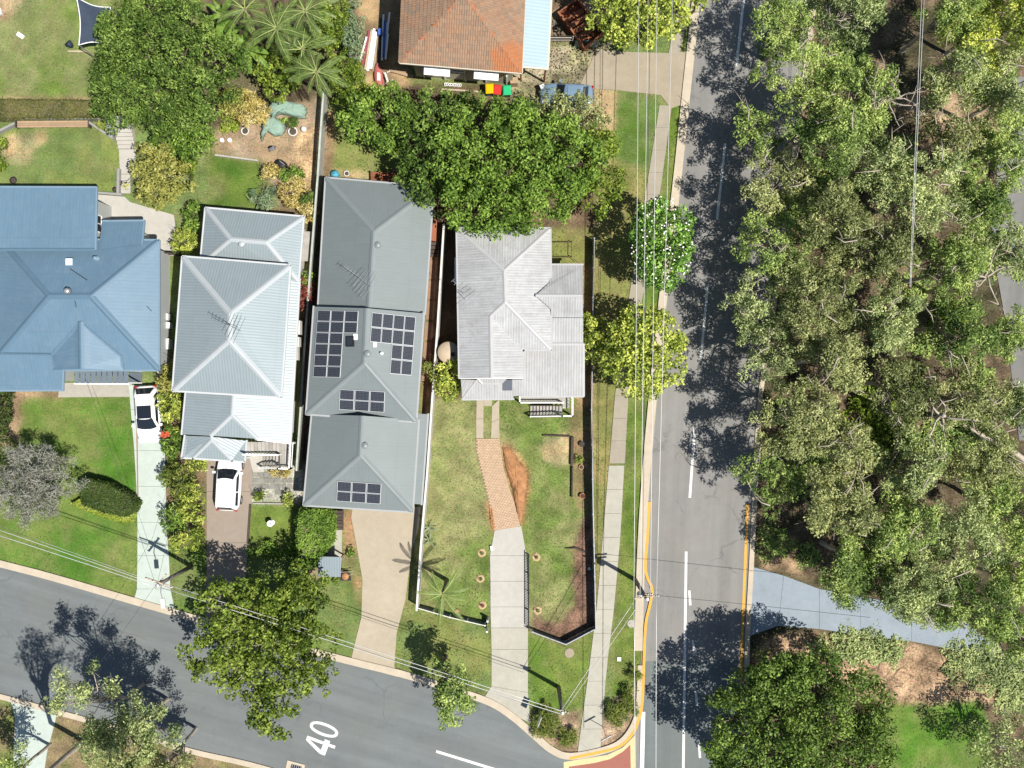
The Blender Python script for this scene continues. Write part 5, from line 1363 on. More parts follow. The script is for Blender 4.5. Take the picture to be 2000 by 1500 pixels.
# --- gum woodland right of the road
GUMS = [
 # px, py, r px, height, foliage, label
 (1530, 60, 92, 11, 'gumg', 'grey green gum at the top edge overhanging the topmost road dash'),
 (1640, 40, 85, 12, 'gum', 'gum at the top edge, second crown from the road'),
 (1930, 60, 105, 13, 'ygreen', 'bright yellow green tree in the top right corner'),
 (1840, 45, 75, 12, 'gumg', 'gum at the top edge just right of the dark gap'),
 (1560, 170, 100, 11, 'gumg', 'wide grey green gum reaching the road opposite the top driveway'),
 (1660, 205, 80, 12, 'gumg', 'gum between the road side crown and the bare dead branches'),
 (1855, 150, 70, 11, 'gum', 'small gum above the sunny clearing'),
 (1960, 190, 80, 12, 'gum', 'gum on the right edge beside the sunny clearing'),
 (1470, 260, 66, 9, 'gumg', 'thin gum over the road lane below the topmost dash'),
 (1590, 285, 92, 12, 'gumg', 'gum crown left of the black shadow hollow'),
 (1500, 370, 85, 10, 'gumy', 'olive gum over the road beside the second dash'),
 (1860, 265, 75, 12, 'gumy', 'olive gum just right of the overhead wires in the woodland'),
 (1690, 330, 80, 12, 'gum', 'gum below the black shadow hollow'),
 (1960, 310, 85, 12, 'gumg', 'gum at the right edge under the leaning trunk'),
 (1780, 390, 88, 13, 'gum', 'gum crown crossed by the overhead wires'),
 (1620, 420, 92, 12, 'gumy', 'olive gum in the row level with the flowering tree, third from the road'),
 (1890, 400, 82, 12, 'gumg', 'green gum right of the wires and left of the side track'),
 (1520, 480, 92, 11, 'gumg', 'gum hanging over the road level with the flowering tree'),
 (1700, 500, 95, 13, 'gumy', 'broad olive gum left of where the wires vanish'),
 (1830, 520, 85, 12, 'gumg', 'gum right of where the wires vanish'),
 (1470, 600, 82, 10, 'gum', 'gum overhanging the road beside the third dash'),
 (1590, 590, 98, 12, 'gumy', 'olive gum second from the road, level with the yellow green verge tree top'),
 (1950, 500, 75, 11, 'gum', 'gum beside the side track on the right edge'),
 (1720, 630, 90, 12, 'gum', 'gum in the middle of the woodland above the green gap'),
 (1850, 640, 88, 12, 'gumg', 'dark green gum on the right above the pale fork'),
 (1500, 690, 80, 11, 'gum', 'gum with pale puffs at the road edge, level with the yellow green verge tree'),
 (1610, 720, 95, 12, 'gumy', 'largest olive gum of the woodland middle, second from the road'),
 (1950, 660, 72, 11, 'gumg', 'gum on the right edge above the fallen pale limb'),
 (1740, 760, 75, 12, 'gumy', 'olive gum just above the bright green undergrowth gap'),
 (1870, 770, 92, 12, 'gumy', 'olive gum crown behind the pale forked trunk'),
 (1550, 820, 90, 12, 'gumy', 'sunlit olive gum at the road edge beside the lowest dash'),
 (1650, 870, 72, 11, 'gumy', 'olive gum left of the bright green undergrowth gap'),
 (1960, 800, 70, 11, 'gum', 'gum on the right edge beside the fallen pale limb'),
 (1510, 930, 75, 10, 'gumg', 'green gum at the road edge where the yellow line starts'),
 (1760, 900, 85, 11, 'gum', 'gum with round puffs just below the bright green undergrowth gap'),
 (1900, 910, 88, 12, 'gumy', 'olive gum below the fallen pale limb on the right'),
 (1620, 980, 95, 12, 'gumy', 'broad olive gum above the tan bank by the driveway mouth'),
 (1740, 1020, 90, 12, 'gumg', 'green gum second above the blue grey driveway'),
 (1850, 1040, 95, 12, 'gum', 'gum third above the blue grey driveway'),
 (1960, 1010, 85, 12, 'gumg', 'gum on the right edge level with the tan bank'),
 (1655, 1105, 96, 11, 'gumg', 'gum overhanging the blue grey driveway mouth'),
 (1770, 1145, 100, 11, 'gum', 'gum overhanging the middle of the blue grey driveway'),
 (1885, 1170, 100, 11, 'gumg', 'gum overhanging the far end of the blue grey driveway'),
 (1975, 1120, 70, 11, 'gumg', 'narrow gum on the right edge beside the driveway end'),
 (1975, 1240, 55, 9, 'gumg', 'low gum on the right edge below the driveway end'),
]
def gum(i, px, py, rpx, h, fol, label, seed):
    rng = np.random.default_rng(seed)
    road = px - (1562 - py * .075) < 40
    h = h * (.74 if road else .85)
    zc = h * .66
    c = P(px, py, zc); f = (1 - zc / H) / S
    r = rpx * f * rng.uniform(.82, .98)
    to = (rng.uniform(-.25, .35) * r, rng.uniform(-.3, .3) * r)
    root = thing('gum_tree' if fol != 'ygreen' else 'leafy_tree', label, 'tree', (c.x + to[0], c.y + to[1], 0), 'gum trees of the roadside woodland')
    o, cen, cr = crown('crown', FOL[fol], r, r * rng.uniform(.85, 1.1), h - zc + .5, zc, root, rng, L=.21, W=.085, lai=1.7 if road else 2.8, clump=.42 if road else .48, irr=.42 if road else .34, up=.5, solid=.75, droop=.25, gaps=.62 if road else .42, cov=.95 if road else 1.25, tvar=.12, heads=int(rng.integers(8, 13)))
    sh = np.array([-to[0], -to[1], 0]); o.location = tuple(sh)
    limbs(root, (0, 0), cen + sh, rng, M['bark'], .17, 18, .45, .35)
    b = MB()
    for k in range(5):
        p = Vector(cen[rng.integers(len(cen))] + sh) + Vector((0, 0, .35)); a = rng.uniform(0, 6.283); l = rng.uniform(.7, 1.8)
        e = p + Vector((math.cos(a) * l, math.sin(a) * l, rng.uniform(.1, .6))); m_ = p.lerp(e, .5) + Vector((rng.normal(0, .15), rng.normal(0, .15), .1))
        b.tube([p, m_, e], [.05, .035, .012], 5)
        for q in (.4, .7):
            c0 = p.lerp(e, q); e2 = c0 + Vector((rng.normal(0, .4), rng.normal(0, .4), rng.uniform(.05, .35)))
            b.tube([c0, c0.lerp(e2, .5) + Vector((0, 0, .04)), e2], [.022, .016, .007], 4)
    o2 = part('dead_branch', b, M['bark'], root, True, local=True); o2['kind'] = 'stuff'
for i, g in enumerate(GUMS): gum(i, *g, seed=300 + i)

# dead branches, pale fork and fallen limb seen in the gaps
def bare(name, label, cat, px, py, z, spread, seed, n=7, r=.09, bark='bark'):
    rng = np.random.default_rng(seed)
    c = P(px, py, z)
    root = thing(name, label, cat, (c.x, c.y, 0))
    b = MB(); b.tube([(0, 0, -.05), (.1, 0, z * .5), (.15, .1, z)], [r * 1.6, r * 1.2, r], 7)
    part('trunk', b, M[bark], root, True, local=True)
    for k in range(n):
        a = 2 * math.pi * k / n + rng.uniform(-.3, .3); l = spread * rng.uniform(.6, 1.1)
        b = MB(); s = Vector((.15, .1, z - rng.uniform(0, .8)))
        pts = [s]; d = Vector((math.cos(a), math.sin(a), rng.uniform(.15, .5)))
        for j in range(4):
            d = (d + Vector((rng.normal(0, .28), rng.normal(0, .28), rng.normal(0, .1)))).normalized(); pts.append(pts[-1] + d * l / 4)
        b.tube(pts, [r * .8, r * .6, r * .45, r * .3, .012], 5)
        for j in (2, 3, 3):
            e = pts[j] + Vector((rng.normal(0, .5), rng.normal(0, .5), rng.uniform(.1, .5))) * spread * .35
            b.tube([pts[j], pts[j].lerp(e, .5) + Vector((rng.normal(0, .05), rng.normal(0, .05), .05)), e], [r * .35, r * .25, .01], 4)
        part('branch', b, M[bark], root, True, local=True)
    return root
bare('dead_tree', 'bleached dead branches standing in the black hollow of the woodland', 'tree', 1735, 195, 9.5, 2.3, 5, 8)
bare('forked_trunk', 'pale forked trunk standing bare on the right of the woodland', 'tree', 1840, 815, 9.5, 2.2, 8, 5, .13)
bare('bare_tree', 'bare leaning limbs beside the side track on the right edge', 'tree', 1925, 545, 9.0, 2.6, 14, 5, .10)
b = MB(); rl = random.Random(3)
pts = [P(1880, 828, 3.0), P(1910, 845, 2.6), P(1940, 862, 2.2), P(1975, 878, 1.8), P(2010, 905, 1.4)]
b.tube(pts, [.07, .12, .16, .19, .2], 8); b.tube([pts[1], P(1905, 822, 3.6), P(1898, 805, 4.2)], [.08, .06, .02], 6); b.tube([pts[2], P(1960, 845, 3.0), P(1985, 838, 3.4)], [.08, .06, .02], 6)
solo('fallen_limb', b, M['bark'], 'long pale fallen limb slanting to the right edge of the woodland', 'branch', smooth=True)
b = MB(); pts = [P(1955, 285, 0.3), P(1938, 330, 5.0), P(1930, 370, 8.0)]
b.tube(pts, [.3, .24, .16], 8); b.tube([pts[1], P(1970, 255, 8.0), P(1985, 235, 9)], [.14, .1, .04], 6)
solo('leaning_trunk', b, M['bark_dark'], 'dark leaning trunk below the clearing on the right', 'tree trunk', smooth=True)

# undergrowth in the gaps: ground cover nobody could count
def stuff_leaves(name, label, blobs, mat, seed, L=.3, W=.14, lai=2.2, hmax=.8, cat='undergrowth'):
    rng = np.random.default_rng(seed); Vs = []; T = []
    for (px, py, rp) in blobs:
        r = rp / S; n = int(lai * math.pi * r * r / (L * W * .5))
        a = rng.uniform(0, 6.283, n); q = np.sqrt(rng.uniform(0, 1, n)) * (1 + .25 * np.sin(a * 3 + px) + .18 * np.sin(a * 7 + py))
        c = P(px, py)
        x = c.x + np.cos(a) * q * r; y = c.y + np.sin(a) * q * r
        h = hmax * (1 - q ** 2 * .8) * (.35 + .65 * fbm(x, y, 1.3, seed))
        z = rng.uniform(.05, 1, n) * np.maximum(h, .06)
        pos = np.stack([x, y, z], 1)
        nrm = unit(np.stack([rng.normal(0, .5, n), rng.normal(0, .5, n), np.ones(n)], 1))
        Vs.append(leaf_quads(pos, nrm, L, W, rng)); T.append(rng.normal(.5, .22, n) + (fbm(x, y, .8, seed + 3) - .5))
    me = np_mesh(name, np.concatenate(Vs), 4, np.concatenate(T), FOL[mat])
    o = obj(name, me); return tag(o, label, cat, None, 'stuff')
stuff_leaves('undergrowth', 'bright green undergrowth in the sunlit gap of the woodland', [(1700, 800, 50), (1740, 830, 45), (1690, 860, 40), (1770, 780, 35), (1850, 620, 35), (1760, 860, 30)], 'bright', 3, .34, .17, 2.4, 1.6)
stuff_leaves('scrub', 'sparse scrub on the woodland floor', [(rngV.uniform(1500, 2000), rngV.uniform(0, 1100), rngV.uniform(18, 46)) for _ in range(60)], 'gumg', 4, .26, .1, 1.6, .9)
stuff_leaves('scrub', 'green brown scrub along the lower edge of the blue grey driveway', [(1650, 1260, 40), (1700, 1262, 38), (1740, 1268, 30), (1880, 1290, 45), (1930, 1300, 50), (1980, 1330, 55), (1975, 1360, 30), (1600, 1262, 20), (1990, 1300, 40)], 'gum', 6, .24, .1, 2.0, .8)
b = MB(); rl = random.Random(9)
for k in range(260):
    px, py = rl.uniform(1560, 1960), rl.uniform(1262, 1385)
    if not inpoly(np.array([px]), np.array([py]), [(1560, 1262), (1800, 1268), (2010, 1335), (2010, 1372), (1735, 1388), (1640, 1330)])[0]: continue
    c = P(px, py, .03); a = rl.uniform(0, 3.14); l = rl.choice((.2, .3, .3, .6, 1.0)) * rl.uniform(.6, 1.2)
    d = Vector((math.cos(a), math.sin(a), rl.uniform(-.03, .12)))
    b.tube([c - d * l / 2, c + Vector((rl.uniform(-.05, .05), rl.uniform(-.05, .05), .03)), c + d * l / 2], [.012, .018, .008], 4)
o = obj('fallen_twigs', b.mesh('fallen_twigs', M['bark_dark'])); tag(o, 'dark twigs and bark strips littering the pink mulch slope', 'twigs', None, 'stuff')

# --- other trees
tree('fig_tree', 'big dense dark green tree at the lower right by the main road', 'tree', 1562, 1428, 186, 8.5, 'dark', 21, rpy=166, L=.24, W=.125, lai=4.6, clump=.62, irr=.10, r0=.3, nlimb=22, solid=.25, cov=1.9)
tree('garden_tree', 'large dense dark tree beside the trampoline at the top left', 'tree', 322, 128, 150, 8.0, 'dark', 22, rpy=140, L=.26, W=.09, lai=4.4, clump=.5, irr=.18, r0=.24, nlimb=26, solid=.35, cov=1.7)
tree('garden_tree', 'lower grey green part-shaded tree under the large dark tree', 'tree', 368, 258, 62, 5.2, 'green', 23, rpy=52, L=.28, W=.11, lai=3.2, clump=.5, irr=.28, r0=.12, nlimb=12)
tree('autumn_tree', 'small yellowing tree at the foot of the garden steps', 'tree', 316, 346, 66, 4.8, 'autumn', 24, rpy=58, L=.22, W=.12, lai=3.2, clump=.45, irr=.26, r0=.1, nlimb=16)
tree('shade_tree', 'big dark green tree overhanging the weathered iron roof', 'tree', 1000, 328, 168, 8.0, 'green', 25, rpy=134, L=.26, W=.13, lai=4.6, clump=.56, irr=.12, r0=.28, nlimb=22, solid=.3, cov=1.8)
tree('shade_tree', 'dark tree overhanging the corner of the solar roof', 'tree', 845, 325, 72, 6.5, 'dark', 26, rpy=100, L=.28, W=.14, lai=3.6, clump=.6, irr=.28, r0=.2, nlimb=16)
tree('shade_tree', 'mid green tree over the pale square back lawn', 'tree', 745, 230, 82, 6.0, 'green', 27, rpy=66, L=.26, W=.12, lai=3.8, clump=.55, irr=.26, r0=.18, nlimb=16)
tree('shade_tree', 'grey green tree between the bins and the dark crowns', 'tree', 860, 225, 80, 6.2, 'dark', 28, rpy=52, L=.26, W=.12, lai=3.4, clump=.5, irr=.3, r0=.18, nlimb=16)
tree('shade_tree', 'olive tree beside the parked blue car', 'tree', 1100, 232, 82, 5.5, 'gumy', 29, rpy=52, L=.22, W=.10, lai=2.6, clump=.48, irr=.3, r0=.15, nlimb=16, bark='bark')
tree('shade_tree', 'bright green tree on the verge side of the big shade tree', 'tree', 1172, 335, 48, 5.5, 'bright', 30, rpy=88, L=.28, W=.14, lai=3.0, clump=.5, irr=.26, r0=.14, nlimb=12)
mt, mcen, mrng = tree('flowering_tree', 'round dark green verge tree covered in white flowers', 'tree', 1290, 476, 62, 6.8, 'magn', 31, rpy=94, L=.26, W=.12, lai=5.0, clump=.42, irr=.07, cov=2.0, r0=.16, nlimb=12, rz=2.7)
fm = MB()
fl_ids = mrng.permutation(len(mcen))
for k in range(110):
    a = mrng.uniform(0, 6.283); q = math.sqrt(mrng.uniform(0, 1)); 
    x = math.cos(a) * q * 2.25; y = math.sin(a) * q * 3.2
    z = 4.25 + 2.7 * math.sqrt(max(0, 1 - q * q * .9)) * .96 + mrng.uniform(-.1, .25)
    for j in range(5):
        t = j * 1.2566 + a; d = Vector((math.cos(t), math.sin(t), .25)); s = Vector((-d.y, d.x, 0))
        c = Vector((x, y, z))
        fm.add([c, c + d * .03 + s * .022, c + d * .06, c + d * .03 - s * .022], [[0, 1, 2, 3]])
o = part('flowers', fm, pm('white_petals', (0.8, 0.78, 0.72), 0.05, 3, 0.6), mt, local=True); o['kind'] = 'stuff'
tree('verge_tree', 'yellow green round verge tree under the power lines', 'tree', 1258, 688, 86, 6.0, 'ygreen', 33, rpy=92, L=.25, W=.16, lai=4.6, clump=.36, irr=.10, cov=1.9, r0=.17, nlimb=16)
tree('tall_shrub', 'pale green leafy shrub squeezed between fence and yellow green verge tree', 'shrub', 1156, 662, 28, 3.4, 'ygreen', 34, rpy=58, L=.26, W=.1, lai=3.4, clump=.38, irr=.25, r0=.06, nlimb=10)
tree('verge_tree', 'yellow green tree at the top crossed by power lines', 'tree', 1240, 22, 98, 6.5, 'ygreen', 35, rpy=74, L=.26, W=.16, lai=4.2, clump=.4, irr=.18, cov=1.7, r0=.18, nlimb=16)
tree('verge_tree', 'branch end of a yellow green tree above the road at the top edge', 'tree', 1368, -10, 32, 5.5, 'ygreen', 36, L=.34, W=.2, lai=3.2, clump=.4, irr=.3, r0=.1, nlimb=8)
tree('street_tree', 'large bright green street tree overhanging the side street', 'tree', 528, 1240, 140, 7.0, 'leafy', 37, rpy=156, heads=20, L=.26, W=.15, lai=4.4, clump=.5, irr=.24, r0=.22, nlimb=24, gaps=.2, bark='bark', solid=.5, cov=1.35)
tree('street_tree', 'smaller grey green street tree beside the corner lot driveway', 'tree', 880, 1350, 55, 6.5, 'gumg', 38, rpy=70, heads=11, L=.24, W=.12, lai=2.8, clump=.45, irr=.3, r0=.13, nlimb=14, gaps=.2, trunk_off=(-.6, 1.3))
tree('street_gum', 'open gum with white limbs at the lower left of the side street', 'tree', 262, 1425, 110, 10.0, 'gum', 39, rpy=75, heads=14, L=.23, W=.09, lai=2.6, clump=.55, irr=.42, r0=.16, nlimb=26, gaps=.45, bark='bark', solid=.9)
tree('street_gum', 'tall thin gum whose crown leans out over the side street at lower left', 'tree', 180, 1330, 66, 11.0, 'gum', 40, rpy=50, heads=8, L=.23, W=.09, lai=1.6, clump=.5, irr=.42, r0=.13, nlimb=20, gaps=.5, bark='bark', solid=.9, trunk_off=(.8, -2.4))
tree('street_gum', 'sparse gum at the bottom edge left of the painted number', 'tree', 330, 1480, 75, 9.0, 'gumy', 41, rpy=45, heads=9, L=.23, W=.09, lai=2.2, clump=.5, irr=.4, r0=.13, nlimb=20, gaps=.4, bark='bark', solid=.9)
tree('street_gum', 'gum below the lower left corner driveway, only its top in view', 'tree', 20, 1515, 55, 9.0, 'gumg', 42, L=.25, W=.1, lai=2.0, clump=.5, irr=.4, r0=.13, nlimb=14, gaps=.3, bark='bark')
tree('woodland_tree', 'brown shaded scrubby tree at the bottom right corner', 'tree', 1965, 1450, 70, 6.0, 'gum', 43, rpy=75, L=.24, W=.1, lai=1.5, clump=.5, irr=.3, r0=.12, nlimb=18, gaps=.4, bark='bark')
tree('street_gum', 'tall gum at the bottom edge whose limbs shade the side street near the left edge', 'tree', 84, 1545, 78, 17.0, 'gumy', 45, rpy=58, trunk_off=(-4.2, -2.6), heads=12, L=.25, W=.1, lai=1.4, clump=.6, irr=.42, r0=.2, nlimb=26, gaps=.5, bark='bark', solid=.9, zc=14.5, rz=2.2)
tree('street_gum', 'tall gum at the bottom edge whose limbs shade the middle of the side street', 'tree', 236, 1545, 80, 17.0, 'gumy', 46, rpy=60, trunk_off=(-2.6, -4.0), heads=12, L=.25, W=.1, lai=1.4, clump=.6, irr=.42, r0=.2, nlimb=26, gaps=.5, bark='bark', solid=.9, zc=14.5, rz=2.2)
# the silvery bare tree of lot one: dense twigs and sparse leaf
root, cen, rng = tree('silver_tree', 'silvery grey twiggy tree on the front lawn at the left edge', 'tree', 62, 940, 92, 4.6, 'silver', 44, rpy=80, L=.2, W=.045, lai=2.0, clump=.5, irr=.22, r0=.13, nlimb=40, bark='bark_grey', solid=.5)
b = MB()
for k in range(420):
    c = Vector(cen[rng.integers(len(cen))]); d = Vector((rng.normal(), rng.normal(), abs(rng.normal()) * .8 + .2)).normalized(); l = rng.uniform(.35, .9)
    c2 = c + d * .1
    b.tube([c2, c2 + d * l * .5 + Vector((rng.normal(0, .06), rng.normal(0, .06), .04)), c2 + d * l], [.022, .016, .006], 3, cap=False)
o = part('twigs', b, M['bark_grey'], root, local=True); o['kind'] = 'stuff'
def shrub(name, label, px, py, rpx, h, fol, seed, rpy=None, group=None, cat='shrub', **kw):
    k = dict(L=.2, W=.1, lai=3.4, clump=.34, irr=.25, r0=.05, nlimb=8); k.update(kw)
    return tree(name, label, cat, px, py, rpx, h, fol, seed, group, rpy, **k)
shrub('shrub', 'dark green shrub at the left edge below the blue roof', 2, 815, 26, 2.6, 'hedged', 50, 62)
shrub('shrub', 'yellow green leafy shrub hiding the round water tank', 876, 742, 34, 2.8, 'ygreen', 51, 40, L=.26, W=.1)
shrub('shrub', 'dark leafy shrub in the side passage left of the water tank', 834, 722, 13, 2.0, 'strap', 52, 22, L=.26)
shrub('shrub', 'round glossy yellow green shrub beside the palms', 545, 140, 58, 3.6, 'bright', 53, 52, L=.26, W=.13)
shrub('shrub', 'bright green feathery bush left of the stacked boards', 672, 165, 42, 3.4, 'lime', 54, 40, L=.24, W=.08, fol2=None) if False else shrub('shrub', 'bright green feathery bush left of the stacked boards', 676, 158, 38, 3.6, 'bright', 54, 50, L=.24, W=.07)
shrub('shrub', 'bright green bush at the top between palms and tiled house', 648, 55, 38, 4.0, 'bright', 55, 60, L=.24, W=.09)
shrub('shrub', 'grey green bush against the tan yard at the top', 690, 60, 26, 3.4, 'agave', 56, 56, L=.3, W=.08)
shrub('shrub', 'feathery green shrub below the kayak', 714, 190, 30, 3.2, 'ygreen', 57, 28, L=.2, W=.06)
shrub('shrub', 'golden spiky shrub beside the green shade cloth', 486, 215, 42, 2.2, 'gold', 58, 34, L=.34, W=.06)
shrub('shrub', 'yellow shrub at the lower edge of the large dark tree', 452, 198, 34, 2.6, 'autumn', 59, 30, L=.26, W=.09)
shrub('shrub', 'small pale yellow shrub above the spiky agave', 528, 336, 18, 1.3, 'gold', 60, 18)
shrub('shrub', 'green bush beside the black compost bin', 568, 338, 24, 1.4, 'green', 61, 18)
shrub('shrub', 'golden shrub row along the pale garden fence', 574, 378, 26, 1.5, 'gold', 62, 34, L=.26, W=.07)
shrub('shrub', 'golden shrub at the corner of the pale back roof', 604, 412, 16, 1.5, 'gold', 63, 36, L=.26, W=.07)
shrub('shrub', 'dark green bush against the pale garden fence', 600, 388, 14, 1.8, 'dark', 64, 16)
shrub('shrub', 'bushy green climber on the dark post fence behind the autumn tree', 369, 320, 17, 1.8, 'bright', 65, 44, L=.18, W=.07)
shrub('shrub', 'dark green bush between concrete yard and pale back roof', 376, 424, 17, 2.0, 'green', 66, 36)
shrub('shrub', 'feathery yellow green shrub at the corner of the concrete yard', 360, 472, 26, 2.2, 'ygreen', 67, 26, L=.36, W=.05)
shrub('shrub', 'red cordyline shrub beside the pale right hand roof', 598, 575, 15, 1.6, 'red', 68, 34, L=.4, W=.09)
shrub('shrub', 'small green shrub above the red cordyline', 603, 540, 14, 1.4, 'green', 69, 16)
for k, (x, y, rx, ry, f, lb) in enumerate(((331, 742, 22, 44, 'autumn', 'tallest olive bush beside the nose of the white sedan'), (336, 800, 30, 40, 'ygreen', 'leafy olive bush beside the white sedan doors'),
        (343, 868, 28, 34, 'green', 'dark green bush below the corner of the lower pale roof'), (385, 905, 24, 16, 'ygreen', 'yellow tipped bush at the edge of the brown driveway'),
        (350, 935, 36, 38, 'strap', 'strappy olive clump in the middle of the bed between the driveways'), (378, 985, 28, 40, 'ygreen', 'light strappy clump level with the hatchback'),
        (340, 1015, 26, 30, 'green', 'green shrub against the pale driveway, lower part of the bed'), (384, 1050, 20, 24, 'bright', 'bright green shrub at the bottom end of the bed'), (352, 1058, 20, 18, 'ygreen', 'small yellow shrub at the foot of the pale driveway'))):
    shrub('shrub', lb, x, y, rx, 2.0 + .3 * (k % 3), f, 100 + k, ry, 'shrubs in the bed between the two driveways', L=.3, W=.09, lai=3.0)
shrub('shrub', 'shrub with dark shadow in the left of the pebble bed', 508, 968, 13, .9, 'bright', 120, 11)
shrub('shrub', 'shrub at the right of the pebble bed', 564, 972, 13, .9, 'ygreen', 121, 13)
shrub('shrub', 'golden bromeliad clump below the timber stair', 548, 921, 24, .7, 'gold', 122, 10, L=.3, W=.06)
shrub('shrub', 'low dark shrub row along the lower edge of the bird bath lawn', 520, 1075, 44, 1.0, 'green', 123, 16)
shrub('shrub', 'dark green shrub between the bird bath lawn and the tall hedge', 572, 1078, 16, 1.2, 'green', 124, 18)
for k, (x, y, r) in enumerate(((1066, 1412, 31), (1108, 1438, 20), (1240, 1318, 14), (1228, 1358, 18), (1206, 1396, 24), (1234, 1384, 14))):
    lb = ('largest dark grassy clump at the corner left of the footpath', 'second grassy clump nearer the footpath end', 'topmost grassy clump along the main road kerb', 'grassy clump second from the top along the main road kerb', 'widest grassy clump right of the footpath', 'grassy clump nearest the yellow corner line')[k]
    shrub('grass_clump', lb, x, y, r, .9, 'strap', 130 + k, group='grassy clumps at the street corner', cat='plant', L=.5, W=.05, lai=3.6, clump=.3, up=.9, nlimb=3, r0=.02)
shrub('shrub', 'small green weed beside the terracotta pots', 1131, 898, 7, .4, 'bright', 140, nlimb=3, r0=.02)
shrub('shrub', 'small shrub beside the orange earth strip', 687, 1082, 9, .6, 'green', 141, nlimb=3, r0=.02)
shrub('shrub', 'small weed on the grass below the little shelter', 657, 1132, 8, .5, 'bright', 142, nlimb=3, r0=.02)
shrub('shrub', 'yellow flowering plant beside the wide timber bench', 204, 246, 10, .8, 'ygreen', 143, nlimb=3, r0=.02)
shrub('shrub', 'pale spiky agave rosette on the deep green lawn edge', 517, 386, 26, 1.1, 'agave', 144, L=.75, W=.07, lai=2.6, up=.8, clump=.4)
shrub('shrub', 'low green patch between shade cloth and golden shrub', 450, 238, 22, .5, 'lime', 145, 22)
shrub('shrub', 'green vegetable bush between the shade cloth heaps', 563, 240, 20, .6, 'green', 146, 11)
shrub('potted_ball', 'upper of two round clipped shrubs at the left edge', -1, 285, 13, 1.0, 'bright', 147, 17, group='round clipped shrubs at the left edge')
shrub('potted_ball', 'lower of two round clipped shrubs at the left edge', -1, 322, 13, 1.0, 'bright', 148, 17, group='round clipped shrubs at the left edge')

def hedge(name, label, poly_px, h, fol, seed, L=.15, W=.08, dens=3.0, group=None, lump=1.0):
    """clipped hedge: leafy skin over the top and the sides of a prism, twiggy core inside"""
    rng = np.random.default_rng(seed)
    pts = [P(x, y, h) for x, y in poly_px]
    cx = sum(p.x for p in pts) / len(pts); cy = sum(p.y for p in pts) / len(pts)
    root = thing(name, label, 'hedge', (cx, cy, 0), group)
    loc = [(p.x - cx, p.y - cy) for p in pts]
    b = MB(); b.prism([(x * .9, y * .9) for x, y in loc], 0, h * .88); part('core', b, M['bark_dark'], root, local=True)
    xs = [p[0] for p in loc]; ys = [p[1] for p in loc]
    n = int(dens * (max(xs) - min(xs)) * (max(ys) - min(ys)) / (L * W * .5))
    x = rng.uniform(min(xs), max(xs), n); y = rng.uniform(min(ys), max(ys), n)
    k = inpoly(x, y, loc); x, y = x[k], y[k]
    z = h * (.93 + .13 * lump * (fbm(x, y, 1.4, seed) - .5)) + rng.normal(0, .05 * lump, len(x)); 
    P1 = np.stack([x, y, z], 1); N1 = unit(np.stack([rng.normal(0, .5, len(x)), rng.normal(0, .5, len(x)), np.ones(len(x))], 1))
    SP = [P1]; SN = [N1]
    for i in range(len(loc)):
        a = np.array(loc[i]); c = np.array(loc[(i + 1) % len(loc)]); l = np.linalg.norm(c - a)
        m = int(dens * l * h / (L * W * .5)); t = rng.uniform(0, 1, (m, 1)); q = a + (c - a) * t
        nn = np.array([(c - a)[1], -(c - a)[0]]) / max(l, 1e-6)
        if np.dot(nn, (a + c) / 2) < 0: nn = -nn
        q = q + nn * rng.normal(0, .05 * lump, (m, 1))
        SP.append(np.concatenate([q, rng.uniform(0.02, 1, (m, 1)) * h * .97], 1)); SN.append(unit(np.concatenate([np.tile(nn, (m, 1)), np.full((m, 1), .4)], 1) + rng.normal(0, .45, (m, 3))))
    A = np.concatenate(SP); B_ = np.concatenate(SN)
    V = leaf_quads(A, B_, L, W, rng)
    t = .5 + (fbm(A[:, 0] + 50, A[:, 1] + 50, 1.1, seed + 1) - .5) * 1.2 + rng.normal(0, .17, len(A))
    obj('foliage', np_mesh('foliage', V, 4, t, FOL[fol]), root)
    return root
hedge('hedge', 'long clipped brown green hedge between the two back lawns', [(-60, 193), (212, 196), (212, 227), (-60, 229)], 1.1, 'hedge', 150)
hedge('hedge', 'dark curved hedge on the front lawn beside the silvery tree', [(150, 948), (170, 936), (210, 946), (248, 968), (262, 985), (255, 1002), (240, 1008), (200, 1000), (160, 985)], 1.5, 'hedged', 151)
hedge('hedge', 'low lime green hedge in front of the dark curved hedge', [(138, 984), (156, 975), (200, 992), (240, 1000), (260, 998), (256, 1018), (236, 1020), (190, 1006)], .6, 'lime', 152)
hedge('hedge', 'tall thick hedge between bird bath lawn and timber steps', [(584, 1000), (600, 994), (630, 996), (642, 1010), (642, 1060), (622, 1085), (612, 1108), (590, 1112), (582, 1090), (580, 1040)], 2.4, 'green', 153, L=.22, W=.08, lump=2.2)

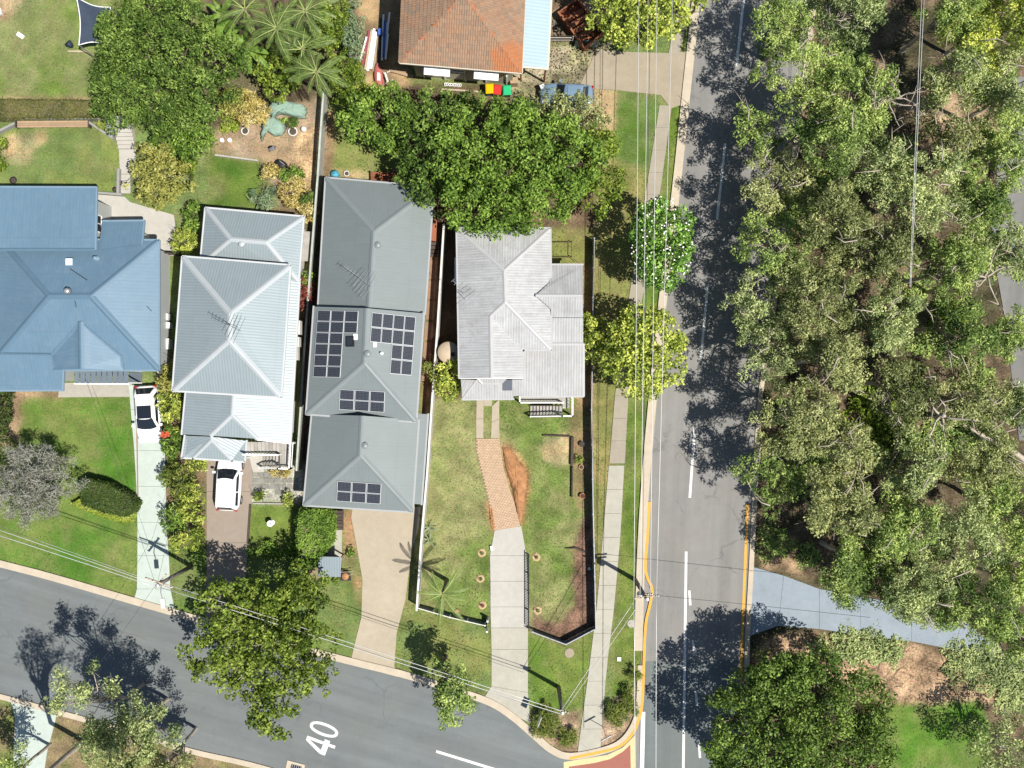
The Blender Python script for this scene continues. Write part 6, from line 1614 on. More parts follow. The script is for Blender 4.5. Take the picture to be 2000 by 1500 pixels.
# grass blades and tufts standing on the lawns: nobody could count them
def grass_blades(n=110000):
    reg, x0, y0, st = REGMAP
    rng = np.random.default_rng(99)
    x = rng.uniform(x0 + 1, -x0 - 1, n); y = rng.uniform(y0 + 1, -y0 - 1, n)
    r = reg[((y - y0) / st).astype(int).clip(0, reg.shape[0] - 1), ((x - x0) / st).astype(int).clip(0, reg.shape[1] - 1)]
    names = np.array([q[0] in ('lawn', 'verge', 'ground') for q in REG] + [False])
    keep = names[r] & (fbm(x, y, .8, 210, 3) + .35 * fbm(x, y, 5, 214, 2) > rng.uniform(.45, .85, n))
    x, y = x[keep], y[keep]
    px = x * S + 1000; py = 750 - y * S
    ok = np.ones(len(x), bool)
    for poly in EXCL: ok &= ~inpoly(px, py, poly)
    x, y = x[ok], y[ok]; m = len(x)
    a = rng.uniform(0, 6.283, m); l = rng.uniform(.06, .17, m); w = rng.uniform(.018, .035, m)
    d = np.stack([np.cos(a), np.sin(a)], 1); s = np.stack([-d[:, 1], d[:, 0]], 1)
    b0 = np.stack([x, y], 1)
    z0 = np.full(m, .012)
    A = np.concatenate([b0 - s * w[:, None], z0[:, None]], 1); B_ = np.concatenate([b0 + s * w[:, None], z0[:, None]], 1)
    Cc = np.concatenate([b0 + d * l[:, None], (z0 + rng.uniform(.03, .09, m))[:, None]], 1)
    V = np.stack([A, B_, Cc], 1).reshape(-1, 3)
    t = .5 + (fbm(x, y, .35, 220, 4) - .5) * 1.6 + rng.normal(0, .2, m)
    o = obj('grass_tufts', np_mesh('grass_tufts', V, 3, t, foliage('grass_blades', [(0.04, 0.085, 0.014), (0.085, 0.14, 0.03), (0.15, 0.18, 0.06), (0.26, 0.25, 0.12)], .3)))
    tag(o, 'grass blades and tufts standing in the lawns and verges', 'grass', None, 'stuff')
grass_blades()
# ------------------------------------------------------------------ palms and broad leaved plants
def frond_mesh(name, Lf, nl, ll, lw, rng, mat, arch=.35, droop=.5):
    """arching rib with leaflets down both sides, along +x from the origin"""
    V = []; T = []
    rib = lambda t: np.array([Lf * t * (1 - .12 * t * t), 0, Lf * (arch * t - droop * t * t)])
    for i in range(nl):
        t = .12 + .88 * i / (nl - 1)
        p = rib(t); d = rib(min(t + .02, 1.02)) - p; d /= np.linalg.norm(d)
        l = ll * (math.sin(math.pi * min(max(t * .85 + .12, 0), 1)) ** .7) * rng.uniform(.85, 1.1)
        for s in (-1, 1):
            o = np.array([d[0] * .95, s * .72, d[2] * .6 - .18]); o /= np.linalg.norm(o)
            w = np.array([o[1] * -s * 1.0, o[0] * s, 0]) ; w = np.cross(o, [0, 0, 1]); w /= np.linalg.norm(w)
            m = p + o * l * .5; e = p + o * l + np.array([0, 0, -.22 * l])
            V += [p, m + w * lw / 2, e, m - w * lw / 2]; T.append(rng.normal(.5, .16))
    for i in range(8):
        t0, t1 = i / 8, (i + 1) / 8; a, b = rib(t0), rib(t1); w0 = .03 * (1 - t0) + .008; w1 = .03 * (1 - t1) + .008
        V += [a + [0, w0, .01], b + [0, w1, .01], b - [0, w1, -.01], a - [0, w0, -.01]]; T.append(.95)
    return np_mesh(name, np.array(V), 4, np.array(T), mat)
rngP = np.random.default_rng(5)
FROND = [frond_mesh('frond', 2.4, 24, .52, .045, rngP, FOL['palm'], .3, .48) for _ in range(3)]
FRONDB = [frond_mesh('frond', 2.3, 44, .36, .022, rngP, FOL['palm'], .32, .5) for _ in range(2)]
def broad_mesh(Lf, w, rng):
    V = []; T = []
    for i in range(9):
        t0, t1 = i / 9, (i + 1) / 9
        f = lambda t: np.array([Lf * t, 0, Lf * (.35 * t - .5 * t * t)])
        g = lambda t: w * math.sin(math.pi * (t * .9 + .06)) ** .6
        for s in (-1, 1):
            tear = rng.uniform(.75, 1.0)
            a, b = f(t0), f(t1)
            V += [a, b, b + [0, s * g(t1) * tear, -.12 * w], a + [0, s * g(t0) * tear, -.12 * w]]; T.append(rng.normal(.55, .2))
    return np_mesh('leaf', np.array(V), 4, np.array(T), FOL['banana'])
BROAD = [broad_mesh(1.7, .26, rngP) for _ in range(3)]
def palm(name, label, px, py, h, meshes, n, seed, group=None, r=.12, sc=1.0, cat='palm', sub='frond', el=(-.25, .5)):
    rng = random.Random(seed)
    c = P(px, py, h)
    root = thing(name, label, cat, (c.x, c.y, 0), group)
    b = MB(); b.tube([(0, 0, -.05), (.03, .02, h * .5), (0, 0, h)], [r * 1.3, r, r * .8], 8); part('trunk', b, M['bark_dark'], root, True, local=True)
    for k in range(n):
        o = obj(sub, meshes[k % len(meshes)], root, (0, 0, h - .05))
        o.rotation_euler = (rng.uniform(-.4, .4), -rng.uniform(*el), 2 * math.pi * k * .382 + rng.uniform(-.35, .35))
        o.scale = (sc * rng.uniform(.65, 1.15),) * 3
    return root
GP = 'palms behind the pale roofed house'
palm('palm_tree', 'palm at the top edge nearest the large dark tree', 478, 18, 6.5, FROND, 13, 1, GP)
palm('palm_tree', 'full palm in the middle of the palm group at the top', 540, 55, 6.8, FROND, 14, 2, GP)
palm('palm_tree', 'palm at the top edge on the right of the palm group', 596, 22, 6.4, FROND, 13, 3, GP)
palm('palm_tree', 'silvery palm hanging over the top end of the pale garden fence', 618, 140, 6.4, FROND, 15, 4, GP)
palm('palm_tree', 'lower dark palm between the glossy shrub and the silvery palm', 590, 95, 5.4, FROND, 12, 5, GP)
palm('palm_tree', 'feathery palm in the front corner of the corner lot with shadow on the beige driveway', 864, 1160, 4.6, FRONDB, 11, 6, None, .14, 1.0)
palm('banana_plant', 'broad leaved plant beside the large dark tree', 450, 72, 3.4, BROAD, 9, 7, 'broad leaved plants under the palms', .1, 1.0, 'plant', 'leaf')
palm('banana_plant', 'broad leaved plant just above the glossy yellow green shrub', 486, 96, 3.2, BROAD, 8, 8, 'broad leaved plants under the palms', .1, 1.0, 'plant', 'leaf')
palm('banana_plant', 'broad leaved plant near the top edge left of the palms', 432, 28, 3.4, BROAD, 8, 10, 'broad leaved plants under the palms', .1, 1.0, 'plant', 'leaf')
for k, (x, y) in enumerate(((840, 1032), (838, 1054))):
    palm('spiky_plant', ('upper', 'lower')[k] + ' spiky rosette by the left fence of the corner lot', x, y, .25, [frond_mesh('leaf', .8, 8, .07, .06, rngP, FOL['agave'], .5, .3)], 14, 20 + k, 'spiky rosettes by the left fence', .05, 1.0, 'plant', 'leaf', (.1, .8))

# ------------------------------------------------------------------ cars
PAINT_W = pm('white_car_paint', (0.80, 0.80, 0.80), 0.02, 1, 0.25, 0.0, 0.5, 0.01)
PAINT_B = pm('blue_car_paint', (0.16, 0.24, 0.33), 0.05, 1, 0.25, 0.2, 0.5, 0.03)
CARGLASS = pm('car_glass', (0.012, 0.016, 0.022), 0.05, 1, 0.06, 0, 0.6, 0.02)
TYRE = pm('tyre_rubber', (0.02, 0.02, 0.02), 0.1, 4, 0.9)
RIM = pm('wheel_alloy', (0.4, 0.41, 0.42), 0.05, 4, 0.35, 0.6)
LAMP = pm('headlamp_lens', (0.5, 0.52, 0.55), 0.05, 4, 0.1, 0, 0.6)
TAIL = pm('tail_lamp_lens', (0.3, 0.015, 0.015), 0.05, 4, 0.15, 0, 0.6)
def car(name, label, px, py, rz, paint, Lc=4.3, Wc=1.8, ws=(1.0, .22), rear=(-1.55, -1.98), zr=1.47, sun=None, sedan=False, group=None):
    c = P(px, py, .7)
    root = thing(name, label, 'car', (c.x, c.y, .055), group, rz)
    h = Wc / 2; e = Lc / 2
    st = [(-e, .48, .55, .76), (-e + .04, .66, .46, .88), (-e + .14, .82, .36, .96), (-e + .34, .93, .28, 1.0), (-e + .8, .985, .24, 1.02 if not sedan else .98), (-.6, 1, .22, .99), (.3, 1, .22, .97), (1.0, .985, .22, .95), (e - .75, .955, .24, .91), (e - .42, .89, .27, .85), (e - .2, .79, .33, .78), (e - .07, .66, .40, .71), (e, .46, .48, .63)]
    rings = []
    for x, w, z0, z1 in st:
        w *= h
        half = [(0.0, z0), (w * .80, z0), (w * .96, z0 + .10), (w, z0 + (z1 - z0) * .45), (w * .985, z0 + (z1 - z0) * .78), (w * .93, z1 - .045), (w * .80, z1), (w * .4, z1 + .025)]
        ring = [(x, y, z) for y, z in half] + [(x, 0, z1 + .032)] + [(x, -y, z) for y, z in half[:0:-1]]
        rings.append(ring)
    b = MB(); b.loft(rings[::-1])
    body = part('body', b, paint, root, True, local=True)
    # cabin
    bx0, bx1 = rear[1], ws[0]; rx0, rx1 = rear[0], ws[1]
    wb, wr = h * .90, h * .70; zb = .96
    def ring_rect(x0, x1, w, z, r, bow=0):
        pts = []
        for sx, sy in ((1, 1), (-1, 1), (-1, -1), (1, -1)):
            cx = (x1 - r) if sx > 0 else (x0 + r); cy = sy * (w - r)
            a0 = {(1, 1): 0, (-1, 1): 90, (-1, -1): 180, (1, -1): 270}[(sx, sy)]
            for k in range(4):
                a = math.radians(a0 + 30 * k); pts.append((cx + r * math.cos(a) + (bow if sx > 0 else 0) * (1 - abs(cy) / w), cy + r * math.sin(a), z))
        return pts
    b = MB(); b.loft([ring_rect(bx0, bx1, wb, zb - .06, .12), ring_rect(bx0, bx1, wb, zb, .12), ring_rect((bx0 * .35 + rx0 * .65), (bx1 * .3 + rx1 * .7), wr * .7 + wb * .3, zr - .12, .16), ring_rect(rx0, rx1, wr, zr - .015, .16), ring_rect(rx0 + .16, rx1 - .14, wr - .14, zr + .02, .12)])
    part('cabin', b, paint, root, True, local=True)
    def pane(nm, q, mat, off=.018):
        q = [Vector(a) for a in q]; n = (q[1] - q[0]).cross(q[-1] - q[0]).normalized()
        cen = sum(q, Vector()) / len(q)
        if n.dot(cen - Vector((-.3, 0, .8))) < 0: n = -n; q = q[::-1]
        m_ = len(q)
        bb = MB(); bb.add([a - n * .03 for a in q] + [a + n * off for a in q], [list(range(m_ - 1, -1, -1)), list(range(m_, 2 * m_))] + [[i, (i + 1) % m_, m_ + (i + 1) % m_, m_ + i] for i in range(m_)])
        return part(nm, bb, mat, root, local=True)
    k = .85
    tl = (zr - .03 - zb) / (rx1 + .06 - bx1)
    low = [(bx1 + .02 + .14 * (1 - u * u) - .10, u * wb * .86) for u in (1, .6, .2, -.2, -.6, -1)]
    up = [(rx1 + (.0 if sun else .04) + .07 * (1 - u * u), u * wr * .9) for u in (-1, -.5, 0, .5, 1)]
    pane('windscreen', [(x, y, zb + tl * (x - bx1) + .012) for x, y in low] + [(x, y, zb + tl * (x - bx1) + .012) for x, y in up], CARGLASS, .03)
    pane('rear_window', [(bx0 + .03, wb * .8, zb + .10), (bx0 + .03, -wb * .8, zb + .10), (rx0 - .05, -wr * .8, zr - .05), (rx0 - .05, wr * .8, zr - .05)], CARGLASS, .03)
    for s in (-1, 1):
        y0, y1 = s * (wb + .004), s * (wr * .84 + wb * .16)
        mx = (bx0 + bx1) / 2 - .15
        pane('side_window', [(bx1 - .25, y0, zb + .03), (mx + .05, y0, zb + .03), (mx + .05, y1, zr - .14), (rx1 + .02, y1, zr - .14)], CARGLASS)
        pane('side_window', [(mx - .03, y0, zb + .03), (bx0 + .35, y0, zb + .03), (rx0 + .1, y1, zr - .14), (mx - .03, y1, zr - .14)], CARGLASS)
        m = MB(); m.box((bx1 - .25, s * (h + .10), zb + .05), (.16, .2, .14)); part('mirror', m, paint, root, local=True)
        for x in (e - .82, -e + .78):
            w = MB(); rr = .32
            ring = lambda y, r: [(x + r * math.cos(a * math.pi / 8), y, rr + r * math.sin(a * math.pi / 8)) for a in range(16)]
            w.loft([ring(s * (h - .20), rr), ring(s * (h - .03), rr), ring(s * (h + .005), rr * .9)]); wo = part('wheel', w, TYRE, root, local=True)
            w = MB(); w.loft([ring(s * (h - .05), rr * .62), ring(s * (h + .012), rr * .6)]); part('rim', w, RIM, wo, local=True)
        hl = MB(); hl.box((e - .17, s * h * .66, .74), (.34, .3, .12), -s * .5); part('headlight', hl, LAMP, root, local=True)
        tl = MB(); tl.box((-e + .1, s * h * .72, .84), (.18, .26, .14), s * .4); part('taillight', tl, TAIL, root, local=True)
    if sun: pane('sunroof', [(sun[0], wr * .82, zr + .008), (sun[0], -wr * .82, zr + .008), (sun[1], -wr * .82, zr + .012), (sun[1], wr * .82, zr + .012)], CARGLASS, .012)
    pb = MB(); pb.box((e - .02, 0, .46), (.06, .5, .12)); part('number_plate', pb, M['white'], root, local=True)
    if sun is None and not sedan:
        wb_ = MB(); wb_.bar((bx1 + .06, .1, zb + .03), (bx1 - .15, .55, zb + .1), .03, .02); part('wiper', wb_, M['black'], root, local=True)
    for s in (-1, 1):
        rb = MB(); rb.bar((rx0 + .2, s * wr * .93, zr + .03), (rx1 - .25, s * wr * .93, zr + .03), .03, .03); part('roof_rail', rb, M['black'] if sun else paint, root, local=True)
    return root
car('parked_car', 'white car with dark glass roof parked nose down on the pale driveway', 290, 809, -math.pi / 2 + .06, PAINT_W, 4.25, 1.84, (1.05, .30), (-1.45, -1.95), 1.46, (.30, -.66))
car('parked_car', 'white hatchback tucked nose first under the porch on the brown driveway', 447, 942, math.pi / 2 - .05, PAINT_W, 4.2, 1.84, (1.0, .28), (-1.72, -2.0), 1.55)
car('parked_car', 'blue car half hidden by the olive tree below the lean-to roof', 1106, 187, math.pi - .04, PAINT_B, 3.95, 1.75, (.75, .1), (-1.15, -1.6), 1.44, None, True)

# ------------------------------------------------------------------ fences
def fence(name, label, pts_px, h, panel_mat, post_mat, bay=2.4, post=.1, kind='sheet', skip=()):
    pts = [P(x, y) for x, y in pts_px]
    root = thing(name, label, 'fence', pts[0])
    for i in range(len(pts) - 1):
        a, c = pts[i], pts[i + 1]; L = (c - a).length; n = max(1, round(L / bay)); d = (c - a) / n
        for k in range(n):
            p, q = a + d * k, a + d * (k + 1)
            b = MB(); b.box((p.x, p.y, h / 2), (post, post, h + .06), math.atan2(d.y, d.x)); part('post', b, post_mat, root)
            u = d.normalized(); s = Vector((-u.y, u.x, 0))
            if (i, k) in skip: continue
            b = MB()
            if kind == 'sheet':
                m = 14; w = (q - p).length - post
                pr = [p + u * (post / 2 + w * j / m) + s * (.018 if j % 2 else -.018) for j in range(m + 1)]
                top = [(x.x, x.y, h) for x in pr]; bot = [(x.x, x.y, .03) for x in pr]
                t2 = [(x.x + s.x * .012, x.y + s.y * .012, h) for x in pr]; b2 = [(x.x + s.x * .012, x.y + s.y * .012, .03) for x in pr]
                rings = [[bot[j], top[j], t2[j], b2[j]] for j in range(m + 1)]
                b.loft(rings)
                part('panel', b, panel_mat, root)
                r = MB(); r.bar(p + u * .05 + Vector((0, 0, h)), q - u * .05 + Vector((0, 0, h)), .06, .05); part('rail', r, post_mat, root)
            else:
                m = max(2, int((q - p).length / .125))
                for j in range(m):
                    x = p.lerp(q, (j + .5) / m); hh = h * (1 + .02 * math.sin(j * 7.1 + k))
                    b.box((x.x + s.x * .05, x.y + s.y * .05, hh / 2), (.105, .02, hh), math.atan2(d.y, d.x))
                o = part('palings', b, panel_mat, root); o['kind'] = 'stuff'
                for z in (.35, h - .25):
                    r = MB(); r.bar(p + Vector((0, 0, z)), q + Vector((0, 0, z)), .05, .08); part('rail', r, post_mat, root)
                if kind == 'capped':
                    r = MB(); r.bar(p + Vector((0, 0, h + .03)), q + Vector((0, 0, h + .03)), .14, .04); part('cap', r, post_mat, root)
    p = pts[-1]; b = MB(); b.box((p.x, p.y, h / 2), (post, post, h + .06)); part('post', b, post_mat, root)
    return root
F_SLATE = metal_paint('slate_blue_fence_sheet', (0.105, 0.135, 0.16))
F_PALE = pm('pale_green_timber', (0.33, 0.37, 0.32), 0.2, 2, 0.85, fine=0.15)
F_WHITE = pm('whitewashed_paling', (0.5, 0.48, 0.44), 0.15, 2, 0.8, fine=0.12)
fence('fence', 'slate grey sheet fence along the main road verge', [(1158, 470), (1155, 640), (1153, 800), (1156, 1000), (1159, 1120), (1161, 1222)], 1.2, F_SLATE, metal_paint('fence_post_grey', (0.3, 0.33, 0.36)))
fence('fence', 'slate grey corner fence below the bark mulch bed', [(1161, 1222), (1104, 1252), (1040, 1228)], .95, F_SLATE, metal_paint('fence_post_grey', (0.3, 0.33, 0.36)), 1.8)
fence('fence', 'whitewashed paling fence between solar roof house and corner lot', [(870, 445), (858, 640), (847, 790), (838, 920), (826, 1060), (818, 1182)], 1.6, F_WHITE, M['offwhite'], 2.1, .1, 'capped')
fence('fence', 'low pale front fence left of the gate gap', [(818, 1182), (880, 1200), (948, 1216)], .9, F_SLATE, M['offwhite'], 1.4)
fence('fence', 'pale green capped paling fence between the two middle lots', [(640, 190), (634, 270), (629, 350), (617, 500), (606, 640), (596, 800), (588, 915)], 1.5, M['timber_grey'], F_PALE, 2.4, .1, 'capped')
fence('fence', 'short dark post fence behind the autumn tree', [(357, 275), (357, 346)], 1.3, M['timber_dark'], M['timber_dark'], 1.4, .08, 'paling')
fence('fence', 'low grey fence panel crossing beside the narrow slab path', [(314, 497), (352, 500)], 1.3, M['timber_dark'], M['timber_dark'], 1.4, .08, 'paling')
fence('fence', 'short brown fence from lean-to to the corrugated sheet', [(1072, 82), (1118, 82)], 1.1, M['timber_dark'], M['timber_grey'], 1.8, .08, 'paling')
gt = thing('gate', 'open pale gate post and leaf beside the corner lot driveway', 'gate', P(953, 1212))
for q in ((953, 1206), (952, 1226)):
    b = MB(); b.box((*P(*q)[:2], .6), (.14, .14, 1.2)); part('post', b, M['offwhite'], gt)
b = MB(); b.bar(P(953, 1207, .55), P(952, 1225, .55), .04, .9); part('leaf', b, F_SLATE, gt)
gt = thing('sliding_gate', 'dark sliding gate standing along the right edge of the corner lot driveway', 'gate', P(1033, 1150))
b = MB(); b.bar(P(1033, 1082, .75), P(1033, 1228, .75), .05, .06); b.bar(P(1033, 1082, .12), P(1033, 1228, .12), .05, .06)
for k in range(5): b.box((*P(1033, 1083 + k * 36)[:2], .42), (.06, .06, .78))
part('frame', b, M['black'], gt)
b = MB()
for k in range(46): b.box((*P(1033, 1084 + k * 3.1)[:2], .43), (.02, .05, .62))
o = part('bars', b, M['black'], gt); o['kind'] = 'stuff'

# ------------------------------------------------------------------ power poles, wires, signs
def pole(label, base, top, h, arms, seed, lamp=None):
    B, T = P(*base), P(top[0], top[1], h)
    T = Vector((B.x * .8 + T.x * .2, B.y * .8 + T.y * .2, h))
    root = thing('power_pole', label, 'power pole', (B.x, B.y, 0))
    b = MB(); b.tube([B + Vector((0, 0, -.1)), B.lerp(T, .5), T], [.17, .145, .115], 10); part('pole', b, M['pole_wood'], root, True)
    for (ang, L, z) in arms:
        d = Vector((math.cos(ang), math.sin(ang), 0)); p = B.lerp(T, z / h); p.z = z
        s = Vector((-d.y, d.x, 0)) * .14
        b = MB(); b.bar(p - d * L / 2 + s, p + d * L / 2 + s, .1, .12); ao = part('crossarm', b, M['timber_pale'], root)
        for k in (-.46, -.2, .2, .46):
            q = p + d * L * k + s; b = MB(); b.lathe(q, [(.02, .05), (.05, .08), (.05, .14), (.03, .16), (.045, .19), (.02, .22)], 8); part('insulator', b, M['offwhite'], ao)
    b = MB(); b.lathe(T, [(.125, 0), (.125, .03), (.02, .06)], 10); part('cap', b, M['steel'], root)
    if lamp:
        q = P(lamp[0], lamp[1], lamp[2]); s = B.lerp(T, lamp[2] / h); s.z = lamp[2]
        b = MB(); b.tube([s, s.lerp(q, .5) + Vector((0, 0, .25)), q], .035, 6); part('lamp_arm', b, M['steel'], root)
        d = (q - s).normalized(); b = MB(); b.bar(q - d * .1, q + d * .55, .28, .14); part('lamp_head', b, M['offwhite'], root)
    return root, B, T
po1, B1, T1 = pole('power pole between the pale driveway and the brown driveway', (374, 1106), (305, 1140), 6.8, [(-.33, 2.0, 6.5), (.9, 1.3, 5.9)], 1, (318, 1172, 6.0))
po2, B2, T2 = pole('power pole on the corner verge beside the grassy clumps', (1091, 1342), (1095, 1394), 5.6, [(-.3, .8, 5.4)], 2)
po3, B3, T3 = pole('power pole on the main road kerb inside the yellow line bulge', (1240, 1132), (1259, 1166), 6.6, [(.12, 1.75, 6.4), (.12, 1.0, 5.7)], 3)
b = MB(); b.lathe(Vector((B3.x - .3, B3.y, 5.0)), [(.18, -.35), (.2, -.3), (.2, .25), (.12, .32)], 12); part('transformer', b, M['steel'], po3, True)
WG = {}
def wire(label, a, c, mat='wire', r=.02, sag=.15, group=None, n=8):
    A = a if isinstance(a, Vector) else P(*a); C2 = c if isinstance(c, Vector) else P(*c)
    pts = [A.lerp(C2, t / n) - Vector((0, 0, sag * 4 * (t / n) * (1 - t / n))) for t in range(n + 1)]
    b = MB(); b.tube(pts, r, 5)
    return solo('power_line', b, M[mat], label, 'power line', group, smooth=True)
g = 'overhead lines along the main road'
for (x0, x1, lb) in ((1248, 1238, 'leftmost overhead line along the main road verge'), (1266, 1250, 'second overhead line from the left along the verge'), (1283, 1270, 'third overhead line from the left along the verge'), (1314, 1282, 'rightmost overhead line, running down onto the road edge')):
    wire(lb, (x0, -25, 6.6), (x1, 1166, 6.55), 'wire', .021, .02, g)
wire('thin dark bundled cable hanging between the verge lines', (1270, 30, 6.2), (1254, 1160, 5.8), 'wire_dark', .016, .05, g)
wire('left overhead line below the kerb pole to the bottom edge', (1238, 1166, 6.55), (1241, 1540, 6.6), 'wire', .021, .02, g)
wire('right overhead line below the kerb pole to the bottom edge', (1282, 1166, 6.55), (1281, 1540, 6.6), 'wire', .021, .02, g)
g2 = 'overhead lines along the side street'
wire('upper line from the left edge to the driveway pole', (-20, 1029, 6.7), (300, 1140, 6.65), 'wire', .022, .04, g2)
wire('lower line from the left edge to the driveway pole', (-20, 1040, 6.7), (303, 1146, 6.65), 'wire', .024, .04, g2)
wire('thin third line from the left edge to the driveway pole', (-20, 1022, 6.2), (304, 1138, 6.1), 'wire', .012, .06, g2)
wire('upper line over the bright green street tree to the corner pole', (318, 1139, 6.65), (1094, 1388, 5.6), 'wire', .022, .06, g2)
wire('lower line over the bright green street tree to the corner pole', (312, 1147, 6.65), (1093, 1394, 5.55), 'wire', .024, .06, g2)
wire('thin dark line from the driveway pole to the corner pole', (316, 1143, 6.0), (1092, 1396, 5.2), 'wire_dark', .012, .12, g2)
wire('left of two lines from the corner pole up to the kerb pole', (1096, 1388, 5.5), (1238, 1176, 6.3), 'wire', .018, .05)
wire('right of two lines from the corner pole up to the kerb pole', (1099, 1394, 5.4), (1250, 1178, 6.0), 'wire', .014, .08)
wire('dark line crossing the main road from the kerb pole to the woodland', (1284, 1163, 6.4), (1700, 1206, 6.2), 'wire_dark', .016, .1)
wire('service line from the driveway pole to the blue roofed house', (303, 1139, 6.4), (170, 748, 3.5), 'wire_dark', .010, .15)
wire('service line from the driveway pole to the porch of the pale roofs', (308, 1138, 6.4), (358, 892, 3.2), 'wire_dark', .010, .15)
wire('service line from the driveway pole across to the lower left', (303, 1144, 6.5), (120, 1400, 5.0), 'wire_dark', .010, .15)
for k, x in enumerate((1801, 1806)):
    wire(('left', 'right')[k] + ' of two pale overhead lines through the woodland tops', (x, -20, 11.0), (x - 24 - k * 3, 560, 10.8), 'wire', .017, .05, 'overhead lines in the woodland')

def sign(label, base, h, w, hh, ang, col_, white=True):
    B = P(*base); root = thing('sign_post', label, 'sign', (B.x, B.y, 0))
    b = MB(); b.tube([B, B + Vector((0, 0, h))], .03, 6); part('post', b, M['steel'], root)
    d = Vector((math.cos(ang), math.sin(ang), 0))
    b = MB(); b.bar(B + Vector((0, 0, h - hh / 2)) - d * w / 2, B + Vector((0, 0, h - hh / 2)) + d * w / 2, .025, hh); part('sign_plate', b, col_, root)
    return root
sign('sign post casting a square shadow on the corner lot driveway', (1052, 1386), 2.7, .75, .9, 1.2, M['steel'])
sign('sign post standing in the gravel bed right of the footpath', (1178, 1419), 2.4, .9, .25, .5, M['steel'])
# street furniture on the verge
b = MB(); c = P(1112, 1275); b.lathe((c.x, c.y, 0), [(.36, 0), (.36, .05), (.3, .055), (.3, .06), (.02, .062)], 24); solo('manhole_cover', b, M['conc_old'], 'round grey manhole cover in the green corner verge', 'manhole cover')
b = MB(); c = P(1209, 1287); b.box((c.x, c.y, .05), (.28, .28, .1)); o = solo('water_meter_box', b, M['white'], 'small white meter box in the grass beside the footpath', 'meter box')
b = MB(); c = P(1233, 1218); b.lathe((c.x, c.y, 0), [(.3, 0), (.3, .03), (.02, .04)], 14); solo('pit_cover', b, M['conc_path'], 'pale round pit cover in the verge grass below the kerb pole', 'pit cover')
dr = thing('storm_drain', 'dark storm drain grate in the lower kerb near the painted number', 'drain', P(576, 1500))
b = MB(); b.prism([P(x, y)[:2] for x, y in ((562, 1484), (596, 1493), (592, 1520), (556, 1510))], 0, .1); part('surround', b, M['kerb'], dr)
b = MB(); b.prism([P(x, y)[:2] for x, y in ((570, 1491), (590, 1496), (587, 1512), (566, 1506))], .06, .106); part('opening', b, M['dark'], dr)
for k in range(5):
    b = MB(); t = (k + .5) / 5; b.bar(P(570 + 20 * t, 1491 + 5 * t, .115), P(566 + 21 * t, 1506 + 6 * t, .115), .03, .02); part('bar', b, M['steel'], dr)

# ------------------------------------------------------------------ corner lot yard things
tk = thing('water_tank', 'round cream water tank beside the weathered iron roof', 'water tank', P(875, 688, 2.0) * Vector((1, 1, 0)) if False else (P(875, 688, 2.0).x, P(875, 688, 2.0).y, 0))
b = MB(); b.lathe((0, 0, 0), [(.78, 0)] + [(.78 + (.02 if i % 2 else 0), .1 + i * .1) for i in range(18)] + [(.78, 1.95), (.74, 2.0), (.4, 2.12), (.02, 2.18)], 28); part('shell', b, pm('cream_tank', (0.40, 0.32, 0.23), 0.08, 1, 0.6), tk, True, local=True)
b = MB(); b.lathe((.36, -.16, 2.0), [(.17, 0), (.17, .16), (.14, .18), (.02, .185)], 16); part('lid', b, M['black'], tk, local=True)
def antenna(label, px, py, zbase, h, ang, sc=1.0, nel=9, dark=False):
    c = P(px, py, zbase + h); root = thing('tv_antenna', label, 'antenna', (c.x, c.y, zbase - .1))
    mt_ = M['wire_dark'] if dark else M['steel']
    b = MB(); b.tube([(0, 0, 0), (0, 0, h + .1)], .022, 6); part('mast', b, mt_, root, local=True)
    d = Vector((math.cos(ang), math.sin(ang), 0)); s = Vector((-d.y, d.x, 0)); z = Vector((0, 0, h))
    b = MB(); b.tube([z - d * 1.1 * sc, z + d * 1.0 * sc], .018, 5); part('boom', b, mt_, root, local=True)
    for k in range(nel):
        t = k / (nel - 1); l = (.16 if t > .45 else .95 - t * .6) * sc
        p = z + d * (-1.0 + 2.0 * t) * sc; b = MB(); b.tube([p - s * l, p + s * l], .012, 4); part('element', b, mt_, root, local=True)
    return root
antenna('pale television antenna on the back grey roof above the solar panels', 699, 540, 4.0, 1.6, 2.5, 1.15, 10)
antenna('dark television antenna on the ridge of the pale two storey roof', 440, 632, 6.9, 1.2, 2.7, 1.0, 9, True)
antenna('television antenna at the left eave of the weathered iron roof', 903, 568, 3.5, 1.6, 2.3, 1.0, 8)
# sand heaps
def heap(name, label, outline_px, h, mat, seed):
    pts = smooth_px(outline_px + [outline_px[0]], 5)[:-1]
    cx = sum(p[0] for p in pts) / len(pts); cy = sum(p[1] for p in pts) / len(pts)
    rg = np.random.default_rng(seed); b = MB(); rings = []
    for s, z in ((1.0, -.03), (1.0, .02), (.86, .35), (.66, .66), (.44, .86), (.2, .98)):
        ring = []
        for i, (x, y) in enumerate(pts):
            j = 1 + rg.normal(0, .055)
            q = P(cx + (x - cx) * s * j, cy + (y - cy) * s * j); ring.append((q.x, q.y, max(z, 0) * h + (rg.normal(0, .035) if z > .1 else z if z < 0 else 0)))
        rings.append(ring)
    b.loft(rings); return solo(name, b, mat, label, 'sand heap', None, True)
heap('sand_heap', 'long orange sand heap along the right side of the brick path', [(981, 872), (994, 874), (1009, 893), (1022, 912), (1029, 930), (1027, 965), (1021, 1000), (1017, 1026), (1010, 1004), (1003, 968), (994, 935), (985, 903)], .3, M['sand'], 1)
heap('sand_heap', 'small orange sand heap left of the lower end of the brick path', [(955, 990), (960, 983), (963, 1000), (967, 1033), (963, 1037), (957, 1018)], .16, M['sand'], 2)
b = MB(); b.bar(P(1060, 850, .1), P(1114, 852, .1), .12, .2); solo('timber_edging', b, M['timber_dark'], 'dark timber edging along the top of the worn square', 'edging')
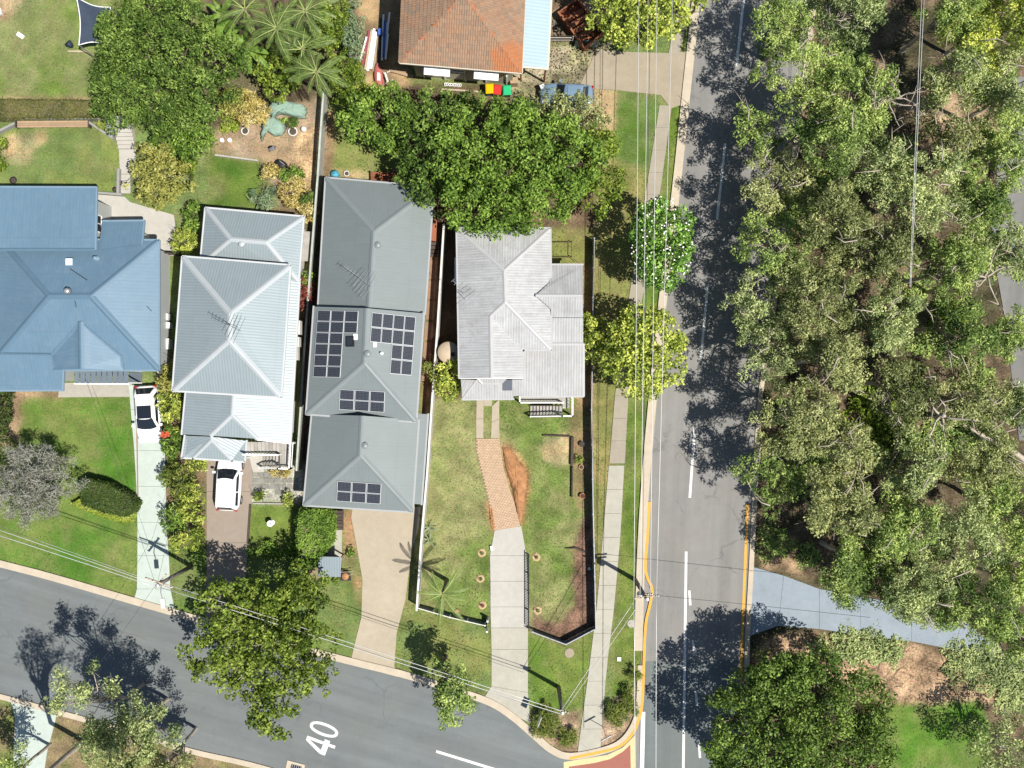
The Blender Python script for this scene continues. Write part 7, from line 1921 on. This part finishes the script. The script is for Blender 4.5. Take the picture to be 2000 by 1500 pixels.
b = MB(); b.bar(P(1118, 853, .16), P(1117, 908, .16), .2, .32); solo('timber_edging', b, M['timber_dark'], 'thick dark timber edging down the right of the worn square', 'edging')
b = MB(); b.bar(P(1118, 911, .14), P(1117, 971, .14), .1, .28); solo('timber_edging', b, M['timber_dark'], 'thin dark timber edging below the worn square', 'edging')
b = MB(); b.tube([P(1104, 1071, .12), P(1124, 1070, .18), P(1142, 1078, .25)], [.03, .06, .09], 6); solo('log', b, M['timber_dark'], 'dark branch lying on the bark mulch near the roadside fence', 'branch')
def pot(label, px, py, r, h, mat, plant=None):
    c = P(px, py); root = thing('plant_pot', label, 'pot', (c.x, c.y, 0))
    b = MB(); b.lathe((0, 0, 0), [(r * .7, 0), (r, h * .9), (r * 1.08, h), (r * .9, h), (r * .85, h * .85), (.01, h * .84)], 14); part('pot', b, mat, root, local=True)
    b = MB(); b.lathe((0, 0, h * .8), [(r * .85, 0), (r * .6, .06), (.01, .07)], 10); part('soil', b, M['timber_dark'], root, local=True)
    return root
pot('orange terracotta pot at the foot of the thin timber edging', 1137, 968, .2, .3, M['terracotta'])
pot('tan bowl beside the small weed near the roadside fence', 1135, 912, .18, .16, pm('tan_bowl', (0.42, 0.25, 0.12), .1, 3, .8))
pot('dark pot between the worn square and the roadside fence', 1136, 867, .2, .25, M['black'])
pot('dark bowl on the small terrace lawn at the left', 28, 353, .26, .18, M['black'])
pot('white ring pot on the gravelly strip behind the solar roof', 678, 340, .2, .22, M['offwhite'])
pot('grey ring planter under the golden shrub in the tan yard', 480, 257, .28, .2, M['offwhite'])
pot('pale ring planter beside the lower shade cloth heap', 573, 258, .33, .18, M['offwhite'])
pot('black pot on the corner of the concrete yard wall', 228, 372, .18, .35, M['black'])
seed_l = (('topmost sapling ring left of the corner lot driveway', 941, 1080), ('middle sapling ring left of the corner lot driveway', 938, 1130), ('lowest sapling ring left of the corner lot driveway', 942, 1182), ('upper sapling ring right of the corner lot driveway', 1047, 1088), ('lower sapling ring right of the corner lot driveway', 1050, 1192))
ringm = pm('straw_mulch', (0.40, 0.29, 0.16), .2, 4, .95, fine=.25)
for k, (lb, x, y) in enumerate(seed_l):
    c = P(x, y); root = thing('sapling', lb, 'sapling', (c.x, c.y, 0), 'sapling rings beside the corner lot driveway')
    b = MB(); rg = np.random.default_rng(k)
    b.lathe((0, 0, 0), [(.33, -.02), (.30, .05), (.22, .09), (.14, .05), (.12, -.01)], 16, cap=False)
    b.v = [(x_ * (1 + rg.normal(0, .06)), y_ * (1 + rg.normal(0, .06)), z_) for x_, y_, z_ in b.v]
    part('mulch_ring', b, ringm, root, local=True)
    b = MB(); b.lathe((0, 0, 0.02), [(.13, 0), (.01, .012)], 12); part('soil', b, M['timber_dark'], root, local=True)
    b = MB(); b.tube([(0, 0, 0), (.02, .01, .3)], .012, 4); part('stem', b, M['bark_dark'], root, local=True)
    cc = rg.normal(0, .05, (14, 3)) + [0, 0, .3]; obj('leaves', np_mesh('leaves', leaf_quads(cc, unit(rg.normal(size=(14, 3)) + [0, 0, 1]), .14, .06, rg), 4, rg.uniform(0, 1, 14), FOL['red' if k == 2 else 'green']), root)
b = MB(); c = P(960, 1070); b.box((c.x, c.y, .12), (.16, .36, .22), .2); solo('letter_box', b, M['white'], 'small white box at the left edge of the corner lot driveway', 'box')
b = MB(); c = P(893, 1193); b.lathe((c.x, c.y, 0), [(.12, 0), (.15, .14), (.13, .14), (.01, .13)], 10); solo('flower_pot', b, M['terracotta'], 'orange pot behind the low front fence', 'pot')
b = MB(); c = P(1151, 1110); b.lathe((c.x, c.y, 0.02), [(.05, 0), (.13, .06), (.13, .12), (.04, .2)], 10); solo('garden_stone', b, M['offwhite'], 'pale round stone against the roadside fence by the bark mulch', 'stone', None, True)
cl = thing('clothes_line_frame', 'thin wire frame on the small back yard grass', 'frame', P(1096, 490))
b = MB()
for a, c in (((1078, 473), (1116, 473)), ((1116, 473), (1116, 502)), ((1116, 502), (1078, 502)), ((1116, 502), (1129, 513))): b.bar(P(*a, .5), P(*c, .5), .04, .04)
for q in ((1116, 473), (1116, 502)): b.box((*P(*q)[:2], .25), (.05, .05, .5))
part('frame', b, M['timber_dark'], cl)

# ------------------------------------------------------------------ lot three yard things
sh = thing('letterbox_shelter', 'little shelter with a blue grey sheet roof at the front of the solar house', 'shelter', (P(644, 1107, 1.9).x, P(644, 1107, 1.9).y, 0))
V = [P(622, 1087, 1.95), P(667, 1088, 1.95), P(665, 1127, 1.8), P(621, 1126, 1.8)]
b = MB(); b.add(V + [p - Vector((0, 0, .05)) for p in V], [[3, 2, 1, 0], [4, 5, 6, 7], [0, 1, 5, 4], [1, 2, 6, 5], [2, 3, 7, 6], [3, 0, 4, 7]])
part('roof', b, roofing('blue_grey_small_roof', (0.19, 0.235, 0.26), .12, .14, .45, 0, .1, 0, .3), sh, slope_uv=True)
b = MB()
for x, y in ((626, 1091), (663, 1092), (661, 1122), (625, 1122)): b.box((*P(x, y, 1.8)[:2], .9), (.09, .09, 1.8))
part('post', b, M['timber_tan'], sh)
b = MB(); b.prism([P(x, y, .9)[:2] for x, y in ((627, 1092), (662, 1093), (660, 1121), (626, 1120))], 0, 1.0); part('cabinet', b, M['timber_dark'], sh)
for i in range(5):
    pass
stp = thing('timber_steps', 'dark boarded steps below the front solar roof', 'steps', P(657, 1015))
for i in range(6):
    b = MB(); y0 = 996 + i * 6.6; z = .45 - i * .06
    b.prism([P(643, y0)[:2], P(671, y0)[:2], P(671, y0 + 5.6)[:2], P(643, y0 + 5.6)[:2]], z - .09, z); part('step', b, M['timber_dark'], stp)
b = MB()
for x in (644, 670): b.bar(P(x, 996, .28), P(x, 1034, .06), .05, .18)
part('stringer', b, M['timber_dark'], stp)
wb = thing('wheelbarrow', 'orange load in a barrow beside the little shelter', 'wheelbarrow', P(677, 1123))
b = MB(); b.loft([[(P(x, y).x, P(x, y).y, z) for x, y in q] for q, z in ((((670, 1118), (684, 1119), (684, 1128), (670, 1128)), .3), (((667, 1115), (687, 1116), (688, 1131), (667, 1131)), .55))]); part('tray', b, M['black'], wb)
b = MB(); c = P(677, 1123); b.lathe((c.x, c.y, .5), [(.3, 0), (.24, .1), (.1, .16), (.01, .17)], 12); part('load', b, M['sand'], wb)
b = MB(); b.bar(P(664, 1118, .5), P(690, 1116, .62), .04, .04); b.bar(P(664, 1129, .5), P(690, 1121, .62), .04, .04); part('handle', b, M['timber_pale'], wb)
b = MB(); ring = lambda y_: [(P(664, 1123).x + .18 * math.cos(a * math.pi / 6), P(664, y_).y, .18 + .18 * math.sin(a * math.pi / 6)) for a in range(12)]
b.loft([ring(1122), ring(1125)]); part('wheel', b, TYRE, wb)
dk = thing('back_deck', 'red brown boarded deck behind the grey roof under the dark tree', 'deck', P(753, 346))
for i in range(6):
    b = MB(); y0 = 336 + i * 4.2; b.prism([P(724, y0, .5)[:2], P(786, y0, .5)[:2], P(786, y0 + 3.7, .5)[:2], P(724, y0 + 3.7, .5)[:2]], .46, .5); part('board', b, M['timber_red'], dk)
b = MB()
for x in (726, 755, 784):
    for y in (338, 358): b.box((*P(x, y)[:2], .23), (.1, .1, .46))
part('post', b, M['timber_dark'], dk)
b = MB(); c = P(655, 341); rg = np.random.default_rng(3)
b.lathe((c.x, c.y, 0), [(.3, 0), (.34, .12), (.2, .3), (.05, .34)], 9); b.v = [(x + rg.normal(0, .03), y + rg.normal(0, .03), z + rg.normal(0, .02)) for x, y, z in b.v]
solo('tarp_bundle', b, pm('blue_tarp', (0.06, 0.27, 0.36), .1, 3, .5), 'small bright blue bundle at the corner of the back grey roof', 'bundle', None, True)
# brick retaining steps between the two lots
br = thing('retaining_wall', 'red brown retaining wall with steps right of the back grey roof', 'wall', P(850, 455))
b = MB(); b.prism([P(x, y)[:2] for x, y in ((843, 430), (855, 432), (853, 474), (841, 472))], 0, .7); part('wall', b, pm('red_render', (0.26, 0.095, 0.05), .12, 2, .85), br)
for k in range(4):
    b = MB(); y = 475 + k * 7; b.prism([P(840, y)[:2], P(858, y)[:2], P(858, y + 6)[:2], P(840, y + 6)[:2]], 0, .55 - k * .12); part('step', b, M['timber_dark'], br)
for k in range(6):
    b = MB(); y = 508 + k * 40; x = 838 - k * 2.6; b.prism([P(x, y)[:2], P(x + 16, y + 1)[:2], P(x + 14, y + 37)[:2], P(x - 2, y + 36)[:2]], -.02, .05 - .004 * (k % 2)); part('slab', b, pm('brown_paver', (0.235, 0.15, 0.095), .15, 2, .9, fine=.15), br)

# ------------------------------------------------------------------ lot two yard things
pvr = thing('stepping_pavers', 'square grey pavers with pale joints below the timber stair', 'pavers', P(530, 940))
pmat = pm('grey_paver', (0.19, 0.185, 0.165), .12, 2, .9, fine=.15, objv=.25)
me0 = None
for r in range(4):
    for c_ in range(8):
        x, y = 494 + c_ * 11.2, 922 + r * 11.4
        if r == 0 and c_ > 2: continue
        if r == 3 and c_ in (0, 1, 2, 3, 6, 7): continue
        if me0 is None:
            b = MB(); b.box((0, 0, .035), (.37, .37, .07)); me0 = b.mesh('paver', pmat)
        c = P(x + 5, y + 5) - root_loc(pvr); o = obj('paver', me0, pvr, (c.x, c.y, 0)); o.rotation_euler = (0, 0, random.Random(r * 9 + c_).uniform(-.04, .04))
bb = thing('bird_bath', 'round white bird bath in the small square lawn', 'bird bath', P(532, 1020))
b = MB(); b.lathe((0, 0, 0), [(.22, 0), (.18, .06), (.1, .12), (.08, .5), (.12, .62)], 16); part('pedestal', b, M['white'], bb, True, local=True)
b = MB(); b.lathe((0, 0, .60), [(.1, 0), (.22, .06), (.24, .11), (.20, .11), (.12, .06), (.01, .05)], 20); part('bowl', b, M['white'], bb, True, local=True)
b = MB(); b.lathe((0.02, 0, .66), [(.04, 0), (.06, .06), (.03, .12), (.01, .15)], 10); part('ornament', b, M['timber_grey'], bb, True, local=True)
b = MB(); c = P(583, 1112); b.tube([Vector((c.x - .1, c.y - .15, .1)), Vector((c.x + .35, c.y + .12, .2))], [.11, .05], 8); solo('garden_lamp', b, M['white'], 'small white lamp lying at the lower end of the tall hedge', 'lamp')
b = MB(); b.bar(P(484, 1062, .1), P(489, 985, .1), .1, .2); solo('timber_edging', b, M['timber_dark'], 'dark edging between brown driveway and bird bath lawn', 'edging')
b = MB(); b.bar(P(495, 983, .08), P(577, 984, .08), .1, .16); solo('timber_edging', b, M['timber_grey'], 'grey edging between pebble bed and bird bath lawn', 'edging')
b = MB(); c = P(342, 845); rg = np.random.default_rng(8)
for k in range(14):
    q = (c.x + rg.normal(0, .16), c.y + rg.normal(0, .1), 1.9 + rg.uniform(0, .2)); b.lathe(q, [(.02, 0), (.09, .03), (.09, .08), (.02, .12)], 6)
o = solo('orange_flowers', b, pm('orange_petals', (0.45, 0.08, 0.03), .1, 3, .7), 'orange flower cluster beside the corner of the lower pale roof', 'flowers')
# tan yard: shade cloth heaps, compost bin, edging
def cloth(label, outline_px, h, seed):
    pts = smooth_px(outline_px + [outline_px[0]], 5)[:-1]; cx = sum(p[0] for p in pts) / len(pts); cy = sum(p[1] for p in pts) / len(pts)
    rg = np.random.default_rng(seed); b = MB(); rings = []
    for s, z in ((1.04, 0), (1.0, .25), (.9, .8), (.72, .98), (.4, 1.0), (.12, .98)):
        ring = []
        for i, (x, y) in enumerate(pts):
            wob = 1 + .05 * math.sin(i * 2.1 + s * 5) + rg.normal(0, .012)
            q = P(cx + (x - cx) * s * wob, cy + (y - cy) * s * wob); ring.append((q.x, q.y, z * h * (1 + .12 * math.sin(i * 1.3 + s * 9)) + .01))
        rings.append(ring)
    b.loft(rings); return solo('shade_cloth', b, pm('green_shade_cloth', (0.20, 0.29, 0.235), .16, 1.6, .9, fine=.12, bump=.4), label, 'shade cloth', None, True)
cloth('large pale green shade cloth draped over a bed, upper heap', [(532, 196), (560, 199), (592, 207), (598, 216), (594, 232), (570, 228), (548, 224), (532, 232), (527, 212)], .7, 1)
cloth('smaller pale green shade cloth heap, lower left', [(518, 232), (538, 231), (556, 243), (553, 262), (536, 266), (522, 258), (513, 276), (512, 262)], .55, 2)
cb = thing('compost_bin', 'tipped black compost bin in the tan yard', 'bin', P(549, 321))
b = MB(); a = P(541, 316, .35); c = P(557, 328, .3); b.tube([a, a.lerp(c, .2), a.lerp(c, .8), c], [.26, .34, .36, .30], 14); part('drum', b, M['black'], cb, True)
b = MB(); b.tube([P(546, 314, .72), P(556, 322, .7)], .03, 6); part('handle', b, M['steel'], cb)
b = MB(); b.bar(P(420, 303, .1), P(504, 314, .1), .12, .22); solo('timber_edging', b, M['timber_grey'], 'grey sleeper edging between tan yard and deep green lawn', 'edging')
for k, (x, y) in enumerate(((435, 275), (450, 275))):
    b = MB(); c = P(x, y); b.lathe((c.x, c.y, 0), [(.14, 0), (.16, .2), (.15, .24), (.02, .25)], 12); solo('white_bucket', b, M['white'], ('left', 'right') [k] + ' of two small white buckets in the tan yard', 'bucket', 'white buckets in the tan yard')
b = MB(); rg = np.random.default_rng(4); c = P(531, 291)
b.lathe((c.x, c.y, 0), [(.28, 0), (.26, .06), (.14, .12), (.02, .14)], 9); b.v = [(x + rg.normal(0, .06), y * 1 + rg.normal(0, .09), z) for x, y, z in b.v]
solo('grey_cloth', b, pm('grey_cloth', (0.14, 0.135, 0.15), .1, 3, .9), 'crumpled dark grey cloth on the tan yard', 'cloth', None, True)
b = MB(); c = P(594, 253); b.lathe((c.x, c.y, 0), [(.18, 0), (.24, .15), (.16, .35), (.02, .4)], 10); solo('white_sack', b, M['offwhite'], 'white sack right of the shade cloth heaps', 'sack', None, True)
b = MB(); b.bar(P(600, 452, .9), P(596, 510, .9), .5, .06); b.bar(P(609, 452, .85), P(605, 510, .85), .12, .1); solo('garden_bench', b, M['timber_grey'], 'grey bench top beside the right end of the pale back roof', 'bench')

# ------------------------------------------------------------------ lot one yard things
wl = thing('retaining_wall', 'grey sleeper wall along the foot of the clipped hedge', 'wall', P(100, 232))
for k in range(6):
    b = MB(); x0 = -60 + k * 46; b.bar(P(x0 + .5, 232, .35), P(x0 + 45, 232, .35), .22, .7); part('sleeper', b, concrete('sleeper_grey', (0.27, 0.29, 0.28), .2, .8), wl)
for k, (a, c) in enumerate((((-30, 272), (32, 242)), ((176, 240), (220, 270)))):
    b = MB(); b.bar(P(*a, .25), P(*c, .25), .16, .5); part('wing', b, concrete('sleeper_grey2', (0.24, 0.24, 0.23), .2, .8), wl)
b = MB(); b.prism([P(x, y)[:2] for x, y in ((214, 226), (227, 226), (230, 278), (220, 272))], 0, .9); part('end_wall', b, concrete('sleeper_grey2', (0.24, 0.24, 0.23), .2, .8), wl)
bn = thing('garden_bench', 'wide brown timber bench against the sleeper wall', 'bench', P(104, 243))
for k in range(3):
    b = MB(); b.bar(P(34, 238.5 + k * 4.4, .45), P(174, 237.5 + k * 4.4, .45), .15, .05); part('slat', b, M['timber_tan'], bn)
b = MB()
for x in (33, 175): b.box((*P(x, 243, .3)[:2], .27), (.08, .5, .54))
for x in (80, 128): b.box((*P(x, 243, .3)[:2], .2), (.08, .4, .4))
part('frame', b, M['timber_dark'], bn)
gs = thing('garden_steps', 'pale concrete garden steps beside the terrace lawn', 'steps', P(246, 270))
for k in range(8):
    b = MB(); y0 = 234 + k * 7.2; z = .95 - k * .11
    b.prism([P(228 + k * .6, y0)[:2], P(262 + k * .5, y0)[:2], P(262 + k * .5, y0 + 7)[:2], P(228 + k * .6, y0 + 7)[:2]], -.02, z); part('step', b, M['conc_grey'], gs)
b = MB(); b.prism([P(x, y)[:2] for x, y in ((233, 292), (266, 292), (262, 340), (235, 340))], -.02, .07); part('landing', b, M['conc_grey'], gs)
for k in range(5):
    b = MB(); y0 = 341 + k * 7.4; b.prism([P(236, y0)[:2], P(256, y0)[:2], P(254, y0 + 7.2)[:2], P(236, y0 + 7.2)[:2]], -.02, .062 - k * .01 + .02); part('step', b, M['conc_grey'], gs)
b = MB(); b.bar(P(233, 330, .2), P(232, 378, .2), .2, .4); part('side_wall', b, concrete('sleeper_grey2', (0.24, 0.24, 0.23), .2, .8), gs)
b = MB(); b.bar(P(190, 377, .25), P(240, 381, .25), .16, .5); solo('low_wall', b, concrete('sleeper_grey2', (0.24, 0.24, 0.23), .2, .8), 'low dark wall between terrace lawn and concrete yard', 'wall')
ss = thing('shade_sail', 'dark navy shade sail with white rope edges beside the large dark tree', 'shade sail', P(180, 45))
crn = [(149, -6), (216, 14), (214, 90), (154, 88)]; nn_ = 10; b = MB(); edge = []
for i in range(4):
    a, c = crn[i], crn[(i + 1) % 4]
    for k in range(nn_):
        t = k / nn_; x, y = lerp(a, c, t); mx, my = 183, 46; s = .16 * 4 * t * (1 - t)
        edge.append(P(x + (mx - x) * s, y + (my - y) * s, 2.3 + .5 * (i % 2) * (1 - t) + .5 * ((i + 1) % 2) * t))
cen = sum(edge, Vector()) / len(edge)
ring2 = [cen + (p - cen) * .5 - Vector((0, 0, .05)) for p in edge]
n_e = len(edge)
b.add(edge + ring2 + [cen - Vector((0, 0, .07))] + [p - Vector((0, 0, .012)) for p in edge], [[i, (i + 1) % n_e, n_e + (i + 1) % n_e, n_e + i] for i in range(n_e)] + [[n_e + i, n_e + (i + 1) % n_e, 2 * n_e] for i in range(n_e)])
part('cloth', b, pm('navy_cloth', (0.035, 0.05, 0.075), .15, 1.5, .8), ss, True)
b = MB(); b.tube(edge + [edge[0]], .035, 5); part('edge_rope', b, M['white'], ss)
b = MB()
for p in (edge[0], edge[nn_], edge[2 * nn_], edge[3 * nn_]): b.tube([Vector((p.x, p.y, 0)), p], .045, 6)
part('post', b, M['steel'], ss)
b = MB(); c = P(140, 90); 
b.lathe((c.x, c.y, 0), [(.16, 0), (.22, .2), (.2, .45), (.08, .55)], 9); b.bar(Vector((c.x - .3, c.y - .05, .25)), Vector((c.x + .1, c.y + .2, .4)), .2, .2)
solo('dark_bag', b, pm('black_blue_bag', (0.02, 0.03, 0.05), .3, 3, .6), 'lumpy black bag on the lawn at the corner of the navy shade sail', 'bag', None, True)
b = MB(); b.bar(P(133, 100, .12), P(172, 101, .15), .12, .05); solo('plank', b, M['timber_pale'], 'pale plank on the lawn below the navy shade sail', 'plank')
b = MB(); c = P(41, 70); b.box((c.x, c.y, .08), (.5, .3, .16), -.6); solo('white_box', b, M['white'], 'small white box lying on the trampoline lawn', 'box')
b = MB(); c = P(1, 24); b.box((c.x, c.y, .1), (.3, .5, .2), .2); solo('white_crate', b, M['offwhite'], 'white crate at the left edge of the pale back lawn', 'crate')
for k, (x, y, sx, sy) in enumerate(((327, 619, .35, .42), (331, 636, .3, .4), (330, 672, .3, .75))):
    b = MB(); c = P(x, y, .4); b.box((c.x, c.y, .4), (sx, sy, .7)); b.box((c.x, c.y, .77), (sx + .05, sy + .05, .05))
    solo('air_conditioner', b, M['offwhite'], ('upper white box', 'middle white box', 'lowest, longest white box')[k] + ' standing in the slab path by the blue roof', 'air conditioner')
b = MB(); c = P(252, 968); b.box((c.x, c.y, .5), (.35, .22, .22), .4); b.box((c.x, c.y, .2), (.1, .1, .4)); solo('letter_box', b, M['white'], 'white letter box at the driveway end of the dark curved hedge', 'letter box')
b = MB(); b.bar(P(267, 800, .06), P(270, 985, .06), .06, .14); solo('lawn_edging', b, pm('pink_brick_edging', (0.26, 0.14, 0.10), .15, 2, .9), 'thin reddish edging between front lawn and pale driveway', 'edging')

# ------------------------------------------------------------------ top lot things
def wheelie(label, px, py, lid, rz=0):
    c = P(px, py, 1.0); root = thing('wheelie_bin', label, 'bin', (c.x, c.y, .02), 'wheelie bins below the tiled house', rz)
    gb = pm('bin_green', (0.03, 0.09, 0.05), .05, 3, .5)
    b = MB(); b.loft([[(x * .22, y * .26, 0.08) for x, y in ((-1, -1), (1, -1), (1, 1), (-1, 1))], [(x * .28, y * .33, .95) for x, y in ((-1, -1), (1, -1), (1, 1), (-1, 1))]]); part('body', b, gb, root, local=True)
    b = MB(); b.loft([[(x * .3, y * .36, .95) for x, y in ((-1, -1), (1, -1), (1, 1), (-1, 1))], [(x * .3, y * .36, .99) for x, y in ((-1, -1), (1, -1), (1, 1), (-1, 1))], [(x * .22, y * .27, 1.05) for x, y in ((-1, -1), (1, -1), (1, 1), (-1, 1))]]); part('lid', b, lid, root, local=True)
    b = MB(); b.tube([(-.22, .38, .93), (.22, .38, .93)], .025, 6); part('handle', b, gb, root, local=True)
    for s in (-1, 1):
        b = MB(); ring = lambda x: [(x, .26 + .1 * math.cos(a * math.pi / 5), .1 + .1 * math.sin(a * math.pi / 5)) for a in range(10)]; b.loft([ring(s * .2), ring(s * .26)]); part('wheel', b, TYRE, root, local=True)
    return root
wheelie('wheelie bin with a yellow lid below the tiled house', 956, 173, pm('yellow_lid', (0.62, 0.36, 0.0), .03, 3, .4), .05)
wheelie('wheelie bin with a red lid between the yellow and green ones', 971.5, 175, pm('red_lid', (0.50, 0.03, 0.025), .03, 3, .4), -.08)
wheelie('wheelie bin with a green lid below the tiled house', 990, 176, pm('green_lid', (0.02, 0.36, 0.15), .03, 3, .4), .03)
sk = thing('skip_bin', 'rusty red brown open skip under the tree at the top right of the lean-to', 'skip', (P(1134, 46, .8).x, P(1134, 46, .8).y, 0), rz=-.93)
rust = pm('rust_brown_steel', (0.25, 0.095, 0.05), .2, 2, .85, fine=.15)
b = MB()
for y in (-.85, .85): b.bar((-1.6, y, .5), (1.6, y, .5), .06, 1.0)
for x in (-1.6, 1.6): b.bar((x, -.85, .5), (x, .85, .5), .06, 1.0)
b.box((0, 0, .06), (3.2, 1.7, .08)); part('tub', b, rust, sk, local=True)
b = MB()
for y in (-.88, .88): b.bar((-1.65, y, 1.02), (1.65, y, 1.02), .14, .08)
part('rim', b, rust, sk, local=True)
for k in range(4):
    b = MB(); b.bar((-.9 + k * .55, -.7, .62 + .04 * k), (-.7 + k * .5, .75, .72), .4, .05); part('board', b, M['timber_red'], sk, local=True)
sf = thing('corrugated_sheet', 'pale corrugated sheet leaning at the edge of the forecourt', 'metal sheet', P(1144, 86))
b = MB(); ps = []
for j in range(33):
    t = j / 32; ps.append((P(1120 + 48 * t, 93), P(1124 + 46 * t, 79, .7), .03 * (1 if j % 2 else -1)))
rings = [[(a.x, a.y + o_, .02), (c.x, c.y + o_, .7), (c.x, c.y + o_ + .012, .7), (a.x, a.y + o_ + .012, .02)] for a, c, o_ in ps]
b.loft(rings); part('sheet', b, pm('pale_green_iron', (0.30, 0.34, 0.28), .1, 2, .6), sf)
b = MB(); b.bar(P(1120, 80, .3), P(1170, 80, .3), .06, .06); part('rail', b, M['timber_grey'], sf)
ky = MB(); c = P(739, 148, .3)
rings = []
for t in (-1, -.8, -.45, 0, .45, .8, 1):
    w = .36 * math.sqrt(max(1 - t * t, .01)); q = c + Vector((.06 * t, -t * .95, 0))
    rings.append([(q.x + w * math.cos(a * math.pi / 5), q.y, .22 + .2 * math.sin(a * math.pi / 5) * (1 - .3 * t * t)) for a in range(10)])
ky.loft(rings); kk = solo('kayak', ky, pm('faded_red_plastic', (0.34, 0.10, 0.085), .08, 2, .5), 'short faded red kayak lying below the stacked boards', 'kayak', None, True)
b = MB(); b.box((c.x + .05, c.y - .15, .43), (.26, .5, .04)); b.box((c.x + .02, c.y + .1, .46), (.18, .18, .04)); part('seat', b, M['offwhite'], kk)
GB = 'boards stacked on the tan yard left of the tiled roof'
cols = {'white': M['white'], 'red': pm('maroon_board', (0.22, 0.055, 0.06), .1, 2, .7), 'tan': M['timber_pale'], 'blue': pm('blue_board', (0.05, 0.10, 0.34), .1, 2, .5), 'dark': M['timber_dark'], 'grey': M['timber_grey']}
rl = random.Random(12)
for k, (x0, y0, x1, y1, w, cl_, lb) in enumerate(((722, 60, 708, 128, .20, 'red', 'maroon board, leftmost dark one of the stack'), (727, 58, 714, 136, .22, 'tan', 'tan board beside the maroon board'), (731, 56, 718, 138, .18, 'white', 'white board left of centre of the stack'), (734, 62, 724, 134, .22, 'white', 'broad white board in the middle of the stack'),
        (738, 64, 729, 140, .16, 'tan', 'tan board right of the broad white one'), (744, 36, 740, 98, .2, 'dark', 'dark board at the upper right of the stack'), (749, 28, 746, 118, .14, 'white', 'long white board near the right of the stack'), (752, 40, 749, 112, .18, 'blue', 'blue board lying between two white ones'),
        (756, 44, 751, 110, .1, 'white', 'thin white board right of the blue one'), (761, 24, 756, 66, .14, 'white', 'short white board at the top right end'), (758, 66, 753, 116, .14, 'white', 'white board at the lower right end'), (716, 72, 703, 120, .12, 'white', 'narrow white board at the far left of the stack'), (743, 82, 741, 122, .22, 'dark', 'short dark board in the gap of the stack'))):
    b = MB(); z = .12 + .05 * (k % 4); b.bar(P(x0, y0, z), P(x1, y1, z), w, .045); solo('board', b, cols[cl_], lb, 'board', GB)
b = MB(); c = P(742, 62, .5); b.box((c.x, c.y, .4), (.3, .45, .3), .1); solo('crate', b, cols['blue'], 'bright blue crate on the stacked boards', 'crate')
b = MB(); c = P(687, 95, .6); b.box((c.x, c.y, .45), (.5, 1.1, .9)); b.box((c.x, c.y, .92), (.54, 1.14, .06)); solo('cabinet', b, M['offwhite'], 'white cabinet among the leaves left of the stacked boards', 'cabinet')
sw = thing('sawhorse', 'white trestle beside the red kayak', 'trestle', P(757, 150))
b = MB(); b.bar(P(752, 142, .55), P(758, 160, .55), .1, .08); part('beam', b, M['white'], sw)
for a, c in (((750, 143), (746, 138)), ((756, 141), (764, 138)), ((756, 160), (751, 164)), ((760, 159), (767, 156))):
    b = MB(); b.bar(P(*a, .55), P(*c, 0), .06, .05); part('leg', b, M['white'], sw)
b = MB(); b.bar(P(760, 137, .15), P(806, 150, .15), .2, .2); solo('sleeper', b, M['timber_tan'], 'orange brown timber sleeper below the corner of the tiled roof', 'sleeper')
cbk = thing('concrete_block', 'row of white hollow blocks below the tiled house wall', 'blocks', P(883, 168))
for k in range(4):
    x = 872 + k * 8.5; b = MB(); c = P(x, 166 + k * .5)
    for dx, dy, sx, sy in ((0, .085, .3, .03), (0, -.085, .3, .03), (-.135, 0, .03, .17), (.135, 0, .03, .17), (0, 0, .03, .17)): b.box((c.x + dx, c.y + dy, .1), (sx, sy, .2))
    part('block', b, M['white'], cbk)
b = MB(); b.bar(P(862, 174, .1), P(948, 180, .1), .12, .08); solo('plank', b, M['timber_pale'], 'long pale plank on the ground left of the yellow lidded bin', 'plank')
b = MB(); c = P(1004, 160, .5); b.box((c.x, c.y, .45), (.55, .45, .9)); solo('cupboard', b, M['timber_tan'], 'tan cupboard against the wall above the green lidded bin', 'cupboard')
lf = MB(); rl = random.Random(31)
for k in range(420):
    px, py = rl.gauss(1110, 45), rl.gauss(128, 36)
    if not (1010 < px < 1195 and 60 < py < 215): continue
    c = P(px, py, .03); a = rl.uniform(0, 6.28); l = rl.uniform(.05, .11); u = Vector((math.cos(a), math.sin(a), 0)); s = Vector((-u.y, u.x, 0))
    lf.add([c - u * l, c + s * l * .5 + Vector((0, 0, .02)), c + u * l, c - s * l * .5 + Vector((0, 0, .015))], [[0, 1, 2, 3]])
o = obj('leaf_litter', lf.mesh('leaf_litter', M['timber_dark'])); tag(o, 'scattered leaves on the forecourt of the tiled house', 'leaves', None, 'stuff')
